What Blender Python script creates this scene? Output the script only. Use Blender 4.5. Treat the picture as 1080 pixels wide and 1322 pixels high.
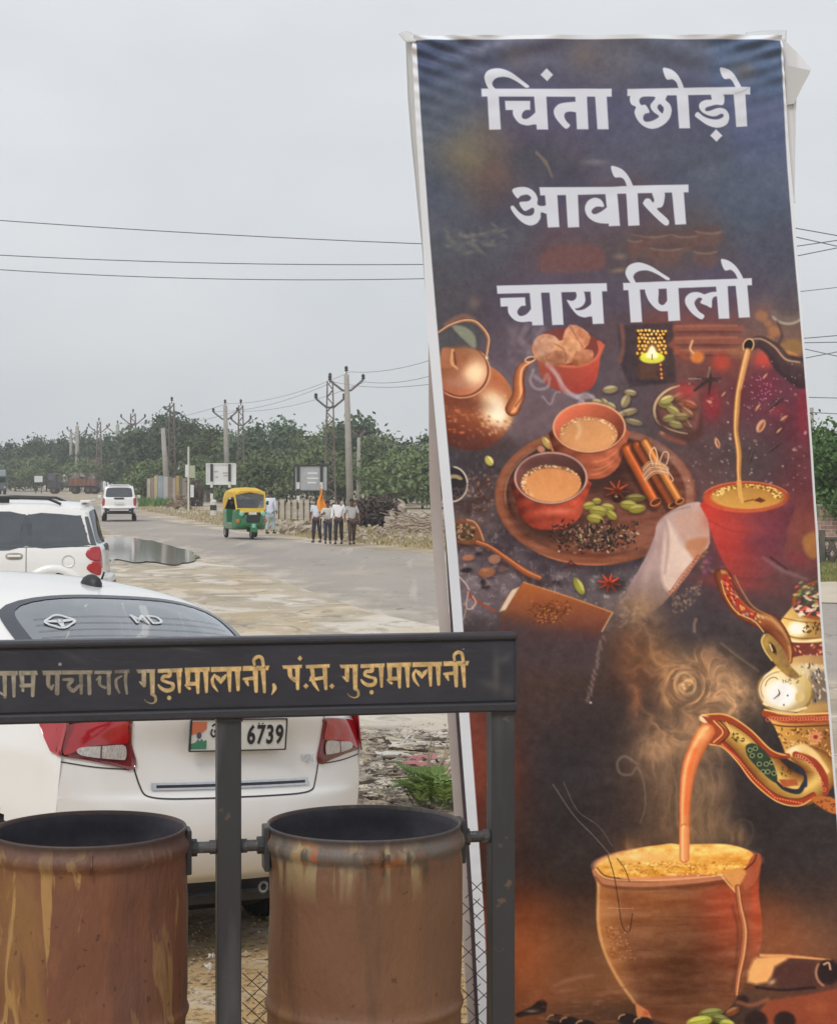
import bpy, bmesh, math, random
import numpy as np
from mathutils import Vector, Matrix

for o in list(bpy.data.objects):
 bpy.data.objects.remove(o)
S = bpy.context.scene
COL = S.collection
R = math.radians

# ------------------------------------------------------------------ camera
CAM_H = 2.05
cam_data = bpy.data.cameras.new('camera')
cam = bpy.data.objects.new('camera', cam_data)
COL.objects.link(cam)
cam.location = (0, 0, CAM_H)
cam.rotation_euler = (R(90), 0, 0)
cam_data.sensor_fit = 'VERTICAL'
cam_data.sensor_height = 24.0
cam_data.lens = 24.0 * 2400 / 1322
cam_data.shift_y = -45 / 1322
cam_data.clip_start = 0.1
cam_data.clip_end = 6000
S.camera = cam

# ------------------------------------------------------------------ overcast sky
SUN_EL, SUN_AZ = 50, 208          # degrees; azimuth measured from +Y towards +X
world = bpy.data.worlds.new('World')
S.world = world
world.use_nodes = True
nt = world.node_tree
nt.nodes.clear()
w_out = nt.nodes.new('ShaderNodeOutputWorld')
w_bg = nt.nodes.new('ShaderNodeBackground')
w_sky = nt.nodes.new('ShaderNodeTexSky')
w_sky.sky_type = 'NISHITA'
w_sky.sun_disc = False
w_sky.sun_elevation = R(SUN_EL)
w_sky.sun_rotation = R(SUN_AZ)
w_sky.dust_density = 3.0
w_tc = nt.nodes.new('ShaderNodeTexCoord')
w_map = nt.nodes.new('ShaderNodeMapping')
w_map.inputs['Scale'].default_value = (1.0, 1.0, 2.4)
w_noise = nt.nodes.new('ShaderNodeTexNoise')
w_noise.inputs['Scale'].default_value = 2.2
w_noise.inputs['Detail'].default_value = 4
w_noise.inputs['Roughness'].default_value = 0.55
w_ramp = nt.nodes.new('ShaderNodeValToRGB')
w_ramp.color_ramp.elements[0].position = 0.34
w_ramp.color_ramp.elements[0].color = (6.8, 7.15, 7.5, 1)
w_ramp.color_ramp.elements[1].position = 0.64
w_ramp.color_ramp.elements[1].color = (8.3, 8.5, 8.7, 1)
w_mix = nt.nodes.new('ShaderNodeMix')
w_mix.data_type = 'RGBA'
w_mix.inputs[0].default_value = 0.93
nt.links.new(w_tc.outputs['Generated'], w_map.inputs['Vector'])
nt.links.new(w_map.outputs[0], w_noise.inputs['Vector'])
nt.links.new(w_noise.outputs[0], w_ramp.inputs[0])
nt.links.new(w_sky.outputs[0], w_mix.inputs[6])
nt.links.new(w_ramp.outputs[0], w_mix.inputs[7])
nt.links.new(w_mix.outputs[2], w_bg.inputs['Color'])
w_bg.inputs['Strength'].default_value = 0.10
nt.links.new(w_bg.outputs[0], w_out.inputs['Surface'])

sun_d = bpy.data.lights.new('sun', 'SUN')
sun = bpy.data.objects.new('sun', sun_d)
COL.objects.link(sun)
sun_d.energy = 1.5
sun_d.angle = R(14)
sun_d.color = (1.0, 0.95, 0.88)
_az, _el = R(SUN_AZ), R(SUN_EL)
_to = Vector((math.sin(_az) * math.cos(_el), math.cos(_az) * math.cos(_el), math.sin(_el)))
sun.rotation_euler = _to.to_track_quat('Z', 'Y').to_euler()
sun.location = (0, 0, 30)

S.view_settings.view_transform = 'Standard'
S.view_settings.look = 'None'
S.view_settings.exposure = 0.0
S.view_settings.gamma = 1.0


# ------------------------------------------------------------------ helpers
def P(px, py, Y):
 """place in the world seen at a photograph point, at distance Y"""
 return Vector(((px - 540) / 2400 * Y, Y, CAM_H - (py - 616) / 2400 * Y))


def gz(x, y):
 """height of the ground: the verge near the lens stands a little above the road"""
 t = min(max((y - 11.5) / 9.0, 0), 1)
 t = t * t * (3 - 2 * t)
 return -0.30 * t


def ground_Y(py):
 """distance of the road surface seen at picture row py"""
 return 2400 * (CAM_H + 0.30) / (py - 616)


def srgb(r, g, b):
 return tuple(((c / 255 + 0.055) / 1.055) ** 2.4 if c / 255 > 0.04045 else c / 255 / 12.92 for c in (r, g, b))


def tag(o, label=None, cat=None, group=None, kind=None):
 if label: o['label'] = label
 if cat: o['category'] = cat
 if group: o['group'] = group
 if kind: o['kind'] = kind
 return o


def empty(name, label, cat, loc=(0, 0, 0), rz=0.0, group=None):
 o = bpy.data.objects.new(name, None)
 o.empty_display_size = 0.2
 COL.objects.link(o)
 o.location = loc
 o.rotation_euler = (0, 0, rz)
 return tag(o, label, cat, group)


def obj(name, bm, m, parent=None, smooth=False):
 me = bpy.data.meshes.new(name)
 bm.to_mesh(me)
 bm.free()
 if m is not None:
  me.materials.append(m)
 if smooth:
  me.polygons.foreach_set('use_smooth', [True] * len(me.polygons))
 o = bpy.data.objects.new(name, me)
 COL.objects.link(o)
 if parent is not None:
  o.parent = parent
 return o


def obj_np(name, V, Fq, m, parent=None, smooth=True, colors=None):
 """mesh from numpy vertices and faces (quads or triangles)"""
 me = bpy.data.meshes.new(name)
 V = np.asarray(V, np.float32); Fq = np.asarray(Fq, np.int32)
 n = Fq.shape[1]
 me.vertices.add(len(V)); me.vertices.foreach_set('co', V.ravel())
 me.loops.add(Fq.size); me.loops.foreach_set('vertex_index', Fq.ravel())
 me.polygons.add(len(Fq))
 me.polygons.foreach_set('loop_start', np.arange(len(Fq), dtype=np.int32) * n)
 me.polygons.foreach_set('loop_total', np.full(len(Fq), n, np.int32))
 me.polygons.foreach_set('use_smooth', np.full(len(Fq), smooth))
 me.update(calc_edges=True)
 me.validate()
 if colors is not None:
  ca = me.color_attributes.new('print', 'FLOAT_COLOR', 'POINT')
  c4 = np.ones((len(V), 4), np.float32); c4[:, :3] = colors
  ca.data.foreach_set('color', c4.ravel())
 if m is not None:
  me.materials.append(m)
 o = bpy.data.objects.new(name, me)
 COL.objects.link(o)
 if parent is not None:
  o.parent = parent
 return o


def grid_faces(nv, nu):
 i = np.arange(nv - 1)[:, None] * nu + np.arange(nu - 1)[None, :]
 i = i.ravel()
 return np.stack([i, i + 1, i + nu + 1, i + nu], 1)


def add_box(bm, c, s, rot=None, bev=0.0):
 """box with centre c and full size s"""
 M = Matrix.Translation(Vector(c))
 if rot is not None:
  M = M @ (rot if isinstance(rot, Matrix) else Matrix.Rotation(rot, 4, 'Z'))
 r = bmesh.ops.create_cube(bm, size=1.0, matrix=M @ Matrix.Diagonal((s[0], s[1], s[2], 1)))
 if bev > 0:
  vs = set(r['verts'])
  ed = [e for e in bm.edges if e.verts[0] in vs and e.verts[1] in vs]
  bmesh.ops.bevel(bm, geom=ed, offset=bev, segments=2, affect='EDGES', profile=0.5)


def add_tube(bm, pts, rad, n=8, cap=True):
 pts = [Vector(p) for p in pts]
 rr = rad if hasattr(rad, '__len__') else [rad] * len(pts)
 rings = []
 up = Vector((0, 0, 1))
 for i, p in enumerate(pts):
  d = (pts[min(i + 1, len(pts) - 1)] - pts[max(i - 1, 0)]).normalized()
  a = d.cross(up)
  if a.length < 1e-3:
   a = d.cross(Vector((0, 1, 0)))
  a.normalize()
  b = d.cross(a).normalized()
  rings.append([bm.verts.new(p + (a * math.cos(2 * math.pi * k / n) + b * math.sin(2 * math.pi * k / n)) * rr[i]) for k in range(n)])
 for i in range(len(rings) - 1):
  for k in range(n):
   bm.faces.new((rings[i][k], rings[i][(k + 1) % n], rings[i + 1][(k + 1) % n], rings[i + 1][k]))
 if cap:
  bm.faces.new(rings[0][::-1]); bm.faces.new(rings[-1])


def add_lathe(bm, prof, n=48, c=(0, 0, 0), closed=False):
 rings = []
 for r, z in prof:
  rings.append([bm.verts.new((c[0] + r * math.cos(2 * math.pi * k / n), c[1] + r * math.sin(2 * math.pi * k / n), c[2] + z)) for k in range(n)])
 for i in range(len(rings) - 1):
  for k in range(n):
   bm.faces.new((rings[i][k], rings[i][(k + 1) % n], rings[i + 1][(k + 1) % n], rings[i + 1][k]))
 if closed:
  bm.faces.new(rings[0][::-1]); bm.faces.new(rings[-1])


def add_prism(bm, poly, z0, z1, M=None):
 M = M or Matrix.Identity(4)
 lo = [bm.verts.new(M @ Vector((x, y, z0))) for x, y in poly]
 hi = [bm.verts.new(M @ Vector((x, y, z1))) for x, y in poly]
 n = len(poly)
 bm.faces.new(lo[::-1]); bm.faces.new(hi)
 for i in range(n):
  bm.faces.new((lo[i], lo[(i + 1) % n], hi[(i + 1) % n], hi[i]))


def recalc(bm):
 bmesh.ops.recalc_face_normals(bm, faces=bm.faces)
 return bm


# ------------------------------------------------------------------ materials
def mat(name, col, rough=0.7, col2=None, scale=6.0, amt=0.5, metal=0.0, bump=0.0, bscale=None, spec=0.5, coat=0.0, stretch=None, detail=6, lo=0.35, hi=0.65):
 m = bpy.data.materials.new(name)
 m.use_nodes = True
 nt = m.node_tree
 b = nt.nodes['Principled BSDF']
 b.inputs['Roughness'].default_value = rough
 b.inputs['Metallic'].default_value = metal
 b.inputs['Specular IOR Level'].default_value = spec
 b.inputs['Coat Weight'].default_value = coat
 b.inputs['Coat Roughness'].default_value = 0.08
 c2 = col2 or tuple(c * 0.72 for c in col)
 tc = nt.nodes.new('ShaderNodeTexCoord')
 mp = nt.nodes.new('ShaderNodeMapping')
 mp.inputs['Scale'].default_value = stretch or (1, 1, 1)
 no = nt.nodes.new('ShaderNodeTexNoise')
 no.inputs['Scale'].default_value = scale
 no.inputs['Detail'].default_value = detail
 no.inputs['Roughness'].default_value = 0.6
 rp = nt.nodes.new('ShaderNodeValToRGB')
 rp.color_ramp.elements[0].position = lo
 rp.color_ramp.elements[1].position = hi
 mixc = tuple(a * (1 - amt) + b_ * amt for a, b_ in zip(col, c2))
 rp.color_ramp.elements[0].color = (*mixc, 1)
 rp.color_ramp.elements[1].color = (*col, 1)
 nt.links.new(tc.outputs['Object'], mp.inputs['Vector'])
 nt.links.new(mp.outputs[0], no.inputs['Vector'])
 nt.links.new(no.outputs[0], rp.inputs[0])
 nt.links.new(rp.outputs[0], b.inputs['Base Color'])
 if bump > 0:
  n2 = nt.nodes.new('ShaderNodeTexNoise')
  n2.inputs['Scale'].default_value = bscale or scale * 4
  n2.inputs['Detail'].default_value = 5
  bp = nt.nodes.new('ShaderNodeBump')
  bp.inputs['Strength'].default_value = bump
  bp.inputs['Distance'].default_value = 0.02
  nt.links.new(mp.outputs[0], n2.inputs['Vector'])
  nt.links.new(n2.outputs[0], bp.inputs['Height'])
  nt.links.new(bp.outputs[0], b.inputs['Normal'])
 return m


def overlay(m, col, scale=4.0, lo=0.55, hi=0.6, stretch=None, detail=8, op=1.0, dist=0.0, gate=None, seed=0.0):
 """one more layer of stains over a material's base colour; gate=(axis, from, to) limits it along an object axis"""
 nt = m.node_tree
 b = nt.nodes['Principled BSDF']
 old = b.inputs['Base Color'].links[0].from_socket
 tc = nt.nodes.new('ShaderNodeTexCoord')
 mp = nt.nodes.new('ShaderNodeMapping')
 mp.inputs['Scale'].default_value = stretch or (1, 1, 1)
 mp.inputs['Location'].default_value = (seed, seed * 1.7, seed * .6)
 no = nt.nodes.new('ShaderNodeTexNoise')
 no.inputs['Scale'].default_value = scale
 no.inputs['Detail'].default_value = detail
 no.inputs['Distortion'].default_value = dist
 mr = nt.nodes.new('ShaderNodeMapRange')
 mr.inputs['From Min'].default_value = lo
 mr.inputs['From Max'].default_value = hi
 mr.inputs['To Max'].default_value = op
 nt.links.new(tc.outputs['Object'], mp.inputs['Vector'])
 nt.links.new(mp.outputs[0], no.inputs['Vector'])
 nt.links.new(no.outputs[0], mr.inputs['Value'])
 fac = mr.outputs[0]
 if gate:
  sp = nt.nodes.new('ShaderNodeSeparateXYZ')
  g = nt.nodes.new('ShaderNodeMapRange')
  g.inputs['From Min'].default_value = gate[1]
  g.inputs['From Max'].default_value = gate[2]
  mu = nt.nodes.new('ShaderNodeMath')
  mu.operation = 'MULTIPLY'
  nt.links.new(tc.outputs['Object'], sp.inputs[0])
  nt.links.new(sp.outputs['XYZ'.index(gate[0])], g.inputs['Value'])
  nt.links.new(g.outputs[0], mu.inputs[0])
  nt.links.new(fac, mu.inputs[1])
  fac = mu.outputs[0]
 mx = nt.nodes.new('ShaderNodeMix')
 mx.data_type = 'RGBA'
 nt.links.new(fac, mx.inputs[0])
 nt.links.new(old, mx.inputs[6])
 mx.inputs[7].default_value = (*col, 1)
 nt.links.new(mx.outputs[2], b.inputs['Base Color'])
 return m


def print_mat(name, gain=1.0, rough=0.5, spec=0.4, bump=0.0, bscale=400):
 """printed or painted surface: the colours come from the mesh's own 'print' attribute"""
 m = bpy.data.materials.new(name)
 m.use_nodes = True
 nt = m.node_tree
 b = nt.nodes['Principled BSDF']
 b.inputs['Roughness'].default_value = rough
 b.inputs['Specular IOR Level'].default_value = spec
 at = nt.nodes.new('ShaderNodeAttribute')
 at.attribute_name = 'print'
 sc = nt.nodes.new('ShaderNodeVectorMath')
 sc.operation = 'SCALE'
 sc.inputs['Scale'].default_value = gain
 nt.links.new(at.outputs['Color'], sc.inputs[0])
 nt.links.new(sc.outputs[0], b.inputs['Base Color'])
 if bump:
  tc = nt.nodes.new('ShaderNodeTexCoord')
  no = nt.nodes.new('ShaderNodeTexNoise')
  no.inputs['Scale'].default_value = bscale
  bp = nt.nodes.new('ShaderNodeBump')
  bp.inputs['Strength'].default_value = bump
  bp.inputs['Distance'].default_value = 0.002
  nt.links.new(tc.outputs['Object'], no.inputs['Vector'])
  nt.links.new(no.outputs[0], bp.inputs['Height'])
  nt.links.new(bp.outputs[0], b.inputs['Normal'])
 return m


def glass_mat(name, tint, refl=0.0, k=1.0):
 """window glass: tinted see-through with mirror reflection"""
 m = bpy.data.materials.new(name)
 m.use_nodes = True
 nt = m.node_tree
 nt.nodes.clear()
 out = nt.nodes.new('ShaderNodeOutputMaterial')
 tr = nt.nodes.new('ShaderNodeBsdfTransparent')
 tr.inputs[0].default_value = (*tint, 1)
 gl = nt.nodes.new('ShaderNodeBsdfGlossy')
 gl.inputs['Roughness'].default_value = 0.04
 gl.inputs['Color'].default_value = (.92, .95, 1, 1)
 no = nt.nodes.new('ShaderNodeTexNoise')
 no.inputs['Scale'].default_value = 3.0
 fr = nt.nodes.new('ShaderNodeFresnel')
 fr.inputs[0].default_value = 1.5
 ad = nt.nodes.new('ShaderNodeMath')
 ad.operation = 'MULTIPLY_ADD'
 ad.inputs[1].default_value = 0.04
 nt.links.new(no.outputs[0], ad.inputs[0])
 a2 = nt.nodes.new('ShaderNodeMath')
 a2.operation = 'ADD'
 a2.use_clamp = True
 fm = nt.nodes.new('ShaderNodeMath')
 fm.operation = 'MULTIPLY'
 fm.inputs[1].default_value = k
 nt.links.new(fr.outputs[0], fm.inputs[0])
 nt.links.new(fm.outputs[0], ad.inputs[2])
 nt.links.new(ad.outputs[0], a2.inputs[0])
 a2.inputs[1].default_value = refl
 mx = nt.nodes.new('ShaderNodeMixShader')
 nt.links.new(a2.outputs[0], mx.inputs[0])
 nt.links.new(tr.outputs[0], mx.inputs[1])
 nt.links.new(gl.outputs[0], mx.inputs[2])
 nt.links.new(mx.outputs[0], out.inputs['Surface'])
 return m


def text_bm(body, size, extrude=0.0, bold=0.0):
 """flat lettering as a bmesh lying in the XY plane, centred on the origin"""
 cu = bpy.data.curves.new('lettering', 'FONT')
 cu.body = body
 cu.size = size
 cu.align_x = 'CENTER'
 cu.align_y = 'CENTER'
 cu.extrude = extrude
 cu.offset = bold
 cu.resolution_u = 3
 o = bpy.data.objects.new('lettering', cu)
 COL.objects.link(o)
 dg = bpy.context.evaluated_depsgraph_get()
 me = bpy.data.meshes.new_from_object(o.evaluated_get(dg))
 bm = bmesh.new()
 bm.from_mesh(me)
 bpy.data.objects.remove(o)
 bpy.data.curves.remove(cu)
 bpy.data.meshes.remove(me)
 return bm
# ------------------------------------------------------------------ painting tools for printed and hand-painted surfaces
def _hash2(ix, iy, seed):
 h = (ix.astype(np.int64) * 374761393 + iy.astype(np.int64) * 668265263 + seed * 982451653) & 0x7fffffff
 h = ((h ^ (h >> 13)) * 1274126177) & 0x7fffffff
 return ((h ^ (h >> 16)) & 0xffff) / 65535.0


def vnoise(x, y, seed=0):
 ix = np.floor(x); iy = np.floor(y)
 fx = x - ix; fy = y - iy
 fx = fx * fx * (3 - 2 * fx); fy = fy * fy * (3 - 2 * fy)
 a = _hash2(ix, iy, seed); b = _hash2(ix + 1, iy, seed)
 c = _hash2(ix, iy + 1, seed); d = _hash2(ix + 1, iy + 1, seed)
 return (a * (1 - fx) + b * fx) * (1 - fy) + (c * (1 - fx) + d * fx) * fy


def fbm(x, y, scale, octv=4, seed=0):
 s = 0.0; amp = 0.5; tot = 0.0; f = 1.0 / scale
 for k in range(octv):
  s = s + amp * vnoise(x * f + 17.3 * k, y * f - 9.1 * k, seed + k)
  tot += amp; amp *= 0.5; f *= 2.03
 return s / tot


def smooth_pts(pts, closed=False, n=6):
 P = np.asarray(pts, float)
 if len(P) < 3:
  return P
 if closed:
  Q = np.vstack([P[-1], P, P[0], P[1]])
 else:
  Q = np.vstack([2 * P[0] - P[1], P, 2 * P[-1] - P[-2]])
 out = []
 m = len(Q) - 3
 for i in range(m):
  p0, p1, p2, p3 = Q[i], Q[i + 1], Q[i + 2], Q[i + 3]
  for k in range(n):
   t = k / n
   out.append(0.5 * ((2 * p1) + (-p0 + p2) * t + (2 * p0 - 5 * p1 + 4 * p2 - p3) * t * t
                              + (-p0 + 3 * p1 - 3 * p2 + p3) * t ** 3))
 if not closed:
  out.append(P[-1])
 return np.array(out)


# ------------------------------------------------------------------ ground, road, puddles
def smoothline(pts, n=8):
 out = []
 Q = [pts[0]] + list(pts) + [pts[-1]]
 for i in range(len(pts) - 1):
  p0, p1, p2, p3 = (Vector(q) for q in Q[i:i + 4])
  for k in range(n):
   t = k / n
   out.append(0.5 * ((2 * p1) + (-p0 + p2) * t + (2 * p0 - 5 * p1 + 4 * p2 - p3) * t * t + (-p0 + 3 * p1 - 3 * p2 + p3) * t ** 3))
 out.append(Vector(pts[-1]))
 return out


ROAD_FAR = [(46, -20), (24, 14), (9.1, 40.6), (.49, 58.7), (-4.06, 69.6), (-12.0, 97), (-21.7, 137), (-36, 200), (-58, 290), (-92, 405)]
ROAD_NEAR = [(36, -24), (14, 6), (5.0, 18.5), (.22, 27.5), (-1.9, 31.0), (-5.6, 48), (-13.0, 76), (-24, 118), (-44, 190), (-70, 275), (-106, 400)]
ROAD_FAR_L = smoothline(ROAD_FAR, 12)
ROAD_NEAR_L = smoothline(ROAD_NEAR, 12)

m_ground = mat('dry_sandy_ground', srgb(188, 176, 156), 0.95, srgb(158, 145, 126), 0.5, 0.9, bump=0.7, bscale=11)
overlay(m_ground, srgb(214, 206, 194), 0.9, 0.50, 0.60, stretch=(.8, .5, 1), dist=1.0, op=.8, seed=3.0)
overlay(m_ground, srgb(196, 170, 124), 0.35, 0.52, 0.60, stretch=(1, .6, 1), dist=.8, op=.3, seed=7.0)
overlay(m_ground, srgb(136, 126, 114), 1.6, 0.56, 0.68, stretch=(1, .6, 1), dist=1.6, op=.75)
overlay(m_ground, srgb(98, 88, 78), 7, 0.65, 0.70, dist=1.5, op=.8)
overlay(m_ground, srgb(232, 228, 220), 5, 0.66, 0.70, dist=.8, op=.75, seed=4.0)
overlay(m_ground, srgb(150, 132, 104), 0.35, 0.46, 0.60, gate=('Y', 52, 60), op=.8)
overlay(m_ground, srgb(170, 138, 86), 3.0, 0.35, 0.5, gate=('Y', 11, 7), op=.9)
overlay(m_ground, srgb(118, 94, 60), 26, 0.5, 0.62, gate=('Y', 11, 8), op=.75)
overlay(m_ground, srgb(196, 170, 120), 60, 0.6, 0.66, gate=('Y', 11, 8), op=.8)
m_asphalt = mat('worn_asphalt', srgb(166, 157, 149), 0.9, srgb(150, 142, 134), 0.25, 0.8, bump=0.3, bscale=30, stretch=(1, .35, 1))
overlay(m_asphalt, srgb(184, 172, 154), 0.30, 0.56, 0.70, stretch=(1, .5, 1), op=.7, dist=.5)
overlay(m_asphalt, srgb(136, 129, 124), 0.14, 0.60, 0.66, stretch=(1.6, .3, 1), op=.6)
overlay(m_asphalt, srgb(180, 170, 154), 1.3, 0.68, 0.74, op=.6)


def sandy_edge(m, col, col2):
 """blown sand lying over the road's near side, ragged at its limit"""
 nt = m.node_tree
 b = nt.nodes['Principled BSDF']
 old = b.inputs['Base Color'].links[0].from_socket
 at = nt.nodes.new('ShaderNodeAttribute')
 at.attribute_name = 'edge'
 tc = nt.nodes.new('ShaderNodeTexCoord')
 mp = nt.nodes.new('ShaderNodeMapping')
 mp.inputs['Scale'].default_value = (.8, .35, 1)
 no = nt.nodes.new('ShaderNodeTexNoise')
 no.inputs['Scale'].default_value = 1.2
 no.inputs['Detail'].default_value = 9
 no.inputs['Roughness'].default_value = .65
 ma = nt.nodes.new('ShaderNodeMath')
 ma.operation = 'MULTIPLY_ADD'
 ma.inputs[1].default_value = -1.6
 mr = nt.nodes.new('ShaderNodeMapRange')
 mr.inputs['From Min'].default_value = .18
 mr.inputs['From Max'].default_value = .52
 rp = nt.nodes.new('ShaderNodeValToRGB')
 rp.color_ramp.elements[0].color = (*col2, 1)
 rp.color_ramp.elements[1].color = (*col, 1)
 rp.color_ramp.elements[0].position = .4
 rp.color_ramp.elements[1].position = .6
 mx = nt.nodes.new('ShaderNodeMix')
 mx.data_type = 'RGBA'
 nt.links.new(tc.outputs['Object'], mp.inputs[0])
 nt.links.new(mp.outputs[0], no.inputs['Vector'])
 nt.links.new(at.outputs['Fac'], ma.inputs[0])
 nt.links.new(no.outputs[0], ma.inputs[2])
 nt.links.new(ma.outputs[0], mr.inputs['Value'])
 nt.links.new(no.outputs[0], rp.inputs[0])
 nt.links.new(mr.outputs[0], mx.inputs[0])
 nt.links.new(old, mx.inputs[6])
 nt.links.new(rp.outputs[0], mx.inputs[7])
 nt.links.new(mx.outputs[2], b.inputs['Base Color'])


sandy_edge(m_asphalt, srgb(204, 194, 178), srgb(172, 158, 138))
overlay(m_asphalt, srgb(112, 106, 102), 3.2, .64, .67, stretch=(1, .5, 1), op=.6, dist=.8, seed=6.0)
overlay(m_asphalt, srgb(196, 188, 176), .9, .60, .70, stretch=(2.4, .12, 1), op=.45, seed=2.0)


def ground_mesh():
 ys = np.concatenate([np.arange(-60, 0, 6), np.arange(0, 24, .5), np.arange(24, 70, 2), np.arange(70, 300, 10), np.array([320, 360, 410])])
 xs = np.concatenate([np.array([-420, -300, -200, -120]), np.arange(-80, -12, 4), np.arange(-12, 12, .5), np.arange(12, 80, 4), np.array([120, 200, 300, 420])])
 X, Y = np.meshgrid(xs, ys)
 t = np.clip((Y - 11.5) / 9.0, 0, 1); t = t * t * (3 - 2 * t)
 Zv = -0.30 * t
 near = np.exp(-np.maximum(Y - 24, 0) / 10.0)
 Zv = Zv + (fbm(X, Y, 2.2, 3, 5) - .5) * .05 * near * np.clip((26 - Y) / 4, 0, 1) - .012
 V = np.stack([X.ravel(), Y.ravel(), Zv.ravel()], 1)
 o = obj_np('ground', V, grid_faces(len(ys), len(xs)), m_ground)
 tag(o, 'pale sandy ground beside the road', kind='structure')


def strip(name, A, B, m, z, label, kind='structure', nx=24):
 n = 160
 def res(L):
  d = [0]
  for i in range(1, len(L)):
   d.append(d[-1] + (Vector(L[i]) - Vector(L[i - 1])).length)
  q = np.linspace(0, d[-1], n)
  return np.interp(q, d, [p[0] for p in L]), np.interp(q, d, [p[1] for p in L])
 ax, ay = res(A); bx, by = res(B)
 rng2 = np.random.RandomState(3)
 V = []
 for i in range(n):
  for k in range(nx + 1):
   t = k / nx
   x = ax[i] * (1 - t) + bx[i] * t; y = ay[i] * (1 - t) + by[i] * t
   if k in (0, nx):
    x += (vnoise(np.array([y * .6]), np.array([k * 3.0]), 2)[0] - .5) * 1.2
   V.append((x, y, gz(x, y) + z + .055 * math.sin(math.pi * t)))
 o = obj_np(name, V, grid_faces(n, nx + 1), m)
 at = o.data.attributes.new('edge', 'FLOAT', 'POINT')
 at.data.foreach_set('value', np.tile(np.linspace(0, 1, nx + 1), n).astype(np.float32))
 return tag(o, label, kind=kind)


ground_mesh()
strip('road', ROAD_NEAR_L, ROAD_FAR_L, m_asphalt, -.030, 'grey asphalt road curving away to the left')

m_water = mat('puddle_water', srgb(122, 116, 104), 0.07, srgb(134, 126, 112), 0.3, 0.6, spec=0.9)


def flat_patch(name, pts_px, m, dz, label, kind='structure', jag=.12):
 pts = []
 for px, py in pts_px:
  Y = ground_Y(py)
  pts.append(((px - 540) / 2400 * Y, Y))
 L = smoothline(pts + [pts[0]], 6)[:-1]
 bm = bmesh.new()
 c = Vector((sum(p[0] for p in L) / len(L), sum(p[1] for p in L) / len(L)))
 vs = []
 for i, p in enumerate(L):
  j = 1 + jag * (random.Random(i * 7 + len(L)).random() - .5)
  q = c + (Vector(p[:2]) - c) * j
  vs.append(bm.verts.new((q.x, q.y, gz(q.x, q.y) + dz)))
 bm.faces.new(vs)
 bmesh.ops.triangulate(bm, faces=bm.faces)
 return tag(obj(name, bm, m), label, kind=kind)


flat_patch('puddle', [(60, 728), (70, 700), (120, 693), (152, 693), (196, 699), (238, 710), (256, 720), (238, 728), (222, 730), (196, 726), (172, 727), (150, 723), (110, 730)], m_water, .024, 'shallow rain puddle at the road edge reflecting the sky', jag=.07)
m_path = mat('pale_dirt_track', srgb(206, 194, 176), 0.95, srgb(186, 172, 150), 0.6, 0.6, bump=.3)
flat_patch('dirt_shoulder', [(900, 760), (1000, 757), (1060, 753), (1120, 752), (1300, 751), (1460, 752), (1460, 782), (1300, 780), (1120, 781), (1060, 780), (1000, 782), (900, 784)], m_path, .03, 'strip of pale dirt on the far shoulder', jag=.02)

# ------------------------------------------------------------------ vegetation
random.seed(11)


def leaf_material(name, a, b):
 m = mat(name, a, 0.7, b, 0.9, 1.0, spec=.2, detail=3)
 nt = m.node_tree
 bs = nt.nodes['Principled BSDF']
 old = bs.inputs['Base Color'].links[0].from_socket
 oi = nt.nodes.new('ShaderNodeObjectInfo')
 hs = nt.nodes.new('ShaderNodeHueSaturation')
 mr = nt.nodes.new('ShaderNodeMapRange')
 mr.inputs['To Min'].default_value = 0.7
 mr.inputs['To Max'].default_value = 1.35
 nt.links.new(oi.outputs['Random'], mr.inputs['Value'])
 nt.links.new(mr.outputs[0], hs.inputs['Value'])
 nt.links.new(old, hs.inputs['Color'])
 nt.links.new(hs.outputs[0], bs.inputs['Base Color'])
 return m


m_leaf_dark = leaf_material('dark_green_leaves', (.105, .160, .085), (.050, .085, .050))
m_leaf_olive = leaf_material('olive_green_leaves', (.180, .235, .100), (.098, .140, .066))
m_leaf_fresh = leaf_material('fresh_green_leaves', (.15, .27, .085), (.085, .16, .05))
m_bark = mat('bark', srgb(112, 98, 84), 0.95, srgb(78, 66, 58), 8, 0.7, bump=.5)
m_drybrush = leaf_material('dry_brown_brush', (.105, .078, .070), (.055, .042, .038))


def foliage(clumps, n, size, seed, droop=0.0):
 """many small leaf clusters spread through ellipsoid clumps"""
 rs = np.random.RandomState(seed)
 w = np.array([c[3] * c[4] * c[5] for c in clumps]) ** .67
 idx = rs.choice(len(clumps), n, p=w / w.sum())
 C = np.array(clumps)[idx]
 d = rs.normal(size=(n, 3)); d /= np.linalg.norm(d, axis=1)[:, None]
 rad = rs.uniform(.0, 1.0, n) ** .5
 rad *= 1 + .24 * rs.normal(size=n) * (rad > .7)
 ctr = C[:, :3] + d * rad[:, None] * C[:, 3:6]
 ctr[:, 2] -= droop * rs.random(n)
 a = rs.normal(size=(n, 3)); a /= np.linalg.norm(a, axis=1)[:, None]
 b = np.cross(a, rs.normal(size=(n, 3))); b /= np.linalg.norm(b, axis=1)[:, None]
 s = size * rs.uniform(.5, 1.3, n)[:, None]
 V = np.stack([ctr - a * s, ctr + b * s * .55, ctr + a * s, ctr - b * s * .55], 1).reshape(-1, 3)
 F = np.arange(n * 4).reshape(n, 4)
 return V, F


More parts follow.
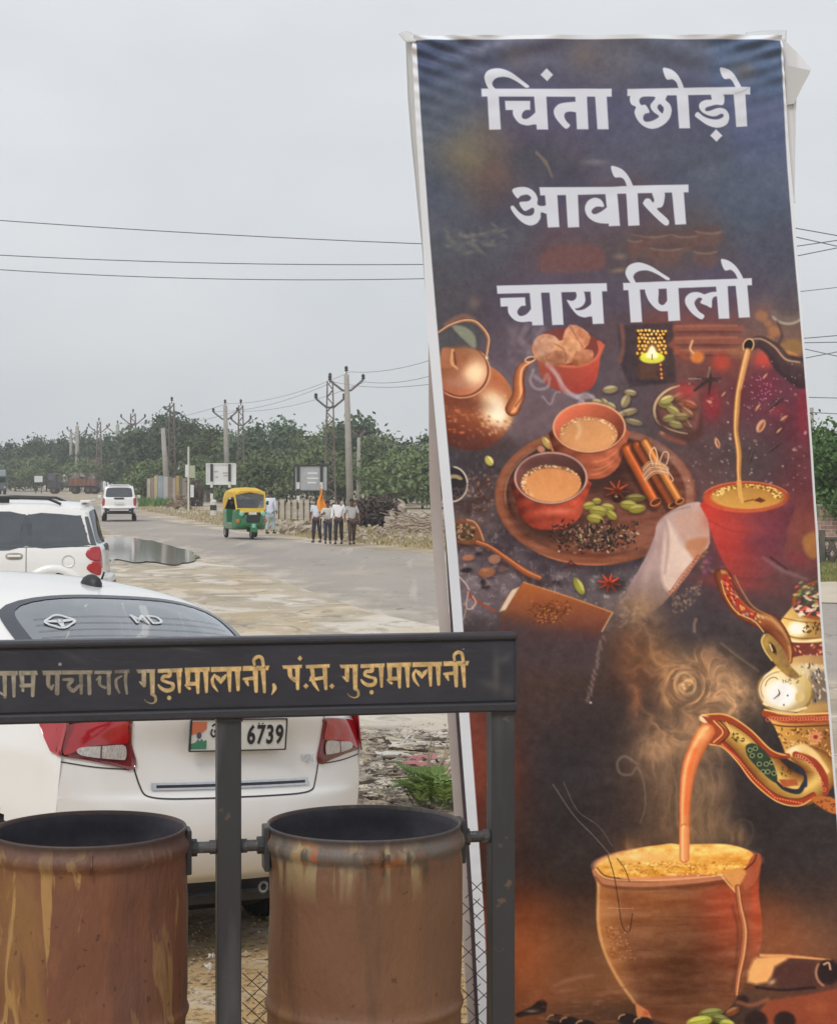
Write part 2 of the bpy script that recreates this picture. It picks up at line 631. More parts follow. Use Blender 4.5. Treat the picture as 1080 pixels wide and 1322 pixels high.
def tree_proto(seed, h, spread, n, leaf, lm, n_cl=9, low=.25):
 rs = random.Random(seed)
 clumps = []
 limbs = []
 for k in range(n_cl):
  a = 2 * math.pi * k / n_cl + rs.uniform(-.4, .4)
  r = spread * rs.uniform(.25, .95)
  z = h * (low + (1 - low) * rs.uniform(.18, .88) * (1 - .25 * r / spread))
  c = (r * math.cos(a), r * math.sin(a), z)
  q = rs.uniform(.20, .42)
  clumps.append((*c, spread * q, spread * q, h * q * .42))
  limbs.append(c)
 clumps.append((0, 0, h * .8, spread * .4, spread * .4, h * .2))
 clumps.append((rs.uniform(-.3, .3) * spread, 0, h * .5, spread * .6, spread * .6, h * .28))
 bm = bmesh.new()
 add_tube(bm, [(0, 0, -.3), (.05, 0, h * .2), (-.06, .05, h * .42), (0, 0, h * .78)], [h * .028, h * .022, h * .016, h * .006], 7)
 for c in limbs:
  b = (0, 0, h * rs.uniform(.16, .4))
  mid = (c[0] * .45, c[1] * .45, b[2] + (c[2] - b[2]) * .6)
  add_tube(bm, [b, mid, c], [h * .013, h * .009, h * .003], 5)
 V, F = foliage(clumps, n, leaf, seed)
 return bm, V, F, lm


def make_tree(name, label, proto, loc, rz, sc, group=None, sz=1.0):
 t = empty(name, label, 'tree' if 'bush' not in name else 'bush', loc, rz, group)
 t.scale = (sc, sc, sc * sz)
 tr = bpy.data.objects.new('trunk', proto[0]); COL.objects.link(tr); tr.parent = t
 cr = bpy.data.objects.new('crown', proto[1]); COL.objects.link(cr); cr.parent = t
 return t


def proto_mesh(seed, h, spread, n, leaf, lm, **k):
 bm, V, F, lm = tree_proto(seed, h, spread, n, leaf, lm, **k)
 a = obj('trunk', bm, m_bark, smooth=True)
 b = obj_np('crown', V, F, lm, smooth=False)
 ma, mb = a.data, b.data
 bpy.data.objects.remove(a); bpy.data.objects.remove(b)
 return ma, mb


PR = [proto_mesh(1, 8.0, 4.2, 5200, .26, m_leaf_dark), proto_mesh(2, 8.0, 3.8, 5200, .25, m_leaf_dark, n_cl=11),
      proto_mesh(3, 7.0, 4.6, 5200, .24, m_leaf_olive, n_cl=12, low=.1), proto_mesh(4, 8.5, 3.6, 5200, .24, m_leaf_olive, n_cl=8), proto_mesh(5, 5.0, 4.2, 5000, .22, m_leaf_olive, n_cl=12, low=.05)]
# picture x, picture y of the crown's top, distance, kind, what sets it apart
TREES = [
 (-30, 570, 330, 0, 'far dark tree at the left end of the tree line'),
 (14, 566, 340, 1, 'far dark tree behind the blue truck at the left'),
 (48, 561, 330, 0, 'low dark tree behind the small white roadside board'),
 (80, 560, 320, 1, 'dark tree behind the loaded flatbed truck'),
 (112, 557, 310, 0, 'dark tree between the two thin poles behind the truck'),
 (142, 556, 300, 1, 'dark tree right behind the far white car'),
 (170, 549, 270, 0, 'dark tree behind the lattice pole near the far car'),
 (196, 542, 245, 1, 'tall dark tree left of the leaning short pole'),
 (218, 527, 225, 0, 'tallest dark tree, behind the lattice pole with the broken post'),
 (246, 540, 222, 1, 'round dark tree just right of the tallest tree'),
 (270, 545, 215, 3, 'olive tree behind the white hoarding'),
 (300, 552, 215, 2, 'spreading olive tree behind the paired poles'),
 (330, 541, 205, 1, 'dark tree right of the paired poles'),
 (364, 538, 210, 0, 'dark tree behind the small grey pole in the hedge'),
 (396, 553, 200, 2, 'olive tree above the grey hoarding'),
 (428, 540, 195, 3, 'olive tree behind the tall lattice pole'),
 (462, 531, 185, 0, 'dark tree with a bare twig top beside the concrete pole'),
 (492, 553, 178, 2, 'spreading olive tree right of the concrete pole'),
 (524, 565, 165, 4, 'wide thorny tree above the brown brush'),
 (552, 556, 160, 1, 'dark tree partly hidden by the banner edge'),
 (600, 560, 160, 3, 'olive tree hidden behind the banner'),
 (690, 556, 140, 2, 'spreading olive tree behind the banner middle'), (800, 552, 125, 0, 'dark tree behind the banner middle'), (920, 556, 112, 3, 'olive tree behind the banner right half'), (1030, 566, 104, 2, 'low olive tree behind the green garden trees'),
]
for i, (px, py, Y, k, lab) in enumerate(TREES):
 p = P(px, 616, Y)
 top = P(px, py, Y).z + 0.3
 base_h = (8.0, 8.0, 7.0, 8.5, 5.0)[k]
 make_tree('roadside_tree', lab, PR[k], (p.x, Y, -.3), i * 1.3, top / base_h * .97, 'trees in the line beyond the road', 1.0)
BUSH = [(330, 585, 165, 4, 'wide green thorn bush left of the grey hoarding'), (285, 595, 175, 4, 'green thorn bush behind the white hoarding'), (370, 588, 168, 2, 'green thorn bush behind the grey hoarding'), (408, 575, 160, 4, 'green thorn bush at the foot of the lattice pole'),
  (484, 576, 150, 4, 'green thorn bush right of the concrete pole'), (515, 580, 142, 2, 'pale green thorn bush above the rubble'), (545, 572, 138, 4, 'green thorn bush beside the banner edge'), (445, 585, 155, 2, 'green thorn bush behind the walking group'),
  (205, 592, 190, 4, 'dark bush behind the coloured panel wall'), (250, 588, 185, 4, 'dark bush behind the striped panel wall'),
  (20, 590, 310, 4, 'dim far bush by the blue truck'), (60, 588, 305, 4, 'dim far bush by the white roadside board'), (110, 590, 295, 4, 'dim far bush behind the flatbed truck'), (160, 588, 265, 4, 'dark bush behind the far white car')]
for i, (px, py, Y, k, lab) in enumerate(BUSH):
 p = P(px, 616, Y)
 top = P(px, py, Y).z + 0.3
 make_tree('thorn_bush', lab, PR[k], (p.x, Y, -.3), 2 + i * 2.1, top / (8.0, 8.0, 7.0, 8.5, 5.0)[k] * .97, 'thorn bushes beyond the road', 1.0).scale.x *= 1.15

# right of the banner
PR_R = [proto_mesh(21, 5.0, 2.4, 6500, .13, m_leaf_fresh, n_cl=12, low=.1), proto_mesh(22, 4.4, 2.2, 6000, .12, m_leaf_fresh, n_cl=10, low=.15)]
for px, py, Y, k, lab in ((1052, 536, 60, 0, 'fresh green tree with a pointed top beside the banner right edge'), (1086, 552, 58, 1, 'bright green tree at the right edge of the view'), (1010, 560, 64, 1, 'green tree hidden behind the banner'), (1120, 548, 62, 0, 'green tree just outside the right edge'), (1190, 545, 60, 1, 'second green tree outside the right edge'), (1290, 540, 58, 0, 'third green tree outside the right edge')):
 p = P(px, 616, Y)
 make_tree('garden_tree', lab, PR_R[k], (p.x, Y, -.3), px * .7, (P(px, py, Y).z + .3) / (5.0, 4.4)[k] * .97, 'green trees right of the banner')

# dry grass verge and rubble
m_drygrass = mat('dry_grass', srgb(182, 164, 122), 0.9, srgb(136, 128, 88), 0.25, 0.9)
m_greengrass = mat('green_grass', srgb(118, 128, 70), 0.9, srgb(150, 142, 92), 0.8, 0.8)


def blades(name, region, n, h, m, label, seed):
 rs = np.random.RandomState(seed)
 x = np.empty(n); y = np.empty(n)
 for i in range(n):
  px, py = region(rs)
  Y = ground_Y(py)
  x[i] = (px - 540) / 2400 * Y; y[i] = Y
 hh = h * rs.uniform(.4, 1.2, n); a = rs.uniform(0, 6.28, n); w = hh * .22
 lean = rs.normal(0, .35, (n, 2)) * hh[:, None]
 b0 = np.stack([x - np.cos(a) * w, y - np.sin(a) * w, np.full(n, -.31)], 1)
 b1 = np.stack([x + np.cos(a) * w, y + np.sin(a) * w, np.full(n, -.31)], 1)
 tp = np.stack([x + lean[:, 0], y + lean[:, 1], -.3 + hh], 1)
 V = np.stack([b0, b1, tp], 1).reshape(-1, 3)
 o = obj_np(name, V, np.arange(n * 3).reshape(n, 3), m, smooth=False)
 return tag(o, label, kind='stuff')


def far_verge(rs):
 px = rs.uniform(170, 600)
 edge = np.interp(px, [170, 290, 345, 400, 560, 600], [656, 680, 686, 696, 710, 714])
 return px, edge - rs.uniform(0.5, 34) ** 1.0 * np.interp(px, [170, 350, 600], [.45, .6, 1.0])


blades('dry_grass', far_verge, 9000, .13, m_drygrass, 'dry yellow grass along the far verge', 4)
blades('green_grass', lambda rs: (rs.uniform(940, 1420), rs.uniform(722, 753)), 16000, .12, m_greengrass, 'short green grass in front of the jali fence', 6)
blades('weeds', lambda rs: (180 + rs.uniform(0, 45), 636 + rs.uniform(0, 18)), 1200, .5, m_leaf_fresh, 'green weeds beside the coloured panels', 7)

m_rubble = mat('rubble', srgb(188, 176, 160), 0.95, srgb(132, 118, 104), 1.4, 0.8, bump=.5)


def heap(name, px0, px1, py, depth, h, n, m, label, seed, cat='rubble heap', s=(.12, .45)):
 rs = random.Random(seed)
 bm = bmesh.new()
 for k in range(n):
  px = rs.uniform(px0, px1); Y = ground_Y(py - rs.uniform(0, depth))
  p = P(px, 616, Y)
  t = 1 - abs((px - (px0 + px1) / 2) / ((px1 - px0) / 2)) ** 2
  z = -.3 + h * t * rs.random()
  L = rs.uniform(*s)
  M = Matrix.Rotation(rs.uniform(0, 6), 4, 'Z') @ Matrix.Rotation(rs.uniform(-.8, .8), 4, 'X') @ Matrix.Rotation(rs.uniform(-.8, .8), 4, 'Y')
  add_box(bm, (p.x, Y, z), (L, L * rs.uniform(.3, .9), L * rs.uniform(.2, .6)), M)
 return tag(obj(name, bm, m), label, cat, kind='stuff')


def stick_heap(name, px0, px1, py, depth, h, n, m, label, seed):
 rs = random.Random(seed)
 bm = bmesh.new()
 for k in range(n):
  px = rs.uniform(px0, px1); Y = ground_Y(py - rs.uniform(0, depth))
  p = P(px, 616, Y); z = -.3 + h * rs.random()
  a = rs.uniform(0, 6.28); L = rs.uniform(.5, 1.5)
  d = Vector((math.cos(a) * L, math.sin(a) * L * .5, rs.uniform(-.3, .5) * L))
  q = Vector((p.x, Y, z))
  add_tube(bm, [q, q + d * .5 + Vector((0, 0, .08)), q + d], [.04, .03, .015], 4)
 return tag(obj(name, bm, m), label, 'branch pile', kind='stuff')


m_branch = mat('dead_branches', srgb(176, 160, 142), 0.95, srgb(120, 104, 90), 3, .7)
heap('rubble_heap', 498, 530, 684, 12, 1.2, 120, m_rubble, 'heap of broken white rubble right of the brown brush', 3)
stick_heap('branch_pile', 520, 585, 691, 11, .5, 150, m_branch, 'pile of bleached dead branches next to the banner edge', 5)
heap('rubble_heap', 214, 246, 658, 9, 1.0, 70, mat('earth_clods', srgb(136, 118, 98), .95, srgb(92, 80, 70), 2, .8), 'low heap of brown earth below the coloured panels', 9, 'earth heap')


def brush(px0, px1, py, Y, h, n, label, seed):
 t = empty('brown_brush', label, 'brush', (0, 0, 0))
 cl = []
 rs = random.Random(seed)
 for k in range(9):
  p = P(px0 + (px1 - px0) * (k + .5) / 9, 616, Y)
  cl.append((p.x, Y + rs.uniform(-1, 1), h * .45 - .3, (px1 - px0) / 2400 * Y / 9, .8, h * rs.uniform(.4, .62)))
 V, F = foliage(cl, n, .13, seed)
 obj_np('crown', V, F, m_drybrush, t, smooth=False)
 bm = bmesh.new()
 for c in cl:
  for j in range(5):
   add_tube(bm, [(c[0], c[1], -.35), (c[0] + rs.uniform(-.6, .6), c[1] + rs.uniform(-.5, .5), h * rs.uniform(.5, .9) - .3)], [.03, .008], 4)
 obj('stem', bm, m_bark, t)


brush(462, 512, 684, 88, 1.35, 4200, 'low dry purple-brown brush behind the walking group', 31)
heap('rubble_heap', 350, 420, 690, 12, .35, 60, m_rubble, 'scattered pale rubble on the verge behind the walking group', 13)
heap('rubble_heap', 440, 560, 700, 18, .3, 90, m_rubble, 'scattered pale stones on the verge right of the walking group', 15, s=(.06, .25))
brush(246, 262, 652, 150, 2.2, 1500, 'dark brown brush between the sign post and the hoarding leg', 32)

# ------------------------------------------------------------------ electricity poles and wires
m_conc = mat('grey_concrete', srgb(168, 164, 156), 0.9, srgb(138, 134, 126), 3, .6, bump=.2)
m_steel = mat('dull_steel', srgb(120, 116, 112), 0.6, srgb(110, 84, 68), 2.0, .8, metal=.2)
m_insul = mat('brown_insulator', srgb(58, 46, 44), .3, srgb(44, 36, 36), 10, .5)


def v_arm(bm, z, half, rise, r=.085):
 add_tube(bm, [(-half, 0, z + rise), (-half * .25, 0, z), (half * .25, 0, z), (half, 0, z + rise)], r, 5)


def insulators(t, pts):
 for x, z in pts:
  bm = bmesh.new()
  add_lathe(bm, [(.03, 0), (.14, .05), (.14, .13), (.07, .17), (.14, .22), (.12, .34), (.03, .42)], 8, (x, 0, z), closed=True)
  obj('insulator', bm, m_insul, t)


def concrete_pole(px, py_top, Y, label, arm=True, half=1.1, tilt=0.0, arm_py=None, rz=0.0, r=.16):
 b = P(px, 616, Y)
 H = P(px, py_top, Y).z + .3
 t = empty('concrete_pole', label, 'utility pole', (b.x, Y, -.3), rz, 'concrete electricity poles')
 t.rotation_euler.y = tilt
 bm = bmesh.new()
 add_tube(bm, [(0, 0, -.4), (0, 0, H * .5), (0, 0, H - .35)], [r * 1.6, r * 1.35, r * 1.05], 8)
 obj('pole', bm, m_conc, t, True)
 if arm:
  az = (P(px, arm_py, Y).z + .3) if arm_py else H - 1.2
  bm = bmesh.new(); v_arm(bm, az, half, half * .62)
  obj('cross_arm', bm, m_steel, t)
  bm = bmesh.new(); add_tube(bm, [(0, 0, H - .4), (0, 0, H - .1)], .04, 5)
  obj('top_pin', bm, m_steel, t)
  insulators(t, [(-half, az + half * .62), (half, az + half * .62), (0, H - .15)])
 return t, H


def lattice_pole(px, py_top, Y, label, half=1.1, arm_py=None, w=.34, rz=0.0):
 b = P(px, 616, Y)
 H = P(px, py_top, Y).z + .3
 t = empty('lattice_pole', label, 'utility pole', (b.x, Y, -.3), rz, 'steel lattice electricity poles')
 bm = bmesh.new()
 n = int(H / .55)
 def wd(z): return w * (1.25 - .7 * z / H)
 for sx in (-1, 1):
  for sy in (-1, 1):
   add_tube(bm, [(sx * wd(0), sy * wd(0), -.3), (sx * wd(H - .4), sy * wd(H - .4), H - .4)], .06, 4)
 for k in range(n):
  z0 = k * (H - .5) / n; z1 = (k + 1) * (H - .5) / n
  s = 1 if k % 2 else -1
  for (ax, ay) in ((1, 0), (0, 1)):
   for q in (-1, 1):
    if ax:
     add_tube(bm, [(-s * wd(z0), q * wd(z0), z0), (s * wd(z1), q * wd(z1), z1)], .038, 4)
    else:
     add_tube(bm, [(q * wd(z0), -s * wd(z0), z0), (q * wd(z1), s * wd(z1), z1)], .038, 4)
 obj('lattice_mast', bm, m_steel, t)
 az = (P(px, arm_py, Y).z + .3) if arm_py else H - 1.3
 bm = bmesh.new(); v_arm(bm, az, half, half * .62)
 obj('cross_arm', bm, m_steel, t)
 bm = bmesh.new(); add_tube(bm, [(0, 0, H - .5), (0, 0, H - .15)], .05, 5)
 obj('top_pin', bm, m_steel, t)
 insulators(t, [(-half, az + half * .62), (half, az + half * .62), (0, H - .2)])
 return t, H


concrete_pole(452, 477, 134, 'tall nearest concrete pole with a V cross arm behind the walking group', arm_py=504, half=1.2, tilt=R(-1.6), r=.17)
lattice_pole(426, 485, 138, 'tall steel lattice pole just left of the nearest concrete pole', arm_py=526, half=1.05)
concrete_pole(294, 519, 186, 'concrete pole rising behind the white hoarding', arm_py=541, half=1.2, tilt=R(-1.5), r=.19)
lattice_pole(311, 518, 192, 'lattice pole beside the concrete pole at the white hoarding', arm_py=549, half=1.0)
lattice_pole(222, 515, 184, 'lattice pole in front of the tallest tree', arm_py=558, half=.9)
concrete_pole(217, 548, 182, 'leaning bare concrete post beside a lattice pole', arm=False, tilt=R(-4), r=.2)
lattice_pole(172, 530, 250, 'lattice pole right behind the far white car', arm_py=548, half=1.6, w=.5)
concrete_pole(152, 545, 280, 'concrete pole above the roof of the far white car', arm_py=560, half=1.6, r=.25)
lattice_pole(128, 541, 290, 'thin lattice pole left of the far white car', arm_py=558, half=1.6, w=.42)
concrete_pole(100, 547, 300, 'concrete pole with a white box above the flatbed truck', arm_py=562, half=1.6, r=.27)
concrete_pole(92, 556, 310, 'second concrete pole above the flatbed truck', arm_py=566, half=1.4, r=.22)
concrete_pole(12, 578, 360, 'far thin concrete pole at the left edge', arm=False, r=.2)
concrete_pole(27, 583, 360, 'far thin concrete pole right of the blue truck', arm=False, r=.2)
concrete_pole(361, 572, 215, 'short grey pole standing among the thorn bushes', arm=False, r=.2)
concrete_pole(463, 559, 146, 'shorter slim pole close behind the nearest concrete pole', arm_py=562, half=.6, r=.12)
concrete_pole(1046, 515, 75, 'steel-grey pole half hidden by the banner right edge', arm=False, r=.10)

m_wire = mat('wire', srgb(112, 112, 118), .6, srgb(102, 102, 108), 5, .5)


def wire(pts, label, r=.012, sag=0.0, n=14):
 a, b = Vector(pts[0]), Vector(pts[1])
 L = []
 for k in range(n + 1):
  t = k / n
  p = a.lerp(b, t); p.z -= sag * 4 * t * (1 - t)
  L.append(p)
 bm = bmesh.new()
 add_tube(bm, L, r, 4)
 return tag(obj('wire', bm, m_wire), label, 'wire', 'overhead wires')


W = [((-60, 280), (640, 318), 30, 'topmost overhead wire crossing the grey sky left of the banner', .0075, .05),
     ((-60, 326), (640, 340), 31, 'middle overhead wire crossing the sky left of the banner', .0075, .09),
     ((-60, 344), (640, 357), 32, 'lowest overhead wire crossing the sky left of the banner', .0075, .13),
     ((640, 226), (1800, 432), 33, 'wire sloping down to the right beside the banner top group', .009, 0), ((640, 220), (1800, 478), 33.5, 'second wire sloping down right of the banner', .009, 0), ((640, 374), (1800, 206), 34, 'wire rising to the right beside the banner', .009, 0), ((640, 408), (1800, 176), 34.5, 'second wire rising to the right beside the banner', .009, 0),
     ((640, 420), (1800, 291), 36, 'lone faint wire right of the banner', .007, 0), ((640, 470), (1800, 373), 37, 'upper wire of the middle bundle right of the banner', .009, 0), ((640, 449), (1800, 430), 37.5, 'level wire of the middle bundle right of the banner', .009, 0), ((640, 540), (1800, 314), 38, 'steep wire of the middle bundle right of the banner', .009, 0), ((640, 362), (1800, 620), 38.5, 'falling wire of the middle bundle right of the banner', .009, 0),
     ((640, 504), (1800, 530), 40, 'upper low wire above the green trees', .009, 0), ((640, 510), (1800, 574), 41, 'lower low wire above the green trees', .009, 0)]
for (a, b, Y, lab, r, sg) in W:
 wire((P(*a, Y), P(*b, Y)), lab, r, sg)
# lines carried from pole to pole
for (a, Ya, b, Yb, lab) in (((471, 493), 134, (640, 452), 90, 'wire running from the nearest pole up behind the banner'), ((452, 480), 134, (640, 430), 90, 'top wire from the nearest pole up behind the banner'), ((430, 493), 134, (640, 478), 92, 'lower wire from the nearest pole to the right'),
       ((277, 531), 186, (430, 493), 134, 'left wire between the two concrete poles'), ((294, 521), 186, (452, 480), 134, 'top wire between the two concrete poles'), ((306, 531), 186, (471, 493), 134, 'right wire between the two concrete poles'),
       ((152, 547), 280, (294, 521), 186, 'top wire between the far concrete poles'), ((163, 552), 280, (306, 531), 186, 'right wire between the far concrete poles'), ((463, 562), 146, (640, 575), 120, 'low wire in front of the green thorn bushes')):
 wire((P(*a, Ya), P(*b, Yb)), lab, .016 if Ya < 200 else .022, .6)

# ------------------------------------------------------------------ hoardings, signs, walls, fences beyond the road
m_white_board = mat('white_board', srgb(222, 224, 224), .7, srgb(204, 206, 206), 1.2, .6)
m_grey_board = mat('grey_board', srgb(176, 180, 184), .7, srgb(150, 154, 158), .9, .7)
m_black = mat('black_paint', srgb(44, 44, 46), .6, srgb(60, 58, 58), 4, .6)
m_whitepaint = mat('white_paint', srgb(214, 214, 208), .7, srgb(190, 188, 180), 3, .6)


def hoarding(px0, px1, py0, py1, py_base, legs, m, label, rz=0.0, marks=None):
 Y = ground_Y(py_base)
 a, b = P(px0, py0, Y), P(px1, py1, Y)
 cx = (a.x + b.x) / 2
 t = empty('hoarding', label, 'hoarding', (cx, Y, -.3), rz)
 w = b.x - a.x; z0 = b.z + .3; z1 = a.z + .3
 bm = bmesh.new(); add_box(bm, (0, 0, (z0 + z1) / 2), (w, .08, z1 - z0)); obj('panel', bm, m, t)
 bm = bmesh.new()
 for z in (z0, z1):
  add_box(bm, (0, -.02, z), (w + .1, .14, .09))
 for x in (-w / 2, w / 2):
  add_box(bm, (x, -.02, (z0 + z1) / 2), (.09, .136, z1 - z0 - .1))
 obj('frame', bm, m_black if m is m_grey_board else m_white_board, t)
 for lx in legs:
  x = P(lx, 616, Y).x - cx
  bm = bmesh.new(); add_box(bm, (x, -.1, z1 / 2), (.16, .10, z1))
  lg = obj('leg', bm, m_black, t)
  for k in range(3):
   bm = bmesh.new(); add_box(bm, (x, -.1, .25 + k * .8), (.172, .112, .4)); obj('white_band', bm, m_whitepaint, lg)
 if marks:
  for (mx, my, mw) in marks:
   bm = bmesh.new(); add_box(bm, (mx * w / 2, -.045, z0 + my * (z1 - z0)), (mw * w, .008, .10)); obj('faded_mark', bm, m_grey_board if m is m_white_board else m_white_board, t)
 return t


hoarding(267, 304, 599, 625, 661, (273.5, 296.5), m_white_board, 'white hoarding on striped black legs behind the auto-rickshaw', marks=[(-.35, .62, .14), (.3, .55, .18), (.32, .42, .14), (-.3, .35, .1)])
hoarding(380, 423, 601, 634, 667, (385, 415), m_grey_board, 'grey weathered hoarding in a dark frame left of the lattice pole', marks=[(.1, .7, .3), (.1, .5, .34), (.05, .33, .26)])


def sign_post():
 Y = ground_Y(661)
 b = P(243.5, 616, Y)
 t = empty('road_sign', 'narrow white roadside sign with two small plates on one post', 'road sign', (b.x, Y, -.3))
 bm = bmesh.new(); add_tube(bm, [(0, 0, -.2), (0, 0, 4.4)], .06, 8); obj('post', bm, m_whitepaint, t)
 for px0, px1, py0, py1, m in ((239.5, 244, 600, 616, m_white_board), (244.8, 252, 601, 617, mat('olive_plate', srgb(176, 182, 152), .6)), (246, 250.5, 626, 642, m_white_board)):
  a, c = P(px0, py0, Y), P(px1, py1, Y)
  bm = bmesh.new(); add_box(bm, ((a.x + c.x) / 2 - b.x, -.085, (a.z + c.z) / 2 + .3), (c.x - a.x, .03, a.z - c.z), None, .004)
  obj('plate', bm, m, t)


sign_post()


def panel_wall():
 Y = 178
 t = empty('panel_wall', 'wall of upright weathered blue, yellow, pink and white sheets below the trees', 'fence', (0, 0, 0))
 rs = random.Random(8)
 px = 190.0
 cols = [(196, 186, 174), (168, 146, 136), (206, 192, 150), (164, 176, 188), (196, 194, 192), (150, 132, 122), (186, 170, 164), (196, 168, 104), (128, 118, 110), (172, 160, 150)]
 mats = [mat('painted_sheet', srgb(*c), .7, tuple(v * .7 for v in srgb(*c)), .8, .7) for c in cols]
 k = 0
 while px < 306:
  w = rs.uniform(4, 7.5)
  a, c = P(px, rs.uniform(613, 618), Y), P(px + w - .6, 652, Y)
  bm = bmesh.new()
  nrib = 5
  for j in range(nrib):
   x0 = a.x + (c.x - a.x) * j / nrib; x1 = a.x + (c.x - a.x) * (j + 1) / nrib
   add_box(bm, ((x0 + x1) / 2, Y + (.03 if j % 2 else 0), (a.z - .35) / 2), (x1 - x0 - .006, .04, a.z + .35))
  obj('sheet', bm, mats[k % len(mats)], t)
  px += w; k += 1


panel_wall()


def post_fence():
 Y = ground_Y(672)
 t = empty('post_fence', 'low pale stone fence of square panels and dark posts left of the walking group', 'fence', (0, 0, 0))
 m_st = mat('pale_stone', srgb(206, 196, 178), .9, srgb(180, 168, 148), 1.5, .7)
 for k, px in enumerate(range(352, 408, 8)):
  p = P(px, 616, Y)
  bm = bmesh.new(); add_box(bm, (p.x, Y - .04, .25), (.05, .14, 1.1)); obj('post', bm, m_black, t)
  if px < 400:
   q = P(px + 8, 616, Y)
   for z in (-.05, .25, .55):
    bm = bmesh.new(); add_box(bm, ((p.x + q.x) / 2, Y + .03, z + .0), (q.x - p.x - .1, .06, .26)); obj('slab', bm, m_st, t)


post_fence()


def bollard():
 Y = ground_Y(666)
 b = P(275.5, 616, Y)
 t = empty('marker_stone', 'short black and white banded roadside marker stone', 'marker stone', (b.x, Y, -.3))
 for z, m in ((0.18, m_whitepaint), (.5, m_black), (.82, m_whitepaint)):
  bm = bmesh.new(); add_lathe(bm, [(.2, -.158), (.2, .158)] if z < .8 else [(.2, -.158), (.2, .06), (.14, .15), (.05, .18)], 12, (0, 0, z), closed=True); obj('band', bm, m, t)


bollard()


def small_board():
 Y = 270
 b = P(50, 616, Y)
 t = empty('roadside_board', 'small white board on low legs far down the road', 'sign', (b.x, Y, -.3))
 a, c = P(45.5, 614.5, Y), P(56, 622.5, Y)
 bm = bmesh.new(); add_box(bm, (0, 0, (a.z + c.z) / 2 + .3), (c.x - a.x, .1, a.z - c.z)); obj('panel', bm, m_white_board, t)
 for s in (-1, 1):
  bm = bmesh.new(); add_box(bm, (s * .4, .12, (c.z + .5) / 2), (.1, .1, c.z + .5)); obj('leg', bm, m_black, t)


small_board()


def jali_fence():
 """concrete lattice fence at the far right, with a brick wall behind"""
 Y = 50
 t = empty('jali_fence', 'dark concrete fence of pierced diamond panels right of the banner', 'fence', (0, 0, 0))
 m_j = mat('mossy_concrete', srgb(104, 100, 92), .95, srgb(70, 68, 62), 2, .8)
 a, b = P(940, 695, Y), P(1420, 734, Y)
 bm = bmesh.new()
 h = a.z - b.z
 for z in (a.z, b.z):
  add_box(bm, ((a.x + b.x) / 2, Y, z), (b.x - a.x, .10, .07))
 n = 36
 w = (b.x - a.x) / n
 for k in range(n):
  x = a.x + w * (k + .5)
  for zc in (b.z + h * .27, b.z + h * .74):
   pts = [(x + w * .42 * math.cos(q), Y, zc + h * .21 * math.sin(q)) for q in [i * math.pi / 6 for i in range(13)]]
   add_tube(bm, pts, .045, 5, False)
  for s in (-1, 1):
   add_tube(bm, [(x - s * w * .5, Y, a.z), (x + s * w * .5, Y, b.z)], .03, 4)
 obj('pierced_panel', bm, m_j, t)
 for k in range(0, n + 1, 3):
  bm = bmesh.new(); add_box(bm, (a.x + w * k, Y - .03, (a.z + b.z) / 2 + .05), (.14, .16, h + .35)); obj('post', bm, m_j, t)
 Y2 = 57
 t2 = empty('brick_wall', 'low pinkish brick wall under the green trees at the right', 'wall', (0, 0, 0))
 m_b = bpy.data.materials.new('brickwork'); m_b.use_nodes = True
 nt = m_b.node_tree; bs = nt.nodes['Principled BSDF']; bs.inputs['Roughness'].default_value = .9
 br = nt.nodes.new('ShaderNodeTexBrick'); br.inputs['Color1'].default_value = (*srgb(176, 148, 138), 1); br.inputs['Color2'].default_value = (*srgb(158, 128, 118), 1); br.inputs['Mortar'].default_value = (*srgb(196, 184, 172), 1); br.inputs['Scale'].default_value = 2.2
 tc = nt.nodes.new('ShaderNodeTexCoord'); mp = nt.nodes.new('ShaderNodeMapping'); mp.inputs['Rotation'].default_value = (R(90), 0, 0)
 nt.links.new(tc.outputs['Object'], mp.inputs[0]); nt.links.new(mp.outputs[0], br.inputs['Vector']); nt.links.new(br.outputs[0], bs.inputs['Base Color'])
 a, b = P(940, 654, Y2), P(1420, 700, Y2)
 bm = bmesh.new(); add_box(bm, ((a.x + b.x) / 2, Y2, (a.z - .4) / 2), (b.x - a.x, .25, a.z + .4)); obj('wall', bm, m_b, t2)
 bm = bmesh.new(); add_box(bm, ((a.x + b.x) / 2, Y2, a.z + .04), (b.x - a.x + .1, .33, .07)); obj('coping', bm, m_conc, t2)


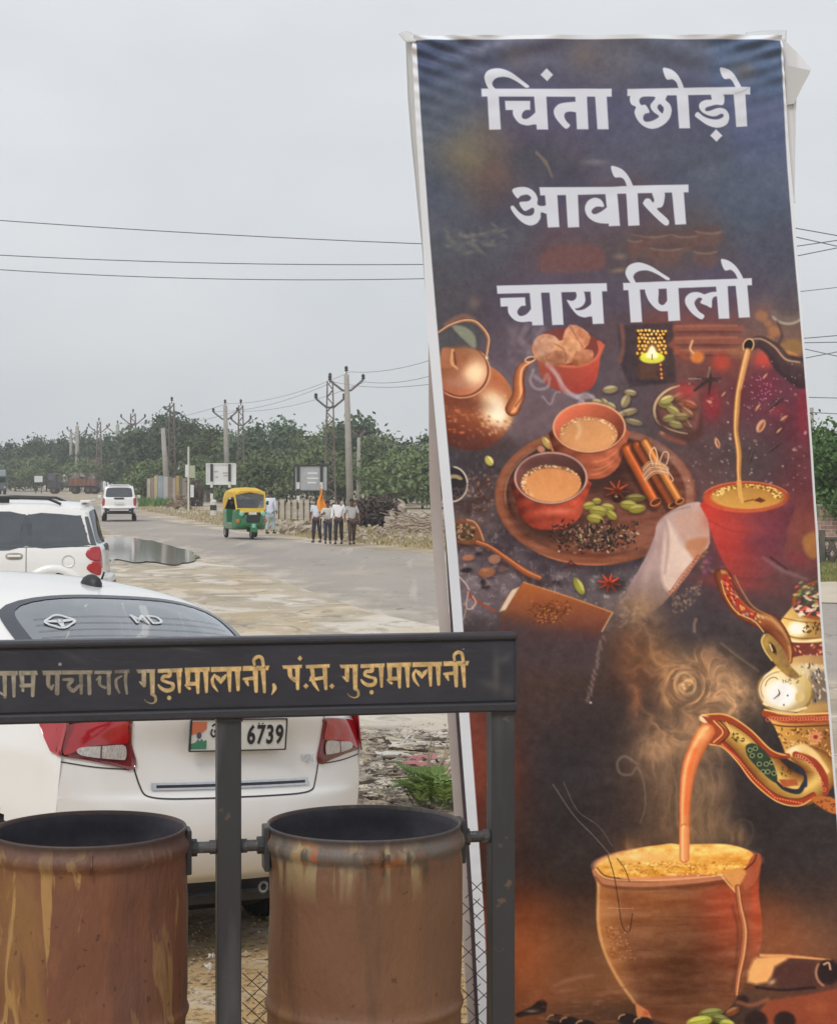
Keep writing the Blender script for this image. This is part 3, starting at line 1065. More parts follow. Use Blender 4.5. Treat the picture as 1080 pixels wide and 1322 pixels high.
jali_fence()
class Canvas:
 def __init__(self, X, Y, base=(80, 80, 80)):
  self.X = X; self.Y = Y
  self.rgb = np.zeros(X.shape + (3,), np.float32) + np.asarray(base, np.float32)
  self.rmin = Y.min(1); self.rmax = Y.max(1)
  self.px = abs(X[0, -1] - X[0, 0]) / X.shape[1]

 def win(self, x0, y0, x1, y1):
  rows = np.nonzero((self.rmax >= y0) & (self.rmin <= y1))[0]
  if len(rows) == 0:
   return None
  r0, r1 = rows[0], rows[-1] + 1
  sub = self.X[r0:r1]
  cols = np.nonzero((sub.max(0) >= x0) & (sub.min(0) <= x1))[0]
  if len(cols) == 0:
   return None
  return (slice(r0, r1), slice(cols[0], cols[-1] + 1))

 def put(self, w, a, col, op=1.0, mode='mix'):
  if w is None:
   return
  a = np.clip(a, 0, 1)[..., None] * op
  c = np.asarray(col, np.float32)
  old = self.rgb[w]
  if mode == 'mix':
   self.rgb[w] = old * (1 - a) + c * a
  elif mode == 'add':
   self.rgb[w] = old + c * a
  elif mode == 'mul':
   self.rgb[w] = old * (1 - a + c * a)

 # every mask returns (window, alpha, u, v)
 def ell(self, cx, cy, rx, ry, rot=0.0, soft=1.6):
  m = max(rx, ry) + soft * 2 + 2
  w = self.win(cx - m, cy - m, cx + m, cy + m)
  if w is None:
   return None, None, None, None
  dx = self.X[w] - cx; dy = self.Y[w] - cy
  c, s = math.cos(math.radians(rot)), math.sin(math.radians(rot))
  u = (dx * c + dy * s) / rx; v = (-dx * s + dy * c) / ry
  r = np.sqrt(u * u + v * v)
  d = (r - 1) * min(rx, ry)
  return w, np.clip(0.5 - d / soft, 0, 1), u, v

 def ellipse(self, cx, cy, rx, ry, col, rot=0.0, soft=1.6, op=1.0, mode='mix'):
  w, a, u, v = self.ell(cx, cy, rx, ry, rot, soft)
  if w is not None:
   self.put(w, a, col(u, v) if callable(col) else col, op, mode)

 def blob(self, cx, cy, rx, ry, col, rot=0.0, op=1.0, mode='mix', p=1.0):
  k = 2.4
  w, _, u, v = self.ell(cx, cy, rx * k, ry * k, rot)
  if w is not None:
   r2 = (u * u + v * v) * k * k
   self.put(w, np.exp(-r2 ** p) * (r2 < k * k), col, op, mode)

 def ring(self, cx, cy, rx, ry, width, col, rot=0.0, a0=None, a1=None, op=1.0, soft=1.4, mode='mix'):
  m = max(rx, ry) + width + 4
  w = self.win(cx - m, cy - m, cx + m, cy + m)
  if w is None:
   return
  dx = self.X[w] - cx; dy = self.Y[w] - cy
  c, s = math.cos(math.radians(rot)), math.sin(math.radians(rot))
  u = (dx * c + dy * s) / rx; v = (-dx * s + dy * c) / ry
  r = np.sqrt(u * u + v * v) + 1e-6
  g = np.sqrt((u / rx) ** 2 + (v / ry) ** 2) / r + 1e-6
  d = np.abs(r - 1) / g - width / 2
  a = np.clip(0.5 - d / soft, 0, 1)
  if a0 is not None:
   th = np.degrees(np.arctan2(v, u)) % 360
   span = (a1 - a0) % 360
   rel = (th - a0) % 360
   edge = np.minimum(rel, span - rel) / 12.0
   a = a * np.clip(edge, 0, 1) * (rel <= span)
  self.put(w, a, col, op, mode)

 def poly_mask(self, pts, soft=1.4, smooth=0):
  P = smooth_pts(pts, True, smooth) if smooth else np.asarray(pts, float)
  x0, y0 = P.min(0) - soft - 2; x1, y1 = P.max(0) + soft + 2
  w = self.win(x0, y0, x1, y1)
  if w is None:
   return None, None
  X = self.X[w]; Y = self.Y[w]
  inside = np.zeros(X.shape, bool); d2 = np.full(X.shape, 1e9)
  n = len(P)
  for i in range(n):
   ax, ay = P[i]; bx, by = P[(i + 1) % n]
   ex, ey = bx - ax, by - ay
   L2 = ex * ex + ey * ey
   if L2 < 1e-9:
    continue
   t = np.clip(((X - ax) * ex + (Y - ay) * ey) / L2, 0, 1)
   qx = X - ax - t * ex; qy = Y - ay - t * ey
   np.minimum(d2, qx * qx + qy * qy, out=d2)
   if ay != by:
    cond = ((ay > Y) != (by > Y)) & (X < ex * (Y - ay) / ey + ax)
    inside ^= cond
  d = np.sqrt(d2)
  d = np.where(inside, -d, d)
  return w, np.clip(0.5 - d / soft, 0, 1)

 def poly(self, pts, col, soft=1.4, smooth=0, op=1.0, mode='mix'):
  w, a = self.poly_mask(pts, soft, smooth)
  if w is not None:
   self.put(w, a, col(self.X[w], self.Y[w]) if callable(col) else col, op, mode)

 def stroke_mask(self, pts, widths, soft=1.4, smooth=6):
  P = smooth_pts(pts, False, smooth) if smooth and len(pts) > 2 else np.asarray(pts, float)
  if np.isscalar(widths):
   W = np.full(len(P), float(widths))
  else:
   W = np.interp(np.linspace(0, 1, len(P)), np.linspace(0, 1, len(widths)), widths)
  m = W.max() / 2 + soft + 2
  x0, y0 = P.min(0) - m; x1, y1 = P.max(0) + m
  w = self.win(x0, y0, x1, y1)
  if w is None:
   return None, None, None
  X = self.X[w]; Y = self.Y[w]
  best = np.full(X.shape, 1e9); side = np.zeros(X.shape)
  for i in range(len(P) - 1):
   ax, ay = P[i]; bx, by = P[i + 1]
   ex, ey = bx - ax, by - ay
   L2 = ex * ex + ey * ey
   if L2 < 1e-9:
    continue
   t = np.clip(((X - ax) * ex + (Y - ay) * ey) / L2, 0, 1)
   qx = X - ax - t * ex; qy = Y - ay - t * ey
   dist = np.sqrt(qx * qx + qy * qy)
   hw = (W[i] * (1 - t) + W[i + 1] * t) / 2
   d = dist - hw
   sgn = np.sign(ex * qy - ey * qx) * dist / np.maximum(hw, 0.3)
   upd = d < best
   best = np.where(upd, d, best); side = np.where(upd, sgn, side)
  return w, np.clip(0.5 - best / soft, 0, 1), np.clip(side, -1, 1)

 def stroke(self, pts, widths, col, soft=1.4, smooth=6, op=1.0, mode='mix'):
  w, a, s = self.stroke_mask(pts, widths, soft, smooth)
  if w is not None:
   self.put(w, a, col(s) if callable(col) else col, op, mode)

 def tube(self, pts, widths, dark, mid, light, lp=-0.35, soft=1.4, smooth=6, op=1.0):
  dark, mid, light = (np.asarray(c, np.float32) for c in (dark, mid, light))

  def col(s):
   k = np.clip(np.abs(s), 0, 1)[..., None] ** 2
   c = mid * (1 - k) + dark * k
   h = np.exp(-((s - lp) / 0.28) ** 2)[..., None]
   return c * (1 - h) + light * h
  self.stroke(pts, widths, col, soft, smooth, op)

 def field(self, samples, sigma, rows=None):
  S = np.array([(x, y) + tuple(c) for x, y, c in samples], np.float32)
  st = 4
  X = self.X[::st, ::st]; Y = self.Y[::st, ::st]
  num = np.zeros(X.shape + (3,)); den = np.zeros(X.shape) + 1e-9
  for s in S:
   g = np.exp(-np.minimum(((X - s[0]) ** 2 + (Y - s[1]) ** 2) / (2 * sigma ** 2), 60)) + 1e-12
   num += g[..., None] * s[2:]; den += g
  small = num / den[..., None]
  ny, nx = self.X.shape
  ry = np.clip(np.arange(ny) / st, 0, X.shape[0] - 1.001); rx = np.clip(np.arange(nx) / st, 0, X.shape[1] - 1.001)
  iy = ry.astype(int); ix = rx.astype(int)
  fy = (ry - iy)[:, None, None]; fx = (rx - ix)[None, :, None]
  A = small[iy][:, ix]; B = small[iy][:, ix + 1]; Cc = small[iy + 1][:, ix]; D = small[iy + 1][:, ix + 1]
  self.rgb[:] = (A * (1 - fx) + B * fx) * (1 - fy) + (Cc * (1 - fx) + D * fx) * fy


def Z(pts, ox, oy, s):
 return [(ox + x / s, oy + y / s) for x, y in pts]


def paint_letters(C):
 """three lines of white Devanagari lettering"""
 col = (206, 211, 224)
 alpha = {}

 def sharp(pts, o):
  C.poly(Z(pts, *o), col, soft=1.3)

 def curv(pts, o, holes=()):
  w, a = C.poly_mask(Z(pts, *o), 1.3, 4)
  for h in holes:
   w2, a2 = C.poly_mask(Z(h, *o), 1.3, 4)
   full = np.zeros(C.X.shape, np.float32); full[w] = a
   full[w2] *= (1 - a2)
   a = full[w]
  C.put(w, a, col)
 for cx, cy, rx, ry in ((708, 135, 92, 38), (890, 132, 82, 40), (772, 262, 118, 38), (710, 388, 78, 34), (886, 380, 88, 34)):
  C.blob(cx, cy, rx, ry, (78, 76, 112), op=0.45, p=1.6)
 o = (610, 80, 5.684)
 sharp([(62, 198), (1017, 198), (1017, 257), (65, 257)], o)
 sharp([(106, 250), (190, 250), (205, 498), (120, 500)], o)
 curv([(122, 205), (95, 160), (85, 110), (105, 70), (150, 50), (210, 50), (280, 78), (350, 128), (413, 178), (398, 191), (380, 186), (330, 150), (265, 118), (210, 112), (165, 125), (143, 155), (150, 182), (172, 208)], o)
 sharp([(540, 48), (588, 95), (545, 142), (495, 95)], o)
 sharp([(235, 288), (420, 288), (420, 354), (240, 355)], o)
 curv([(308, 340), (292, 375), (305, 412), (340, 452), (392, 468), (440, 462), (480, 450), (480, 352), (458, 372), (425, 402), (395, 420), (368, 418), (358, 400), (366, 372), (390, 345)], o)
 sharp([(448, 250), (538, 250), (552, 498), (468, 498)], o)
 sharp([(750, 250), (835, 250), (847, 495), (762, 495)], o)
 curv([(775, 298), (680, 300), (630, 312), (600, 340), (592, 370), (605, 410), (640, 455), (682, 492), (712, 467), (688, 440), (672, 410), (672, 385), (687, 370), (720, 366), (775, 367)], o)
 sharp([(895, 250), (980, 250), (995, 495), (912, 495)], o)
 o = (795, 80, 5.684)
 sharp([(80, 200), (983, 182), (983, 237), (80, 252)], o)
 curv([(118, 240), (98, 280), (112, 315), (142, 332), (132, 370), (150, 420), (190, 465), (245, 490), (300, 485), (355, 455), (392, 410), (405, 355), (390, 310), (360, 280), (364, 238), (240, 236)], o,
         holes=[[(278, 258), (205, 256), (175, 268), (168, 292), (182, 318), (214, 318), (243, 370), (212, 381), (196, 405), (203, 432), (225, 440), (265, 432), (312, 402), (275, 372), (252, 342), (250, 315), (264, 296), (280, 275)],
    [(320, 312), (344, 335), (345, 360), (335, 378), (310, 355), (300, 335), (308, 318)]])
 sharp([(440, 240), (525, 240), (540, 487), (460, 488)], o)
 curv([(340, 50), (385, 50), (425, 72), (460, 115), (494, 195), (458, 197), (440, 155), (410, 130), (365, 128)], o)
 curv([(697, 240), (783, 238), (785, 312), (730, 315), (690, 325), (660, 335), (650, 350), (660, 362), (690, 358), (740, 340), (785, 342), (815, 365), (828, 405), (815, 450), (780, 475), (730, 482), (670, 465), (610, 425), (575, 395), (597, 368), (640, 400), (700, 420), (750, 420), (784, 402), (782, 384), (765, 382), (730, 398), (690, 398), (640, 378), (612, 350), (605, 320), (620, 295), (655, 280), (698, 275)], o)
 sharp([(732, 494), (778, 540), (735, 585), (688, 540)], o)
 sharp([(860, 235), (947, 235), (962, 470), (880, 476)], o)
 curv([(758, 48), (800, 48), (842, 68), (880, 115), (917, 190), (878, 190), (855, 148), (830, 125), (785, 122)], o)
 o = (650, 200, 4.32)
 sharp([(198, 180), (600, 178), (715, 170), (1030, 164), (1030, 207), (715, 214), (420, 222), (203, 226)], o)
 curv([(46, 197), (85, 180), (130, 182), (168, 204), (188, 240), (188, 276), (215, 285), (242, 282), (242, 326), (208, 320), (205, 350), (185, 380), (150, 393), (110, 380), (70, 345), (38, 297), (52, 283), (85, 318), (120, 338), (158, 335), (170, 312), (160, 294), (115, 312), (86, 266), (135, 258), (152, 240), (132, 222), (95, 228), (75, 242)], o)
 sharp([(228, 210), (297, 210), (310, 402), (245, 404)], o)
 sharp([(345, 210), (412, 210), (421, 402), (357, 404)], o)
 curv([(515, 238), (545, 252), (558, 288), (520, 287), (495, 302), (490, 320), (508, 330), (545, 314), (580, 288), (600, 288), (600, 372), (545, 381), (495, 366), (462, 335), (452, 295), (465, 260), (490, 242)], o)
 sharp([(565, 208), (632, 208), (648, 395), (585, 397)], o)
 sharp([(682, 204), (745, 204), (757, 392), (693, 395)], o)
 curv([(597, 65), (630, 67), (665, 85), (695, 120), (720, 175), (690, 178), (672, 140), (650, 125), (615, 122)], o)
 curv([(828, 204), (893, 204), (893, 262), (880, 290), (855, 302), (920, 365), (895, 390), (785, 285), (780, 258), (795, 242), (815, 245), (830, 264), (838, 250)], o)
 sharp([(937, 202), (1003, 202), (1017, 385), (955, 388)], o)
 o = (630, 325, 6.0)
 sharp([(65, 262), (917, 242), (920, 305), (70, 325)], o)
 sharp([(92, 358), (285, 352), (290, 418), (96, 425)], o)
 curv([(163, 412), (152, 455), (165, 490), (205, 530), (260, 545), (310, 540), (350, 532), (350, 430), (300, 480), (260, 497), (235, 490), (225, 465), (235, 440), (255, 412)], o)
 sharp([(320, 308), (408, 308), (428, 568), (340, 570)], o)
 sharp([(473, 306), (565, 306), (583, 565), (495, 568)], o)
 curv([(680, 300), (735, 304), (750, 350), (750, 385), (733, 415), (700, 435), (672, 441), (690, 453), (740, 445), (785, 415), (815, 388), (815, 490), (780, 502), (740, 508), (690, 490), (645, 440), (612, 385), (612, 372), (645, 380), (672, 368), (684, 340)], o)
 sharp([(790, 300), (880, 300), (895, 557), (808, 560)], o)
 o = (790, 325, 5.4)
 sharp([(75, 217), (972, 183), (973, 233), (78, 268)], o)
 sharp([(111, 258), (192, 258), (208, 490), (128, 493)], o)
 curv([(132, 220), (100, 175), (92, 140), (110, 100), (150, 78), (200, 75), (270, 100), (340, 145), (400, 185), (380, 197), (320, 160), (255, 132), (205, 130), (165, 145), (147, 175), (164, 218)], o)
 curv([(232, 252), (317, 250), (320, 345), (340, 370), (362, 366), (392, 335), (396, 405), (360, 415), (320, 408), (275, 370), (242, 318)], o)
 sharp([(377, 248), (460, 246), (472, 480), (390, 484)], o)
 curv([(640, 445), (618, 472), (560, 435), (520, 385), (505, 345), (515, 310), (550, 285), (600, 282), (640, 296), (665, 288), (700, 280), (745, 280), (745, 306), (708, 315), (694, 340), (690, 390), (655, 375), (612, 356), (625, 328), (600, 321), (575, 345), (575, 372), (602, 415)], o)
 sharp([(722, 238), (803, 235), (815, 466), (740, 468)], o)
 sharp([(858, 230), (940, 228), (957, 457), (880, 461)], o)
 curv([(757, 55), (795, 55), (840, 80), (880, 125), (912, 190), (878, 191), (855, 150), (825, 125), (782, 127)], o)


def paint_banner(X, Y):
 C = Canvas(X, Y)
 rng = random.Random(5)
 F = [(560, 70, (82, 90, 112)), (620, 70, (86, 90, 112)), (700, 70, (92, 92, 110)), (780, 75, (96, 94, 106)), (850, 75, (90, 94, 112)), (980, 80, (86, 100, 128)),
         (560, 150, (86, 93, 110)), (545, 60, (78, 88, 118)), (560, 250, (84, 90, 108)), (605, 205, (106, 102, 98)), (640, 222, (98, 86, 90)), (690, 212, (80, 80, 92)),
         (700, 170, (92, 88, 108)), (800, 150, (88, 90, 112)), (880, 180, (88, 90, 110)), (900, 210, (86, 92, 110)), (985, 170, (94, 102, 132)), (995, 240, (88, 96, 118)), (960, 260, (84, 92, 112)),
         (570, 310, (84, 86, 100)), (605, 330, (80, 82, 95)), (660, 300, (84, 84, 98)), (720, 330, (98, 82, 90)), (770, 315, (94, 84, 92)), (830, 300, (98, 86, 88)), (900, 310, (90, 86, 92)), (1000, 310, (82, 84, 100)),
         (575, 385, (82, 80, 88)), (600, 365, (80, 78, 90)), (640, 395, (86, 78, 88)), (700, 360, (90, 82, 94)), (790, 360, (86, 80, 94)), (850, 345, (96, 84, 88)), (930, 370, (86, 80, 98)), (1000, 380, (80, 80, 98)),
         (650, 440, (90, 80, 92)), (690, 500, (112, 98, 108)), (660, 470, (96, 86, 98)), (700, 540, (108, 92, 100)), (770, 430, (88, 74, 82)), (790, 480, (92, 82, 92)), (800, 540, (100, 88, 98)), (830, 510, (84, 74, 82)), (840, 560, (84, 74, 80)),
         (590, 600, (68, 66, 76)), (620, 600, (76, 70, 76)), (640, 640, (96, 82, 84)), (610, 650, (98, 82, 82)), (640, 700, (84, 74, 82)), (600, 740, (106, 94, 102)), (630, 770, (116, 104, 112)), (650, 740, (92, 82, 92)), (700, 750, (100, 90, 98)),
         (730, 740, (88, 78, 86)), (760, 775, (102, 92, 98)), (800, 740, (86, 78, 86)), (800, 770, (96, 88, 94)), (830, 740, (84, 76, 84)),
         (880, 420, (118, 78, 72)), (920, 420, (122, 74, 70)), (900, 470, (116, 78, 74)), (960, 420, (108, 84, 84)), (1000, 400, (96, 88, 92)), (1015, 440, (122, 96, 82)), (940, 470, (126, 74, 70)), (1010, 480, (84, 70, 80)),
         (880, 530, (92, 66, 74)), (920, 520, (112, 62, 70)), (915, 490, (90, 76, 82)), (990, 500, (112, 58, 76)), (1000, 530, (100, 62, 78)), (1030, 520, (112, 62, 74)), (960, 530, (98, 66, 76)), (970, 580, (82, 72, 78)), (1035, 570, (106, 62, 72)), (920, 570, (86, 74, 78)), (900, 600, (92, 72, 78)), (990, 590, (86, 74, 80)), (1040, 620, (104, 64, 74)), (900, 630, (108, 80, 82)), (940, 610, (96, 82, 84)),
         (1030, 660, (110, 66, 74)), (1030, 690, (132, 74, 76)), (1040, 720, (112, 66, 74)), (1045, 690, (136, 94, 72)), (1000, 735, (112, 70, 74)), (1040, 745, (78, 66, 72)), (960, 750, (122, 64, 70)), (1000, 760, (84, 68, 72)),
         (900, 760, (78, 70, 76)), (880, 740, (96, 76, 84)), (860, 790, (72, 66, 74)), (930, 790, (76, 68, 74)), (960, 810, (72, 68, 76)), (985, 790, (80, 70, 74)), (900, 820, (70, 66, 74)), (960, 850, (68, 64, 74)), (940, 880, (72, 68, 74)),
         (620, 830, (68, 64, 72)), (660, 850, (78, 66, 70)), (700, 840, (88, 68, 68)), (740, 840, (80, 68, 72)), (700, 900, (82, 68, 72)), (660, 930, (70, 62, 68)), (770, 860, (78, 68, 72)), (740, 920, (72, 64, 72)), (800, 860, (92, 70, 66)), (815, 830, (98, 74, 66)),
         (790, 920, (76, 68, 74)), (760, 950, (66, 62, 72)), (820, 940, (72, 64, 70)), (615, 950, (128, 72, 70)), (640, 950, (118, 74, 66)), (620, 1010, (132, 72, 64)), (625, 1060, (98, 60, 60)), (645, 1050, (84, 62, 60)), (620, 1120, (74, 56, 58)), (640, 1000, (112, 72, 62)),
         (690, 960, (66, 62, 74)), (720, 1000, (64, 62, 74)), (680, 1040, (68, 62, 70)), (720, 1070, (62, 60, 70)), (760, 1030, (62, 58, 66)), (690, 1110, (70, 62, 68)), (740, 1120, (66, 60, 66)), (660, 1120, (76, 62, 62)),
         (860, 990, (96, 84, 82)), (830, 1010, (80, 70, 74)), (900, 1040, (98, 86, 82)), (850, 1050, (94, 80, 76)), (800, 1060, (70, 62, 68)), (960, 1010, (66, 62, 72)), (980, 1060, (62, 60, 70)), (1030, 1080, (64, 62, 72)), (1070, 1090, (66, 64, 72)), (1040, 1140, (66, 62, 70)), (1010, 1120, (66, 60, 68)),
         (665, 1170, (112, 70, 56)), (660, 1210, (134, 76, 52)), (690, 1200, (122, 78, 58)), (740, 1180, (88, 68, 64)), (720, 1230, (116, 76, 58)), (670, 1250, (140, 76, 50)), (740, 1240, (118, 84, 66)), (700, 1270, (136, 88, 68)), (660, 1290, (124, 74, 52)), (740, 1290, (128, 90, 72)), (720, 1315, (118, 80, 64)), (780, 1290, (126, 84, 62)), (680, 1310, (120, 76, 58)), (630, 1180, (98, 58, 52)), (630, 1280, (96, 58, 50)),
         (990, 1200, (108, 72, 60)), (1010, 1190, (120, 76, 58)), (1050, 1170, (84, 68, 68)), (1080, 1180, (78, 66, 68)), (1060, 1220, (114, 74, 58)), (1000, 1230, (124, 74, 56)), (1080, 1220, (98, 70, 62)), (1000, 1290, (84, 62, 58)), (1060, 1290, (90, 60, 54)), (1090, 1290, (88, 58, 52)),
         (600, 1400, (90, 56, 46)), (800, 1400, (86, 60, 50)), (1000, 1400, (80, 56, 50)), (1100, 1400, (80, 56, 50))]
 C.field(F, 26)
 n1 = fbm(X, Y, 46, 4, 3) - 0.5
 n2 = fbm(X, Y, 9, 3, 8) - 0.5
 C.rgb += (n1 * 14 + n2 * 8)[..., None]
 grey = np.clip((Y - 560) / 60, 0, 1) * np.clip((820 - Y) / 40, 0, 1) * np.clip((860 - X) / 40, 0, 1)
 slate = fbm(X, Y, 16, 4, 21) - 0.5
 speck = np.clip(fbm(X, Y, 5, 2, 22) - 0.62, 0, 1) * 3
 C.rgb += (grey * (slate * 52 + speck * 44))[..., None]
 lowk = np.clip((Y - 790) / 60, 0, 1)[..., None]
 C.rgb = C.rgb * (1 - lowk * np.array([.06, .10, .17]))
 hot = np.exp(-((X - 672) / 50) ** 2 - ((Y - 1235) / 60) ** 2) + .55 * np.exp(-((X - 1010) / 60) ** 2 - ((Y - 1205) / 36) ** 2)
 C.rgb += hot[..., None] * np.array([14, 6, 2])
 C.rgb += np.clip((Y - 1150) / 70, 0, 1)[..., None] * np.array([15, 15, 13])
 # ---- blurred things behind the lettering
 C.blob(605, 204, 22, 14, (118, 112, 100), 40, 0.7)
 C.blob(640, 224, 22, 12, (108, 90, 92), 0, 0.6)
 C.ellipse(690, 208, 34, 20, (78, 80, 94), -10, 14, 0.55)
 C.stroke([(692, 197), (704, 210), (712, 228)], [3, 5, 2], (128, 118, 104), 3, op=0.7)
 C.blob(768, 209, 14, 4, (128, 124, 138), 0, 0.7)
 for k in range(44):
  a = rng.random()
  x = 575 + 78 * rng.random(); y = 302 + 16 * math.sin((x - 575) / 25) - 12 * (x - 575) / 78 + rng.uniform(-16, 14)
  C.blob(x, y, rng.uniform(2, 7), rng.uniform(1.5, 3.5), (122, 120, 118) if rng.random() < .5 else (100, 102, 108), rng.uniform(-40, 40), 0.55)
 C.poly([(696, 338), (706, 322), (745, 315), (776, 320), (778, 346), (740, 350), (700, 352)], (112, 82, 84), 7, 4, 0.75)
 for x, y, rx, ry in ((840, 300, 26, 6), (885, 300, 20, 6), (915, 296, 18, 5), (860, 318, 22, 5), (910, 322, 16, 5), (820, 308, 10, 4)):
  C.ellipse(x, y + 10, rx, ry + 9, (110, 84, 82), 0, 5, 0.55)
  C.ellipse(x, y, rx, ry, (92, 80, 84), 0, 3, 0.8)
  C.ring(x, y, rx, ry, 2, (142, 122, 114), 0, 20, 170, 0.6, 3)
 C.blob(800, 331, 8, 4, (132, 118, 112), 0, 0.7); C.blob(798, 349, 10, 3, (140, 122, 100), -8, 0.7)
 C.blob(612, 391, 8, 9, (130, 112, 104), 0, 0.5)
 C.ellipse(795, 245, 60, 60, (96, 88, 96), 0, 60, 0.25)
 for x, y, r, c in ((985, 402, 14, (132, 96, 88)), (998, 425, 12, (140, 98, 84)), (960, 92, 14, (112, 104, 104)), (752, 70, 16, (112, 100, 100)), (664, 74, 16, (104, 98, 106))):
  C.blob(x, y, r, r, c, 0, 0.55)
 # wrinkle lines near the hung top edge are geometry; here only the faint weave
 # ---- copper kettle at the left edge
 C.ellipse(640, 590, 60, 14, (74, 66, 72), -14, 16, 0.5)
 cop = lambda u, v: np.stack([np.clip(144 + 44 * (u * .7 - v * .25) - 64 * np.clip(v - .25, 0, 1) - 20 * np.clip(np.abs(u) - .7, 0, 1) * 3, 60, 230),
                                 np.clip(88 + 32 * (u * .7 - v * .25) - 50 * np.clip(v - .25, 0, 1), 48, 200),
                                 np.clip(66 + 22 * (u * .7 - v * .25) - 30 * np.clip(v - .25, 0, 1), 44, 180)], -1)
 C.ellipse(607, 524, 57, 57, cop, 0, 2)
 for k in range(150):
  th = rng.uniform(0, 6.28); rr = 54 * math.sqrt(rng.random())
  x = 607 + rr * math.cos(th); y = 528 + rr * math.sin(th) * .95
  if y < 508 or x < 572:
   continue
  b = math.exp(-((x - 648) / 26) ** 2 - ((y - 540) / 26) ** 2)
  c = (226, 178, 140) if rng.random() < .35 + .5 * b else (112, 68, 52)
  C.blob(x, y, 2.0, 1.4, c, rng.uniform(0, 90), 0.25 + .4 * b)
 C.blob(638, 528, 18, 25, (240, 216, 188), -28, 0.97, p=1.5)
 C.blob(641, 532, 10, 15, (246, 240, 226), -28, 0.9)
 for k in range(26):
  C.blob(rng.uniform(618, 662), rng.uniform(535, 560), 2.2, 1.5, (120, 70, 48) if k % 2 else (236, 190, 150), 20, 0.5)
 for k in range(26):
  C.blob(rng.uniform(577, 600), rng.uniform(528, 562), 2.4, 1.4, (212, 128, 84) if k % 3 else (96, 62, 52), 0, 0.5)
 C.blob(600, 520, 36, 10, (108, 66, 54), 8, 0.7)
 C.blob(605, 572, 44, 10, (98, 66, 62), 0, 0.7)
 C.ellipse(596, 478, 34, 34, lambda u, v: np.stack([156 + 44 * u * .6 + 14 * v, 106 + 36 * u * .5, 84 + 32 * u * .5], -1).clip(70, 235), 8, 2)
 C.blob(613, 482, 16, 17, (238, 212, 182), 20, 0.95, p=1.4)
 C.blob(590, 494, 20, 8, (166, 128, 116), 0, 0.6)
 C.blob(592, 462, 15, 12, (150, 96, 72), 0, 0.7)
 C.ring(595, 478, 35, 34, 3, (112, 70, 56), 8, 280, 120, 0.9)
 C.ring(595, 479, 37, 34.5, 1.8, (204, 158, 128), 8, 300, 125, 0.8)
 C.poly([(570, 450), (582, 448), (587, 452), (586, 472), (570, 474)], (158, 108, 84), 3, 3)
 C.stroke([(584, 452), (583, 468), (590, 476)], [3, 4, 2], (202, 160, 120), 2, op=.8)
 C.stroke([(586, 455), (588, 470)], 2.5, (110, 72, 58), 2)
 C.poly([(570, 430), (590, 420), (612, 418), (624, 428), (618, 450), (600, 448), (572, 448)], (84, 82, 88), 4, 3, 0.8)
 C.poly([(583, 421), (600, 422), (613, 434), (613, 450), (600, 440)], (134, 138, 126), 3, 3, 0.85)
 C.poly([(572, 418), (595, 405), (612, 410), (620, 420), (600, 414), (580, 420)], (136, 100, 92), 4, 3, .7)
 C.tube([(566, 429), (580, 420), (598, 414), (612, 415), (623, 424), (630, 436), (629, 450), (627, 461)], [3, 4, 4.5, 5, 5, 5, 4.4, 4.6], (112, 82, 68), (156, 120, 100), (206, 170, 138))
 C.blob(628, 462, 2, 2, (230, 212, 190), 0, .9)
 C.tube([(661, 528), (669, 510), (669, 490), (673, 474), (687, 465)], [19, 17, 14, 11, 6], (104, 62, 46), (170, 108, 78), (226, 164, 124), lp=.35)
 C.stroke([(665, 525), (675, 508), (676, 488), (681, 473)], [2, 2, 2, 1], (110, 64, 46), 2, op=.7)
 C.ellipse(684, 464, 5, 2.2, (84, 58, 50), -14); C.ring(684, 464, 6.5, 3.2, 1.4, (220, 176, 142), -14)
 # ---- smoke over the kettle spout
 for k in range(26):
  C.blob(rng.uniform(655, 705), rng.uniform(420, 480), rng.uniform(3, 9), rng.uniform(2, 5), (150, 136, 146), rng.uniform(-60, 60), 0.18)
 # ---- bowl of jaggery
 C.poly([(690, 440), (694, 470), (700, 490), (716, 503), (740, 508), (760, 503), (770, 488), (774, 462), (774, 440)], lambda x, y: np.stack([158 + (x - 735) * .35 - (y - 480) * .5, 80 - (y - 480) * .45 + 0 * x, 70 - (y - 480) * .25 + 0 * x], -1), 2.4, 3)
 C.ellipse(733, 448, 41, 25, (122, 70, 66), 6, 2)
 C.ring(733, 448, 41, 25, 4, (182, 104, 86), 6, 330, 150)
 J = [([(687, 446), (694, 434), (708, 431), (722, 440), (718, 460), (706, 470), (690, 462)], (176, 132, 112)),
         ([(726, 436), (735, 419), (752, 424), (762, 436), (752, 452), (732, 448)], (182, 126, 98)),
         ([(714, 446), (728, 438), (748, 440), (746, 462), (730, 470), (714, 462)], (192, 142, 112)),
         ([(744, 453), (764, 452), (764, 464), (750, 472), (738, 470)], (172, 118, 94)),
         ([(703, 460), (718, 452), (734, 458), (728, 470), (712, 472)], (164, 118, 98))]
 for p, c in J:
  n = fbm
  C.poly(p, lambda x, y, c=c: np.asarray(c) + ((fbm(x, y, 9, 3, 31) - .5) * 60)[..., None] - ((y - 448) * .7)[..., None], 1.8, 2)
 C.stroke([(735, 420), (744, 436), (752, 448)], 1.8, (138, 90, 72), 2, op=.6)
 C.stroke([(716, 444), (728, 452), (730, 468)], 1.6, (126, 84, 70), 2, op=.6)
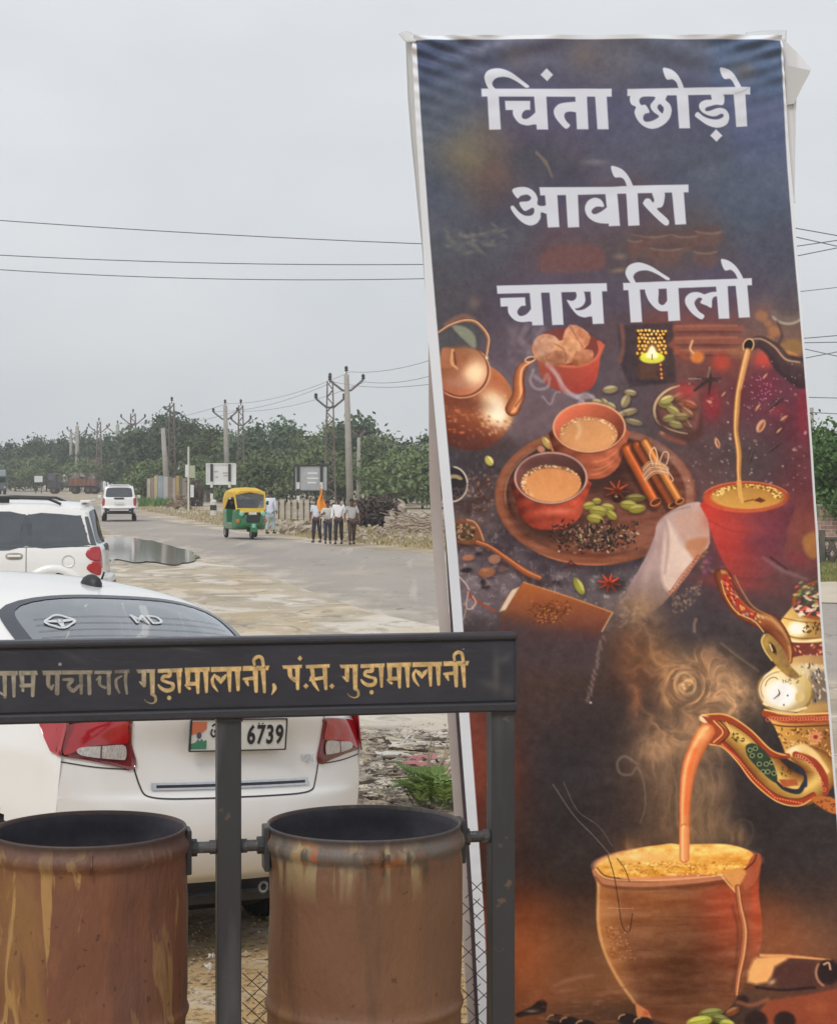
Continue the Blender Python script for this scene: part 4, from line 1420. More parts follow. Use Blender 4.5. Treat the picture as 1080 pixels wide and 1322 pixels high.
 # smoke curl in front of the bowl
 for pts, wd, op in (([(688, 478), (684, 492), (692, 502), (706, 500), (709, 488)], 3, .5), ([(706, 470), (720, 486), (726, 502), (744, 512), (764, 512)], 6, .45), ([(712, 476), (724, 494), (736, 508), (752, 518)], 3.5, .5),
      ([(700, 512), (710, 522), (716, 508), (722, 506)], 1.8, .5), ([(690, 486), (700, 492), (706, 484)], 5, .35), ([(744, 512), (756, 508), (766, 514)], 2.5, .6), ([(748, 520), (746, 532), (750, 544)], 5, .4), ([(752, 518), (757, 532), (755, 542)], 3, .35), ([(680, 420), (672, 440), (684, 452), (680, 466)], 8, .18), ([(700, 424), (690, 440), (700, 456)], 6, .2)):
  C.stroke(pts, wd, (186, 172, 184), 3.5, op=op)
 # ---- lantern
 C.poly([(797, 420), (868, 416), (872, 494), (812, 500), (800, 470)], (70, 60, 66), 4, 0, .85)
 C.stroke([(802, 420), (804, 445), (800, 466)], [6, 5, 6], (126, 90, 84), 3, op=.7)
 C.poly([(820, 426), (860, 426), (859, 490), (822, 492)], (82, 62, 60), 2.5)
 C.poly([(821, 427), (860, 426), (858, 462), (823, 462)], (74, 48, 34), 2)
 for j in range(7):
  for i in range(8):
   x = 823 + i * 5.1 + (j % 2) * 2.5 + rng.uniform(-.8, .8); y = 427 + j * 4.8 + rng.uniform(-.7, .7)
   if x > 859 or (abs(x - 841) < 9 - (458 - y) * .25 and y > 442):
    continue
   k = math.exp(-((x - 841) / 15) ** 2)
   C.ellipse(x, y, rng.uniform(1.5, 2.2), rng.uniform(1.4, 2.1), (206 + 34 * k, 160 + 40 * k, 66 + 60 * k), rng.uniform(0, 90), 1.4)
 C.blob(841, 452, 12, 10, (226, 180, 110), 0, .55)
 C.ellipse(841, 462, 16, 7.5, lambda u, v: np.stack([206 - 12 * v, 206 - 20 * v, 84 + 14 * v], -1), 0, 1.6)
 C.poly([(841, 446), (848, 458), (846, 462), (836, 462), (834, 458)], (250, 240, 206), 3, 3)
 C.stroke([(841, 458), (841, 464)], 1.4, (120, 100, 40))
 for y in (471, 477, 483, 488):
  C.ellipse(852 + (y - 471) * .08, y, 1.5, 1.7, (216, 142, 84))
 C.stroke([(822, 492), (858, 493)], 5, (66, 58, 66), 2.5)
 C.poly([(826, 470), (846, 470), (846, 489), (826, 489)], (98, 76, 66), 5, 0, .6)
 # ---- scattered cardamom beside the lantern
 def pod(x, y, a, L=8.5, w=4.2, c=(152, 144, 96), op=1.0):
  C.ellipse(x + .8, y + 2.0, L * 1.05, w * 1.1, (52, 44, 46), a, 4, .5 * op)
  C.ellipse(x, y, L, w, lambda u, v: np.stack([c[0] - 26 * v - 18 * u * u, c[1] - 26 * v - 18 * u * u, c[2] - 24 * v - 14 * u * u], -1), a, 1.6, op)
  ca, sa = math.cos(math.radians(a)), math.sin(math.radians(a))
  C.stroke([(x - L * .8 * ca, y - L * .8 * sa), (x + .6 * sa, y - .6 * ca), (x + L * .8 * ca, y + L * .8 * sa)], 1.0, (c[0] - 46, c[1] - 46, c[2] - 36), 1.4, op=.6 * op)
  C.stroke([(x - L * .6 * ca + w * .4 * sa, y - L * .6 * sa - w * .4 * ca), (x + L * .5 * ca + w * .4 * sa, y + L * .5 * sa - w * .4 * ca)], .9, (c[0] + 44, c[1] + 42, c[2] + 36), 1.6, op=.7 * op)
 for x, y, a, L, w in ((787, 503, -8, 10, 5), (813, 507, 8, 8, 4), (807, 518, -65, 9, 5.5), (780, 520, 50, 7, 4), (788, 524, 30, 7, 4), (770, 519, 12, 7, 4), (811, 532, -14, 11, 4.5), (818, 545, 14, 11, 4), (800, 536, -30, 7, 4)):
  pod(x, y, a, L, w, (150, 138, 112))
 # ---- bowl of cardamom at the right of the lantern
 C.poly([(842, 520), (846, 545), (858, 560), (884, 570), (905, 560), (900, 500), (872, 497)], (88, 62, 62), 5, 3)
 C.poly([(850, 520), (862, 505), (884, 498), (902, 505), (900, 550), (884, 556), (862, 550), (852, 538)], (120, 82, 80), 6, 3)
 C.blob(886, 506, 14, 9, (156, 76, 80), 0, .7)
 for x, y, a, c in ((858, 522, 10, (166, 156, 96)), (868, 530, 30, (158, 148, 98)), (864, 540, -10, (152, 142, 94)), (880, 520, 20, (152, 112, 88)), (876, 512, -25, (140, 104, 86)), (886, 532, 40, (146, 110, 88)), (872, 548, 12, (160, 152, 100)), (884, 545, 50, (126, 92, 80)), (860, 516, -20, (172, 164, 112)), (890, 522, 25, (150, 96, 80)), (879, 538, 0, (138, 120, 88))):
  pod(x, y, a, 9.5, 5, c)
 C.stroke([(876, 498), (862, 503), (850, 513), (844, 526), (846, 540), (856, 551), (872, 557), (886, 560)], [2, 3, 3.4, 3.6, 3.2, 2.6, 2.2, 1.5], (186, 164, 136), 1.8)
 C.stroke([(848, 540), (857, 553), (874, 561), (890, 563)], 3, (92, 62, 56), 3)
 C.stroke([(852, 560), (866, 567), (882, 572)], [6, 7, 5], (150, 88, 70), 4, op=.8)
 C.blob(854, 559, 3, 2, (208, 170, 140), 30, .8)
 # ---- wooden tray
 C.ellipse(768, 648, 133, 92, (66, 58, 66), 0, 12, .7)
 wood = lambda u, v: np.stack([122 + 22 * np.sin(v * 40 + u * 9) * .25 - 12 * v, 80 + 16 * np.sin(v * 40 + u * 9) * .22 - 8 * v, 68 + 12 * np.sin(v * 40) * .2 - 5 * v], -1)
 C.ellipse(768, 640, 130, 90, wood, 0, 2.5)
 C.ring(768, 640, 124, 84, 9, (146, 96, 76), 0, 60, 250, .7, 4)
 C.ellipse(769, 638, 116, 77, lambda u, v: np.stack([104 + 26 * v + 8 * u, 70 + 15 * v + 4 * u, 62 + 10 * v + 4 * u], -1), 0, 3)
 C.ring(769, 638, 117, 78, 2.4, (196, 148, 122), 0, 165, 262, .9, 2)
 C.ring(768, 640, 129, 89, 2.4, (174, 112, 86), 0, 75, 130, .9, 2)
 C.ring(769, 637, 115, 76, 5, (66, 48, 48), 0, 150, 320, .6, 4)
 C.ring(768, 640, 122, 84, 10, (158, 116, 104), 0, 285, 20, .75, 4)
 C.ellipse(850, 560, 40, 30, (84, 74, 80), 20, 30, .35)
 w, a, u, v = C.ell(769, 640, 126, 86)
 gr = fbm(X[w] * 0.35 + Y[w] * .1, Y[w] * 1.6, 9, 4, 41) - .5
 C.put(w, a, C.rgb[w] + (gr * 34)[..., None])

 def cup(cx, cy, rx, ry, bot, tx, ty, trx, try_, tea, rim, body, inner):
  C.ellipse(cx + 6, bot - 6, rx * 1.0, ry * .7, (54, 42, 44), 0, 14, .6)
  P = [(cx - rx, cy), (cx - rx * .97, cy + (bot - cy) * .45), (cx - rx * .82, cy + (bot - cy) * .78), (cx - rx * .45, bot - 1), (cx, bot + 1), (cx + rx * .45, bot - 2), (cx + rx * .82, cy + (bot - cy) * .76), (cx + rx * .97, cy + (bot - cy) * .42), (cx + rx, cy)]

  def bc(x, y):
   u = (x - cx) / rx; v = (y - cy) / (bot - cy)
   k = 1.0 + .18 * u - .42 * np.clip(np.abs(u) - .55, 0, 1) - .26 * np.clip(v - .7, 0, 1) + .10 * np.sin(v * 22 - u * u * 5) * .6 + (fbm(x, y, 11, 3, 51) - .5) * .22
   return np.asarray(body) * k[..., None]
  C.poly(P, bc, 2, 3)
  C.ellipse(cx, cy, rx, ry, lambda u, v: np.asarray(inner) * (1 - .22 * v - .25 * u)[..., None], 0, 1.8)
  C.ellipse(tx, ty, trx, try_, lambda u, v: np.asarray(tea) * (1 + .05 * v - .10 * np.clip(u * u + v * v - .5, 0, 1) + .03 * u)[..., None], 0, 1.6)
  for k in range(110):
   th = rng.uniform(150, 372) if tx < 730 else rng.uniform(180, 380)
   rr = rng.uniform(.84, .99)
   x = tx + trx * rr * math.cos(math.radians(th)); y = ty + try_ * rr * math.sin(math.radians(th))
   C.ellipse(x, y, 1.2, .9, (226, 198, 168) if rng.random() < .55 else (142, 98, 72), 0, 1.4, .5)
  C.ring(cx, cy, rx, ry, 2.6, rim, 0, None, None, .95, 1.6)
  C.ring(cx, cy + 1.6, rx, ry, 1.6, (96, 58, 50), 0, 15, 165, .6, 1.6)
 cup(760, 552, 46, 31.5, 618, 759, 561, 37.5, 23, (197, 145, 106), (204, 152, 126), (158, 92, 72), (158, 88, 70))
 for y, k in ((596, .9), (606, .8), (612, .7)):
  C.ring(760, y - 31 * k + 1, 44 * k, 31 * k, 1.6, (206, 148, 110), 0, 20, 90, .5, 2)
 C.stroke([(745, 545), (748, 556), (744, 566)], 5, (222, 196, 176), 5, op=.4)
 cup(710.5, 617, 46, 32.5, 683, 711, 624, 38.5, 24, (198, 140, 98), (188, 156, 152), (160, 76, 62), (98, 66, 64))
 C.ellipse(708, 600, 38, 13, (84, 60, 60), 0, 10, .55)
 C.ellipse(711, 626, 37, 22, lambda u, v: np.stack([202 + 6 * v, 143 + 6 * v, 100 + 6 * v], -1), 0, 4)
 for k in range(90):
  th = rng.uniform(135, 330); rr = rng.uniform(.86, 1.0)
  x = 711 + 38 * rr * math.cos(math.radians(th)); y = 624 + 24 * rr * math.sin(math.radians(th))
  C.ellipse(x, y, 1.3, 1.0, (228, 204, 176) if rng.random() < .6 else (116, 82, 64), 0, 1.4, .6)
 C.blob(722, 660, 22, 4, (206, 132, 108), -4, .55)
 C.ring(710, 625, 45, 34, 3, (206, 96, 66), 0, 25, 60, .6, 4); C.ring(710, 632, 45, 34, 3, (204, 92, 62), 0, 22, 55, .5, 4)
 # things on the tray
 pod(705, 572, 55, 9, 4.6, (176, 156, 104)); C.ellipse(698, 580, 5, 4, (168, 122, 108), 20, 2); C.stroke([(709, 572), (713, 582)], 3, (176, 112, 80), 2)
 for p0, p1, wd, c in (((809, 580), (846, 648), 16, (172, 96, 60)), ((822, 575), (868, 652), 13, (158, 88, 58)), ((832, 571), (877, 647), 12, (182, 122, 76))):
  C.stroke([(p0[0] - 3, p0[1] + 5), (p1[0] - 3, p1[1] + 5)], wd, (58, 42, 42), 4, op=.6)
  C.tube([p0, p1], wd, tuple(v * .58 for v in c), c, tuple(min(255, v * 1.28) for v in c), lp=-.2, smooth=0)
  C.ellipse(p1[0], p1[1], wd * .5, wd * .3, (94, 54, 42), -28)
  C.ring(p1[0], p1[1], wd * .45, wd * .25, 1.5, (186, 128, 92), -28)
 for k in range(7):
  C.stroke([(829 + k * .5, 604 + k * 3.0), (838 + k, 596 + k * 2.5), (852 + k * 1.5, 597 + k * 2.6), (862, 604 + k * 2.0)], 1.7, (206, 172, 148) if k % 2 else (176, 140, 120), 1.4)
 C.stroke([(842, 600), (838, 586), (844, 578), (848, 590), (846, 600)], 1.7, (208, 176, 152), 1.4)
 C.stroke([(850, 598), (856, 584), (862, 586), (860, 598), (852, 606)], 1.7, (196, 160, 138), 1.4)
 C.stroke([(860, 606), (868, 618), (866, 622)], 1.4, (204, 172, 150), 1.4)

 def anise(x, y, r, c, hi):
  for k in range(8):
   a = math.radians(k * 45 + 12)
   C.ellipse(x + 2, y + 4, r * 1.0, r * .6, (48, 38, 40), 0, 8, .12)
   e = (x + r * math.cos(a), y + r * .8 * math.sin(a))
   C.stroke([(x, y), ((x + e[0]) / 2, (y + e[1]) / 2 - .5), e], [2, 4.4, 1.2], c, 1.6)
   C.stroke([((x * 2 + e[0]) / 3, (y * 2 + e[1]) / 3), (e[0], e[1] - .6)], [1.4, .7], hi, 1.4, op=.8)
  C.ellipse(x, y, 2, 1.6, (92, 40, 30))
 anise(796, 633, 16, (128, 60, 44), (196, 116, 86))
 C.ellipse(796, 644, 6, 5, (58, 38, 34), 0, 2); C.blob(795, 641, 2, 1.5, (220, 190, 160), 0, .7)
 for x, y, a, L, w in ((770, 647, 0, 6, 4), (760, 653, -10, 8, 5), (784, 655, 10, 9, 5), (772, 660, 8, 12, 7), (789, 665, 40, 8, 5), (768, 670, 12, 11, 6), (820, 643, 0, 13, 5), (811, 652, 5, 11, 6), (822, 657, -8, 11, 5.5)):
  pod(x, y, a, L, w, (150, 142, 80) if (x, y) != (820, 643) else (120, 112, 72))
 for k in range(520):
  x = rng.gauss(775, 26); y = rng.gauss(693, 10) + (x - 775) * -.04
  if not (715 < x < 824 and 672 < y < 717):
   continue
  t = rng.random()
  c = (52, 44, 46) if t < .5 else (92, 70, 62) if t < .78 else (134, 112, 98) if t < .94 else (196, 166, 138)
  L = rng.uniform(1.2, 3.2)
  C.ellipse(x, y, L, rng.uniform(.8, 1.5), c, rng.uniform(0, 180), 1.3, .9)
 for k in range(60):
  x = rng.uniform(700, 730); y = rng.uniform(676, 700)
  C.ellipse(x + 10, y, 1.6, 1, (60, 46, 44), rng.uniform(0, 180), 1.3, .6)
 # table-top bits
 pod(631, 595, 55, 7, 5, (186, 178, 112)); anise(786, 753, 15, (154, 62, 48), (222, 112, 84)); pod(747, 757, 62, 12, 5.5, (156, 152, 84))
 C.stroke([(735, 726), (728, 733), (742, 730)], 2, (88, 50, 52), 2); C.stroke([(736, 724), (748, 735)], 2, (88, 50, 52), 2)
 C.ellipse(583, 625, 19, 21, (56, 52, 58), 0, 2.5); C.ring(583, 625, 20, 22.5, 2.2, (186, 172, 164), 0, 270, 95)
 C.ring(586, 621, 9, 6, 5, (162, 146, 120), 0, 190, 350, .9, 2)
 for k in range(30):
  C.blob(rng.uniform(585, 602), rng.uniform(628, 645), 1.5, 1.2, (104, 92, 92), 0, .6)
 for k in range(60):
  x = rng.uniform(603, 635); y = rng.uniform(612, 662)
  C.ellipse(x, y, rng.uniform(1, 3.4), rng.uniform(.8, 2), (82, 58, 56) if rng.random() < .7 else (142, 108, 98), rng.uniform(0, 180), 1.6, .7)
 C.poly([(585, 674), (602, 670), (614, 678), (622, 692), (616, 702), (600, 703), (585, 700)], (122, 84, 66), 2.5, 3)
 C.poly([(585, 678), (600, 675), (610, 682), (612, 694), (598, 698), (585, 695)], (92, 70, 60), 3, 3)
 for k in range(40):
  C.ellipse(rng.uniform(586, 612), rng.uniform(676, 697), 1.9, 1.1, [(150, 130, 110), (178, 140, 116), (64, 54, 50), (122, 110, 78)][k % 4], rng.uniform(0, 180), 1.3)
 C.stroke([(590, 702), (606, 705), (622, 703)], 3, (72, 50, 46), 3, op=.7)
 C.stroke([(603, 671), (612, 674), (619, 684), (624, 698)], 2.4, (182, 132, 102), 1.6)
 C.stroke([(622, 708), (660, 734), (694, 752)], [5, 8, 12], (62, 50, 54), 6, op=.55)
 C.tube([(616, 700), (632, 706), (655, 722), (678, 738), (696, 746)], [8, 6, 8, 10, 8], (104, 62, 46), (150, 94, 68), (190, 128, 94), lp=-.3)
 for x, y, rx, ry, c in ((604, 720, 8, 4, (160, 112, 92)), (628, 739, 11, 6.5, (142, 96, 76)), (638, 722, 8, 6, (150, 112, 100)), (602, 736, 7, 3, (60, 52, 58)), (618, 715, 5, 2, (64, 54, 58)), (627, 758, 5, 2, (56, 46, 50)), (623, 752, 3, 4, (66, 54, 56)), (718, 752, 5, 2, (62, 52, 58)), (648, 735, 6, 4, (112, 88, 84))):
  C.ellipse(x + 1, y + 2.5, rx * 1.05, ry, (56, 48, 52), 0, 4, .5); C.ellipse(x, y, rx, ry, c, -6, 2)
 C.blob(626, 736, 5, 2, (186, 138, 112), 0, .6)
 for k in range(60):
  x = rng.uniform(600, 735); y = rng.uniform(740, 768)
  C.blob(x, y, rng.uniform(1.5, 4), rng.uniform(1, 2.5), (138, 124, 132), rng.uniform(0, 180), .35)
 # ---- leather notebook and string
 C.stroke([(590, 742), (602, 755), (605, 763)], 1.8, (176, 164, 164), 1.5); C.stroke([(604, 763), (612, 774), (640, 790)], [3, 4, 3], (140, 82, 68), 1.6)
 C.stroke([(604, 764), (602, 784), (608, 786), (614, 778), (610, 770)], 1.6, (182, 156, 150), 1.4); C.stroke([(602, 784), (598, 800)], 1.4, (160, 138, 132), 1.4)
 C.poly([(645, 790), (675, 752), (735, 771), (791, 791), (776, 818), (760, 850), (650, 850)], lambda x, y: np.stack([156 - (y - 765) * 1.05 + (x - 720) * .05, 94 - (y - 765) * .50 + 0 * x, 58 + (y - 765) * .12 + 0 * x], -1).clip(62, 190), 3)
 C.poly([(644, 790), (660, 762), (670, 758), (652, 788)], (204, 182, 166), 2)
 C.stroke([(662, 759), (652, 772), (643, 788)], 1.4, (116, 92, 82), 1.4)
 C.poly([(645, 795), (665, 800), (700, 812), (776, 822), (780, 870), (640, 870)], (78, 66, 70), 22, 0, .85)
 C.stroke([(676, 752), (735, 771), (791, 791)], 1.8, (196, 138, 92), 1.8, op=.8)
 for k in range(210):
  x = rng.gauss(708, 13); y = rng.gauss(790, 8)
  if 682 < x < 737 and 776 < y < 808:
   C.ellipse(x, y, rng.uniform(1, 2.2), .8, (96, 58, 38) if rng.random() < .75 else (184, 124, 78), rng.uniform(0, 180), 1.1, .7)
 C.stroke([(790, 792), (782, 806), (777, 815)], 2, (186, 156, 130), 1.8, op=.8)
 for k in range(46):
  t = k / 45; C.blob(778 - 20 * t + rng.gauss(0, 1.6), 822 + 84 * t, 2.4, 1.6, (132, 112, 110), 60, .5)
 C.blob(762, 907, 1.4, 1.4, (216, 208, 206), 0, .9)
 # ---- right side: stacked sticks, pouring spout, stream and splashes
 for y, h in ((424, 9), (440, 11), (455, 8)):
  C.stroke([(872, y), (910, y - 2), (955, y + 1)], h, (140, 90, 78), 4, op=.7); C.stroke([(872, y - h * .3), (950, y - h * .4)], 2.4, (170, 118, 100), 3, op=.5)
  C.stroke([(872, y + h * .5), (955, y + h * .5)], 2, (82, 56, 58), 2.5, op=.6)
 C.stroke([(866, 445), (884, 462)], 7, (140, 84, 70), 4, op=.8)
 C.ellipse(899, 461, 9, 8, (186, 116, 70), 0, 4)
 for x, y, rx, ry, c, op in ((930, 468, 13, 12, (168, 76, 66), .9), (985, 464, 14, 12, (182, 80, 72), .9), (988, 496, 16, 18, (120, 54, 74), .5), (918, 522, 12, 22, (142, 58, 66), .8), (884, 505, 12, 12, (158, 72, 74), .7), (1034, 530, 8, 40, (138, 56, 72), .6), (990, 452, 10, 8, (176, 96, 82), .5), (1000, 530, 14, 8, (150, 72, 76), .4), (955, 455, 16, 9, (150, 112, 84), .6)):
  C.blob(x, y, rx, ry, c, 0, op, p=1.5)
 for x, y, r in ((982, 408, 8), (998, 428, 8), (992, 440, 7), (1012, 460, 9), (990, 418, 5)):
  C.ellipse(x, y, r, r * .85, (158, 114, 84), 20, 4, .7)
 C.ring(1016, 400, 22, 18, 3, (196, 186, 172), 0, 30, 160, .7, 3); C.ring(1016, 398, 20, 15, 8, (120, 108, 108), 0, 10, 180, .5, 5)
 C.ellipse(1020, 450, 18, 12, (148, 116, 78), -10, 6, .7); C.ellipse(1018, 460, 12, 6, (178, 130, 88), 15, 3, .8)
 C.stroke([(1002, 415), (1008, 432), (1004, 444)], 3, (70, 58, 62), 3, op=.6)
 C.tube([(966, 446), (980, 442), (996, 452), (1010, 470), (1034, 482)], [13, 15, 20, 26, 40], (62, 50, 58), (78, 62, 68), (96, 78, 80), lp=-.5, soft=4)
 C.stroke([(966, 438), (982, 438), (998, 448), (1012, 464), (1030, 468)], [1.6, 2, 2, 2.4, 2], (178, 146, 118), 1.8, op=.85)
 C.ellipse(965, 445, 5.5, 7, (48, 36, 36), 20, 2); C.ring(965, 446, 6.5, 8.5, 1.8, (190, 160, 124), 20)
 C.stroke([(893, 440), (890, 450), (894, 456)], 3, (196, 152, 122), 2)
 for pts in (([(896, 504), (912, 492), (928, 488)]), ([(914, 478), (916, 490), (914, 508)]), ([(900, 488), (925, 492)])):
  C.stroke(pts, [3, 5, 2], (70, 56, 60), 2.5)
 C.stroke([(915, 475), (913, 486)], [3, 2], (150, 128, 108), 2, op=.7); C.stroke([(888, 489), (904, 489)], 1.5, (150, 142, 150), 1.5, op=.7)
 for x, y, a, L in ((1000, 520, -40, 13), (997, 578, -38, 10), (968, 590, -70, 9), (925, 572, 75, 7), (1004, 556, -45, 6)):
  C.ellipse(x, y, L, 3, (64, 52, 56), a, 3, .8); C.ellipse(x, y - 1, L * .8, 1, (136, 112, 108), a, 2, .5)
 for x, y, a, L, w in ((981, 550, -62, 9, 5), (925, 572, 72, 7, 3.2), (1010, 540, -35, 5, 1.8), (977, 526, -55, 5, 1.5), (933, 509, -50, 3.5, 1.2), (914, 519, 40, 3, 1.1), (986, 486, -50, 4, 1.4), (1004, 556, -45, 4, 1.4)):
  C.ellipse(x, y, L, w, (206, 158, 128), a, 1.6, .9); C.ellipse(x + .8, y + .6, L * .7, w * .4, (120, 74, 66), a, 1.2, .7)
 for k in range(180):
  x = rng.uniform(884, 1040); y = rng.uniform(480, 640)
  if rng.random() > (y - 440) / 200:
   continue
  s = rng.choice((.8, .9, 1.0, 1.3, 1.8)); c = rng.choice(((226, 216, 220), (196, 176, 190), (210, 170, 150), (166, 150, 166)))
  C.ellipse(x, y, s * rng.uniform(.9, 1.6), s, c, rng.uniform(-70, 70), 1.5, rng.uniform(.1, .55))
 for k in range(60):
  C.ellipse(rng.gauss(985, 16), rng.gauss(505, 14), .9, .8, (206, 150, 190), 0, 1.2, .6)
 C.tube([(964, 454), (958, 478), (952, 506), (950, 530), (949, 556), (953, 585), (953, 612), (956, 640)], [10, 9, 7.5, 8.5, 7, 8, 6.5, 7], (132, 88, 58), (186, 138, 92), (220, 178, 128), lp=.3)
 C.stroke([(964, 456), (960, 474), (955, 500)], 4, (216, 164, 132), 4, op=.5)
 # ---- white cloth and its embroidered hem
 C.poly([(908, 652), (884, 651), (862, 662), (848, 676), (844, 694), (832, 722), (812, 756), (803, 780), (812, 796), (832, 794), (848, 786), (866, 768), (888, 742), (904, 716), (916, 700)],
           lambda x, y: np.stack([178 + (x - 850) * .12 - np.clip(y - 730, 0, 90) * 1.1, 154 + (x - 850) * .1 - np.clip(y - 730, 0, 90) * 1.0, 156 + (x - 850) * .05 - np.clip(y - 730, 0, 90) * 1.1], -1) + ((fbm(x * 2, y * .6, 26, 4, 61) - .5) * 36)[..., None], 2.4, 3)
 C.poly([(862, 672), (872, 690), (882, 706), (896, 716), (886, 736), (866, 764), (854, 748), (856, 700)], (212, 190, 184), 6, 3, .8)
 C.poly([(872, 664), (908, 658), (914, 690), (900, 708), (884, 700), (872, 682)], (184, 150, 140), 7, 3, .75)
 C.poly([(884, 700), (914, 694), (908, 712), (896, 722)], (176, 120, 92), 5, 3, .75)
 C.stroke([(848, 676), (858, 672), (862, 700), (858, 740)], [2, 3, 4, 2], (148, 124, 130), 5, op=.6)
 C.stroke([(852, 670), (868, 660), (890, 654)], 2, (136, 112, 116), 2.5, op=.6)
 C.stroke([(844, 700), (832, 730), (816, 764)], 6, (146, 124, 130), 7, op=.5)
 for d in (0, 3, 6):
  C.stroke([(862 + d, 768 + d * .4), (880 + d, 742), (900 + d, 718)], 1.4, (150, 96, 74), 1.3, op=.8)
 for k in range(26):
  t = k / 25; C.blob(864 + 36 * t + rng.uniform(-1, 3), 766 - 48 * t, 1.6, 1.2, (166, 70, 60) if k % 2 else (196, 150, 112), -50, .8)
 for k in range(130):
  x = rng.uniform(868, 905); y = 775 - (x - 868) * .8 + rng.uniform(-2, 26)
  C.blob(x, y, 2, 1.3, rng.choice(((132, 112, 104), (70, 60, 62), (104, 88, 84), (160, 140, 124))), rng.uniform(0, 180), .5)
 for k in range(26):
  C.blob(rng.uniform(905, 940), rng.uniform(712, 740), 3, 2.2, rng.choice(((136, 84, 130), (160, 92, 140), (186, 130, 90), (110, 72, 96))), 0, .5)
 for k in range(80):
  x = rng.uniform(800, 835); y = rng.uniform(770, 812)
  C.blob(x, y, 3, 1.6, rng.choice(((150, 128, 112), (112, 92, 80), (170, 150, 136))), rng.uniform(-60, 60), .35)
 # ---- red clay cup under the stream
 C.poly([(910, 645), (914, 672), (922, 700), (934, 726), (946, 742), (975, 746), (1000, 740), (1010, 716), (1016, 680), (1018, 645)],
           lambda x, y: np.stack([170 - (x - 925) * .72 - (y - 690) * .10, 70 - (x - 925) * .04 + (y - 690) * .05, 66 + (x - 925) * .12 + (y - 690) * .04], -1).clip(52, 220) + ((fbm(x, y * 3, 22, 3, 71) - .5) * 12)[..., None], 2.6, 3)
 C.blob(920, 668, 12, 16, (190, 78, 72), 0, .5); C.blob(945, 700, 20, 20, (176, 66, 66), 0, .5)
 C.blob(986, 690, 26, 28, (108, 64, 82), 0, .7, p=1.4)
 C.blob(955, 682, 36, 10, (184, 84, 76), 4, .4)
 C.stroke([(915, 672), (940, 684), (968, 688)], 2, (146, 54, 56), 3, op=.5)
 C.ellipse(962, 642, 55, 20, lambda u, v: np.stack([172 + 12 * v - 14 * u, 84 + 12 * v, 62 + 10 * v], -1), 0, 2)
 C.ellipse(964, 641, 47, 16, lambda u, v: np.stack([182 - 6 * u, 138 - 8 * u, 80 - 6 * u], -1) * (1 + .1 * v)[..., None], 0, 2)
 for k in range(150):
  th = rng.uniform(185, 372); rr = rng.uniform(.72, .98)
  C.ellipse(964 + 47 * rr * math.cos(math.radians(th)), 641 + 16 * rr * math.sin(math.radians(th)), 1.5, 1.0, (232, 204, 140) if rng.random() < .55 else (122, 84, 46), 0, 1.1, .75)
 C.poly([(972, 646), (980, 642), (988, 646), (982, 649)], (110, 62, 50), 1.6); C.stroke([(958, 648), (972, 645)], 1.6, (128, 82, 50), 1.6)
 C.stroke([(953, 622), (955, 638), (958, 648)], [6, 6, 4], (204, 160, 98), 1.6)
 C.ring(962, 642, 55, 20, 1.8, (206, 122, 92), 0, 190, 350, .7)
 C.stroke([(985, 720), (1010, 736), (1040, 748)], [3, 6, 3], (140, 120, 128), 5, op=.5); C.stroke([(995, 720), (1015, 735)], 3, (62, 44, 52), 3, op=.6)
 C.blob(1030, 722, 18, 8, (136, 64, 76), 20, .5); C.poly([(1036, 694), (1054, 688), (1054, 720), (1040, 716)], (166, 122, 74), 5, 3, .7)
 C.blob(945, 752, 44, 8, (160, 70, 66), 6, .6)
 # ---- smoke over the dark lower half
 S = [(820, 780, 26, 16, (116, 98, 84), .5), (838, 810, 30, 26, (106, 90, 78), .55), (850, 850, 26, 22, (122, 100, 80), .6), (880, 880, 34, 28, (146, 120, 96), .75), (912, 852, 24, 20, (128, 106, 90), .7), (940, 880, 28, 26, (124, 106, 92), .75), (950, 905, 30, 22, (134, 116, 100), .75), (915, 910, 30, 18, (122, 100, 84), .7), (860, 905, 16, 14, (138, 112, 88), .5), (838, 930, 18, 18, (104, 86, 76), .5), (880, 945, 44, 22, (118, 100, 86), .6), (850, 965, 34, 22, (112, 96, 84), .6), (920, 960, 30, 20, (112, 98, 88), .55), (900, 1010, 26, 40, (112, 98, 88), .6), (860, 1020, 26, 46, (100, 86, 78), .55), (930, 1020, 16, 40, (104, 92, 84), .5), (895, 1070, 40, 24, (118, 100, 84), .55), (815, 1095, 20, 16, (112, 90, 70), .7), (950, 1080, 18, 16, (104, 88, 76), .7), (835, 985, 22, 22, (96, 84, 78), .5), (820, 900, 10, 24, (112, 80, 64), .6), (812, 850, 14, 30, (104, 78, 64), .5), (905, 930, 40, 14, (110, 92, 80), .5)]
 M = np.zeros(X.shape, np.float32); CC = np.zeros(X.shape + (3,), np.float32)
 for x, y, rx, ry, c, op in S:
  w, _, u, v = C.ell(x, y, rx * 2.4, ry * 2.4)
  g = op * np.exp(-np.minimum((u * u + v * v) * 5.76, 30))
  M[w] += g; CC[w] += g[..., None] * np.asarray(c)
 CC /= (M + 1e-4)[..., None]
 M = np.clip(M, 0, 1)
 ang = np.arctan2(Y - 886, X - 886); rad = np.hypot(X - 886, Y - 886)
 sw = np.exp(-(rad / 46) ** 2)
 xw = X + 26 * (fbm(X, Y, 44, 3, 201) - .5) + sw * 16 * np.cos(ang * 1.0 + rad * .16)
 yw = Y + 26 * (fbm(X, Y, 44, 3, 207) - .5) + sw * 16 * np.sin(ang * 1.0 + rad * .16)
 low = np.clip((Y - 955) / 30, 0, 1)
 n1 = fbm(xw, yw, 26, 4, 211) * (1 - low) + fbm(xw * 2.0, yw * .42, 26, 4, 231) * low
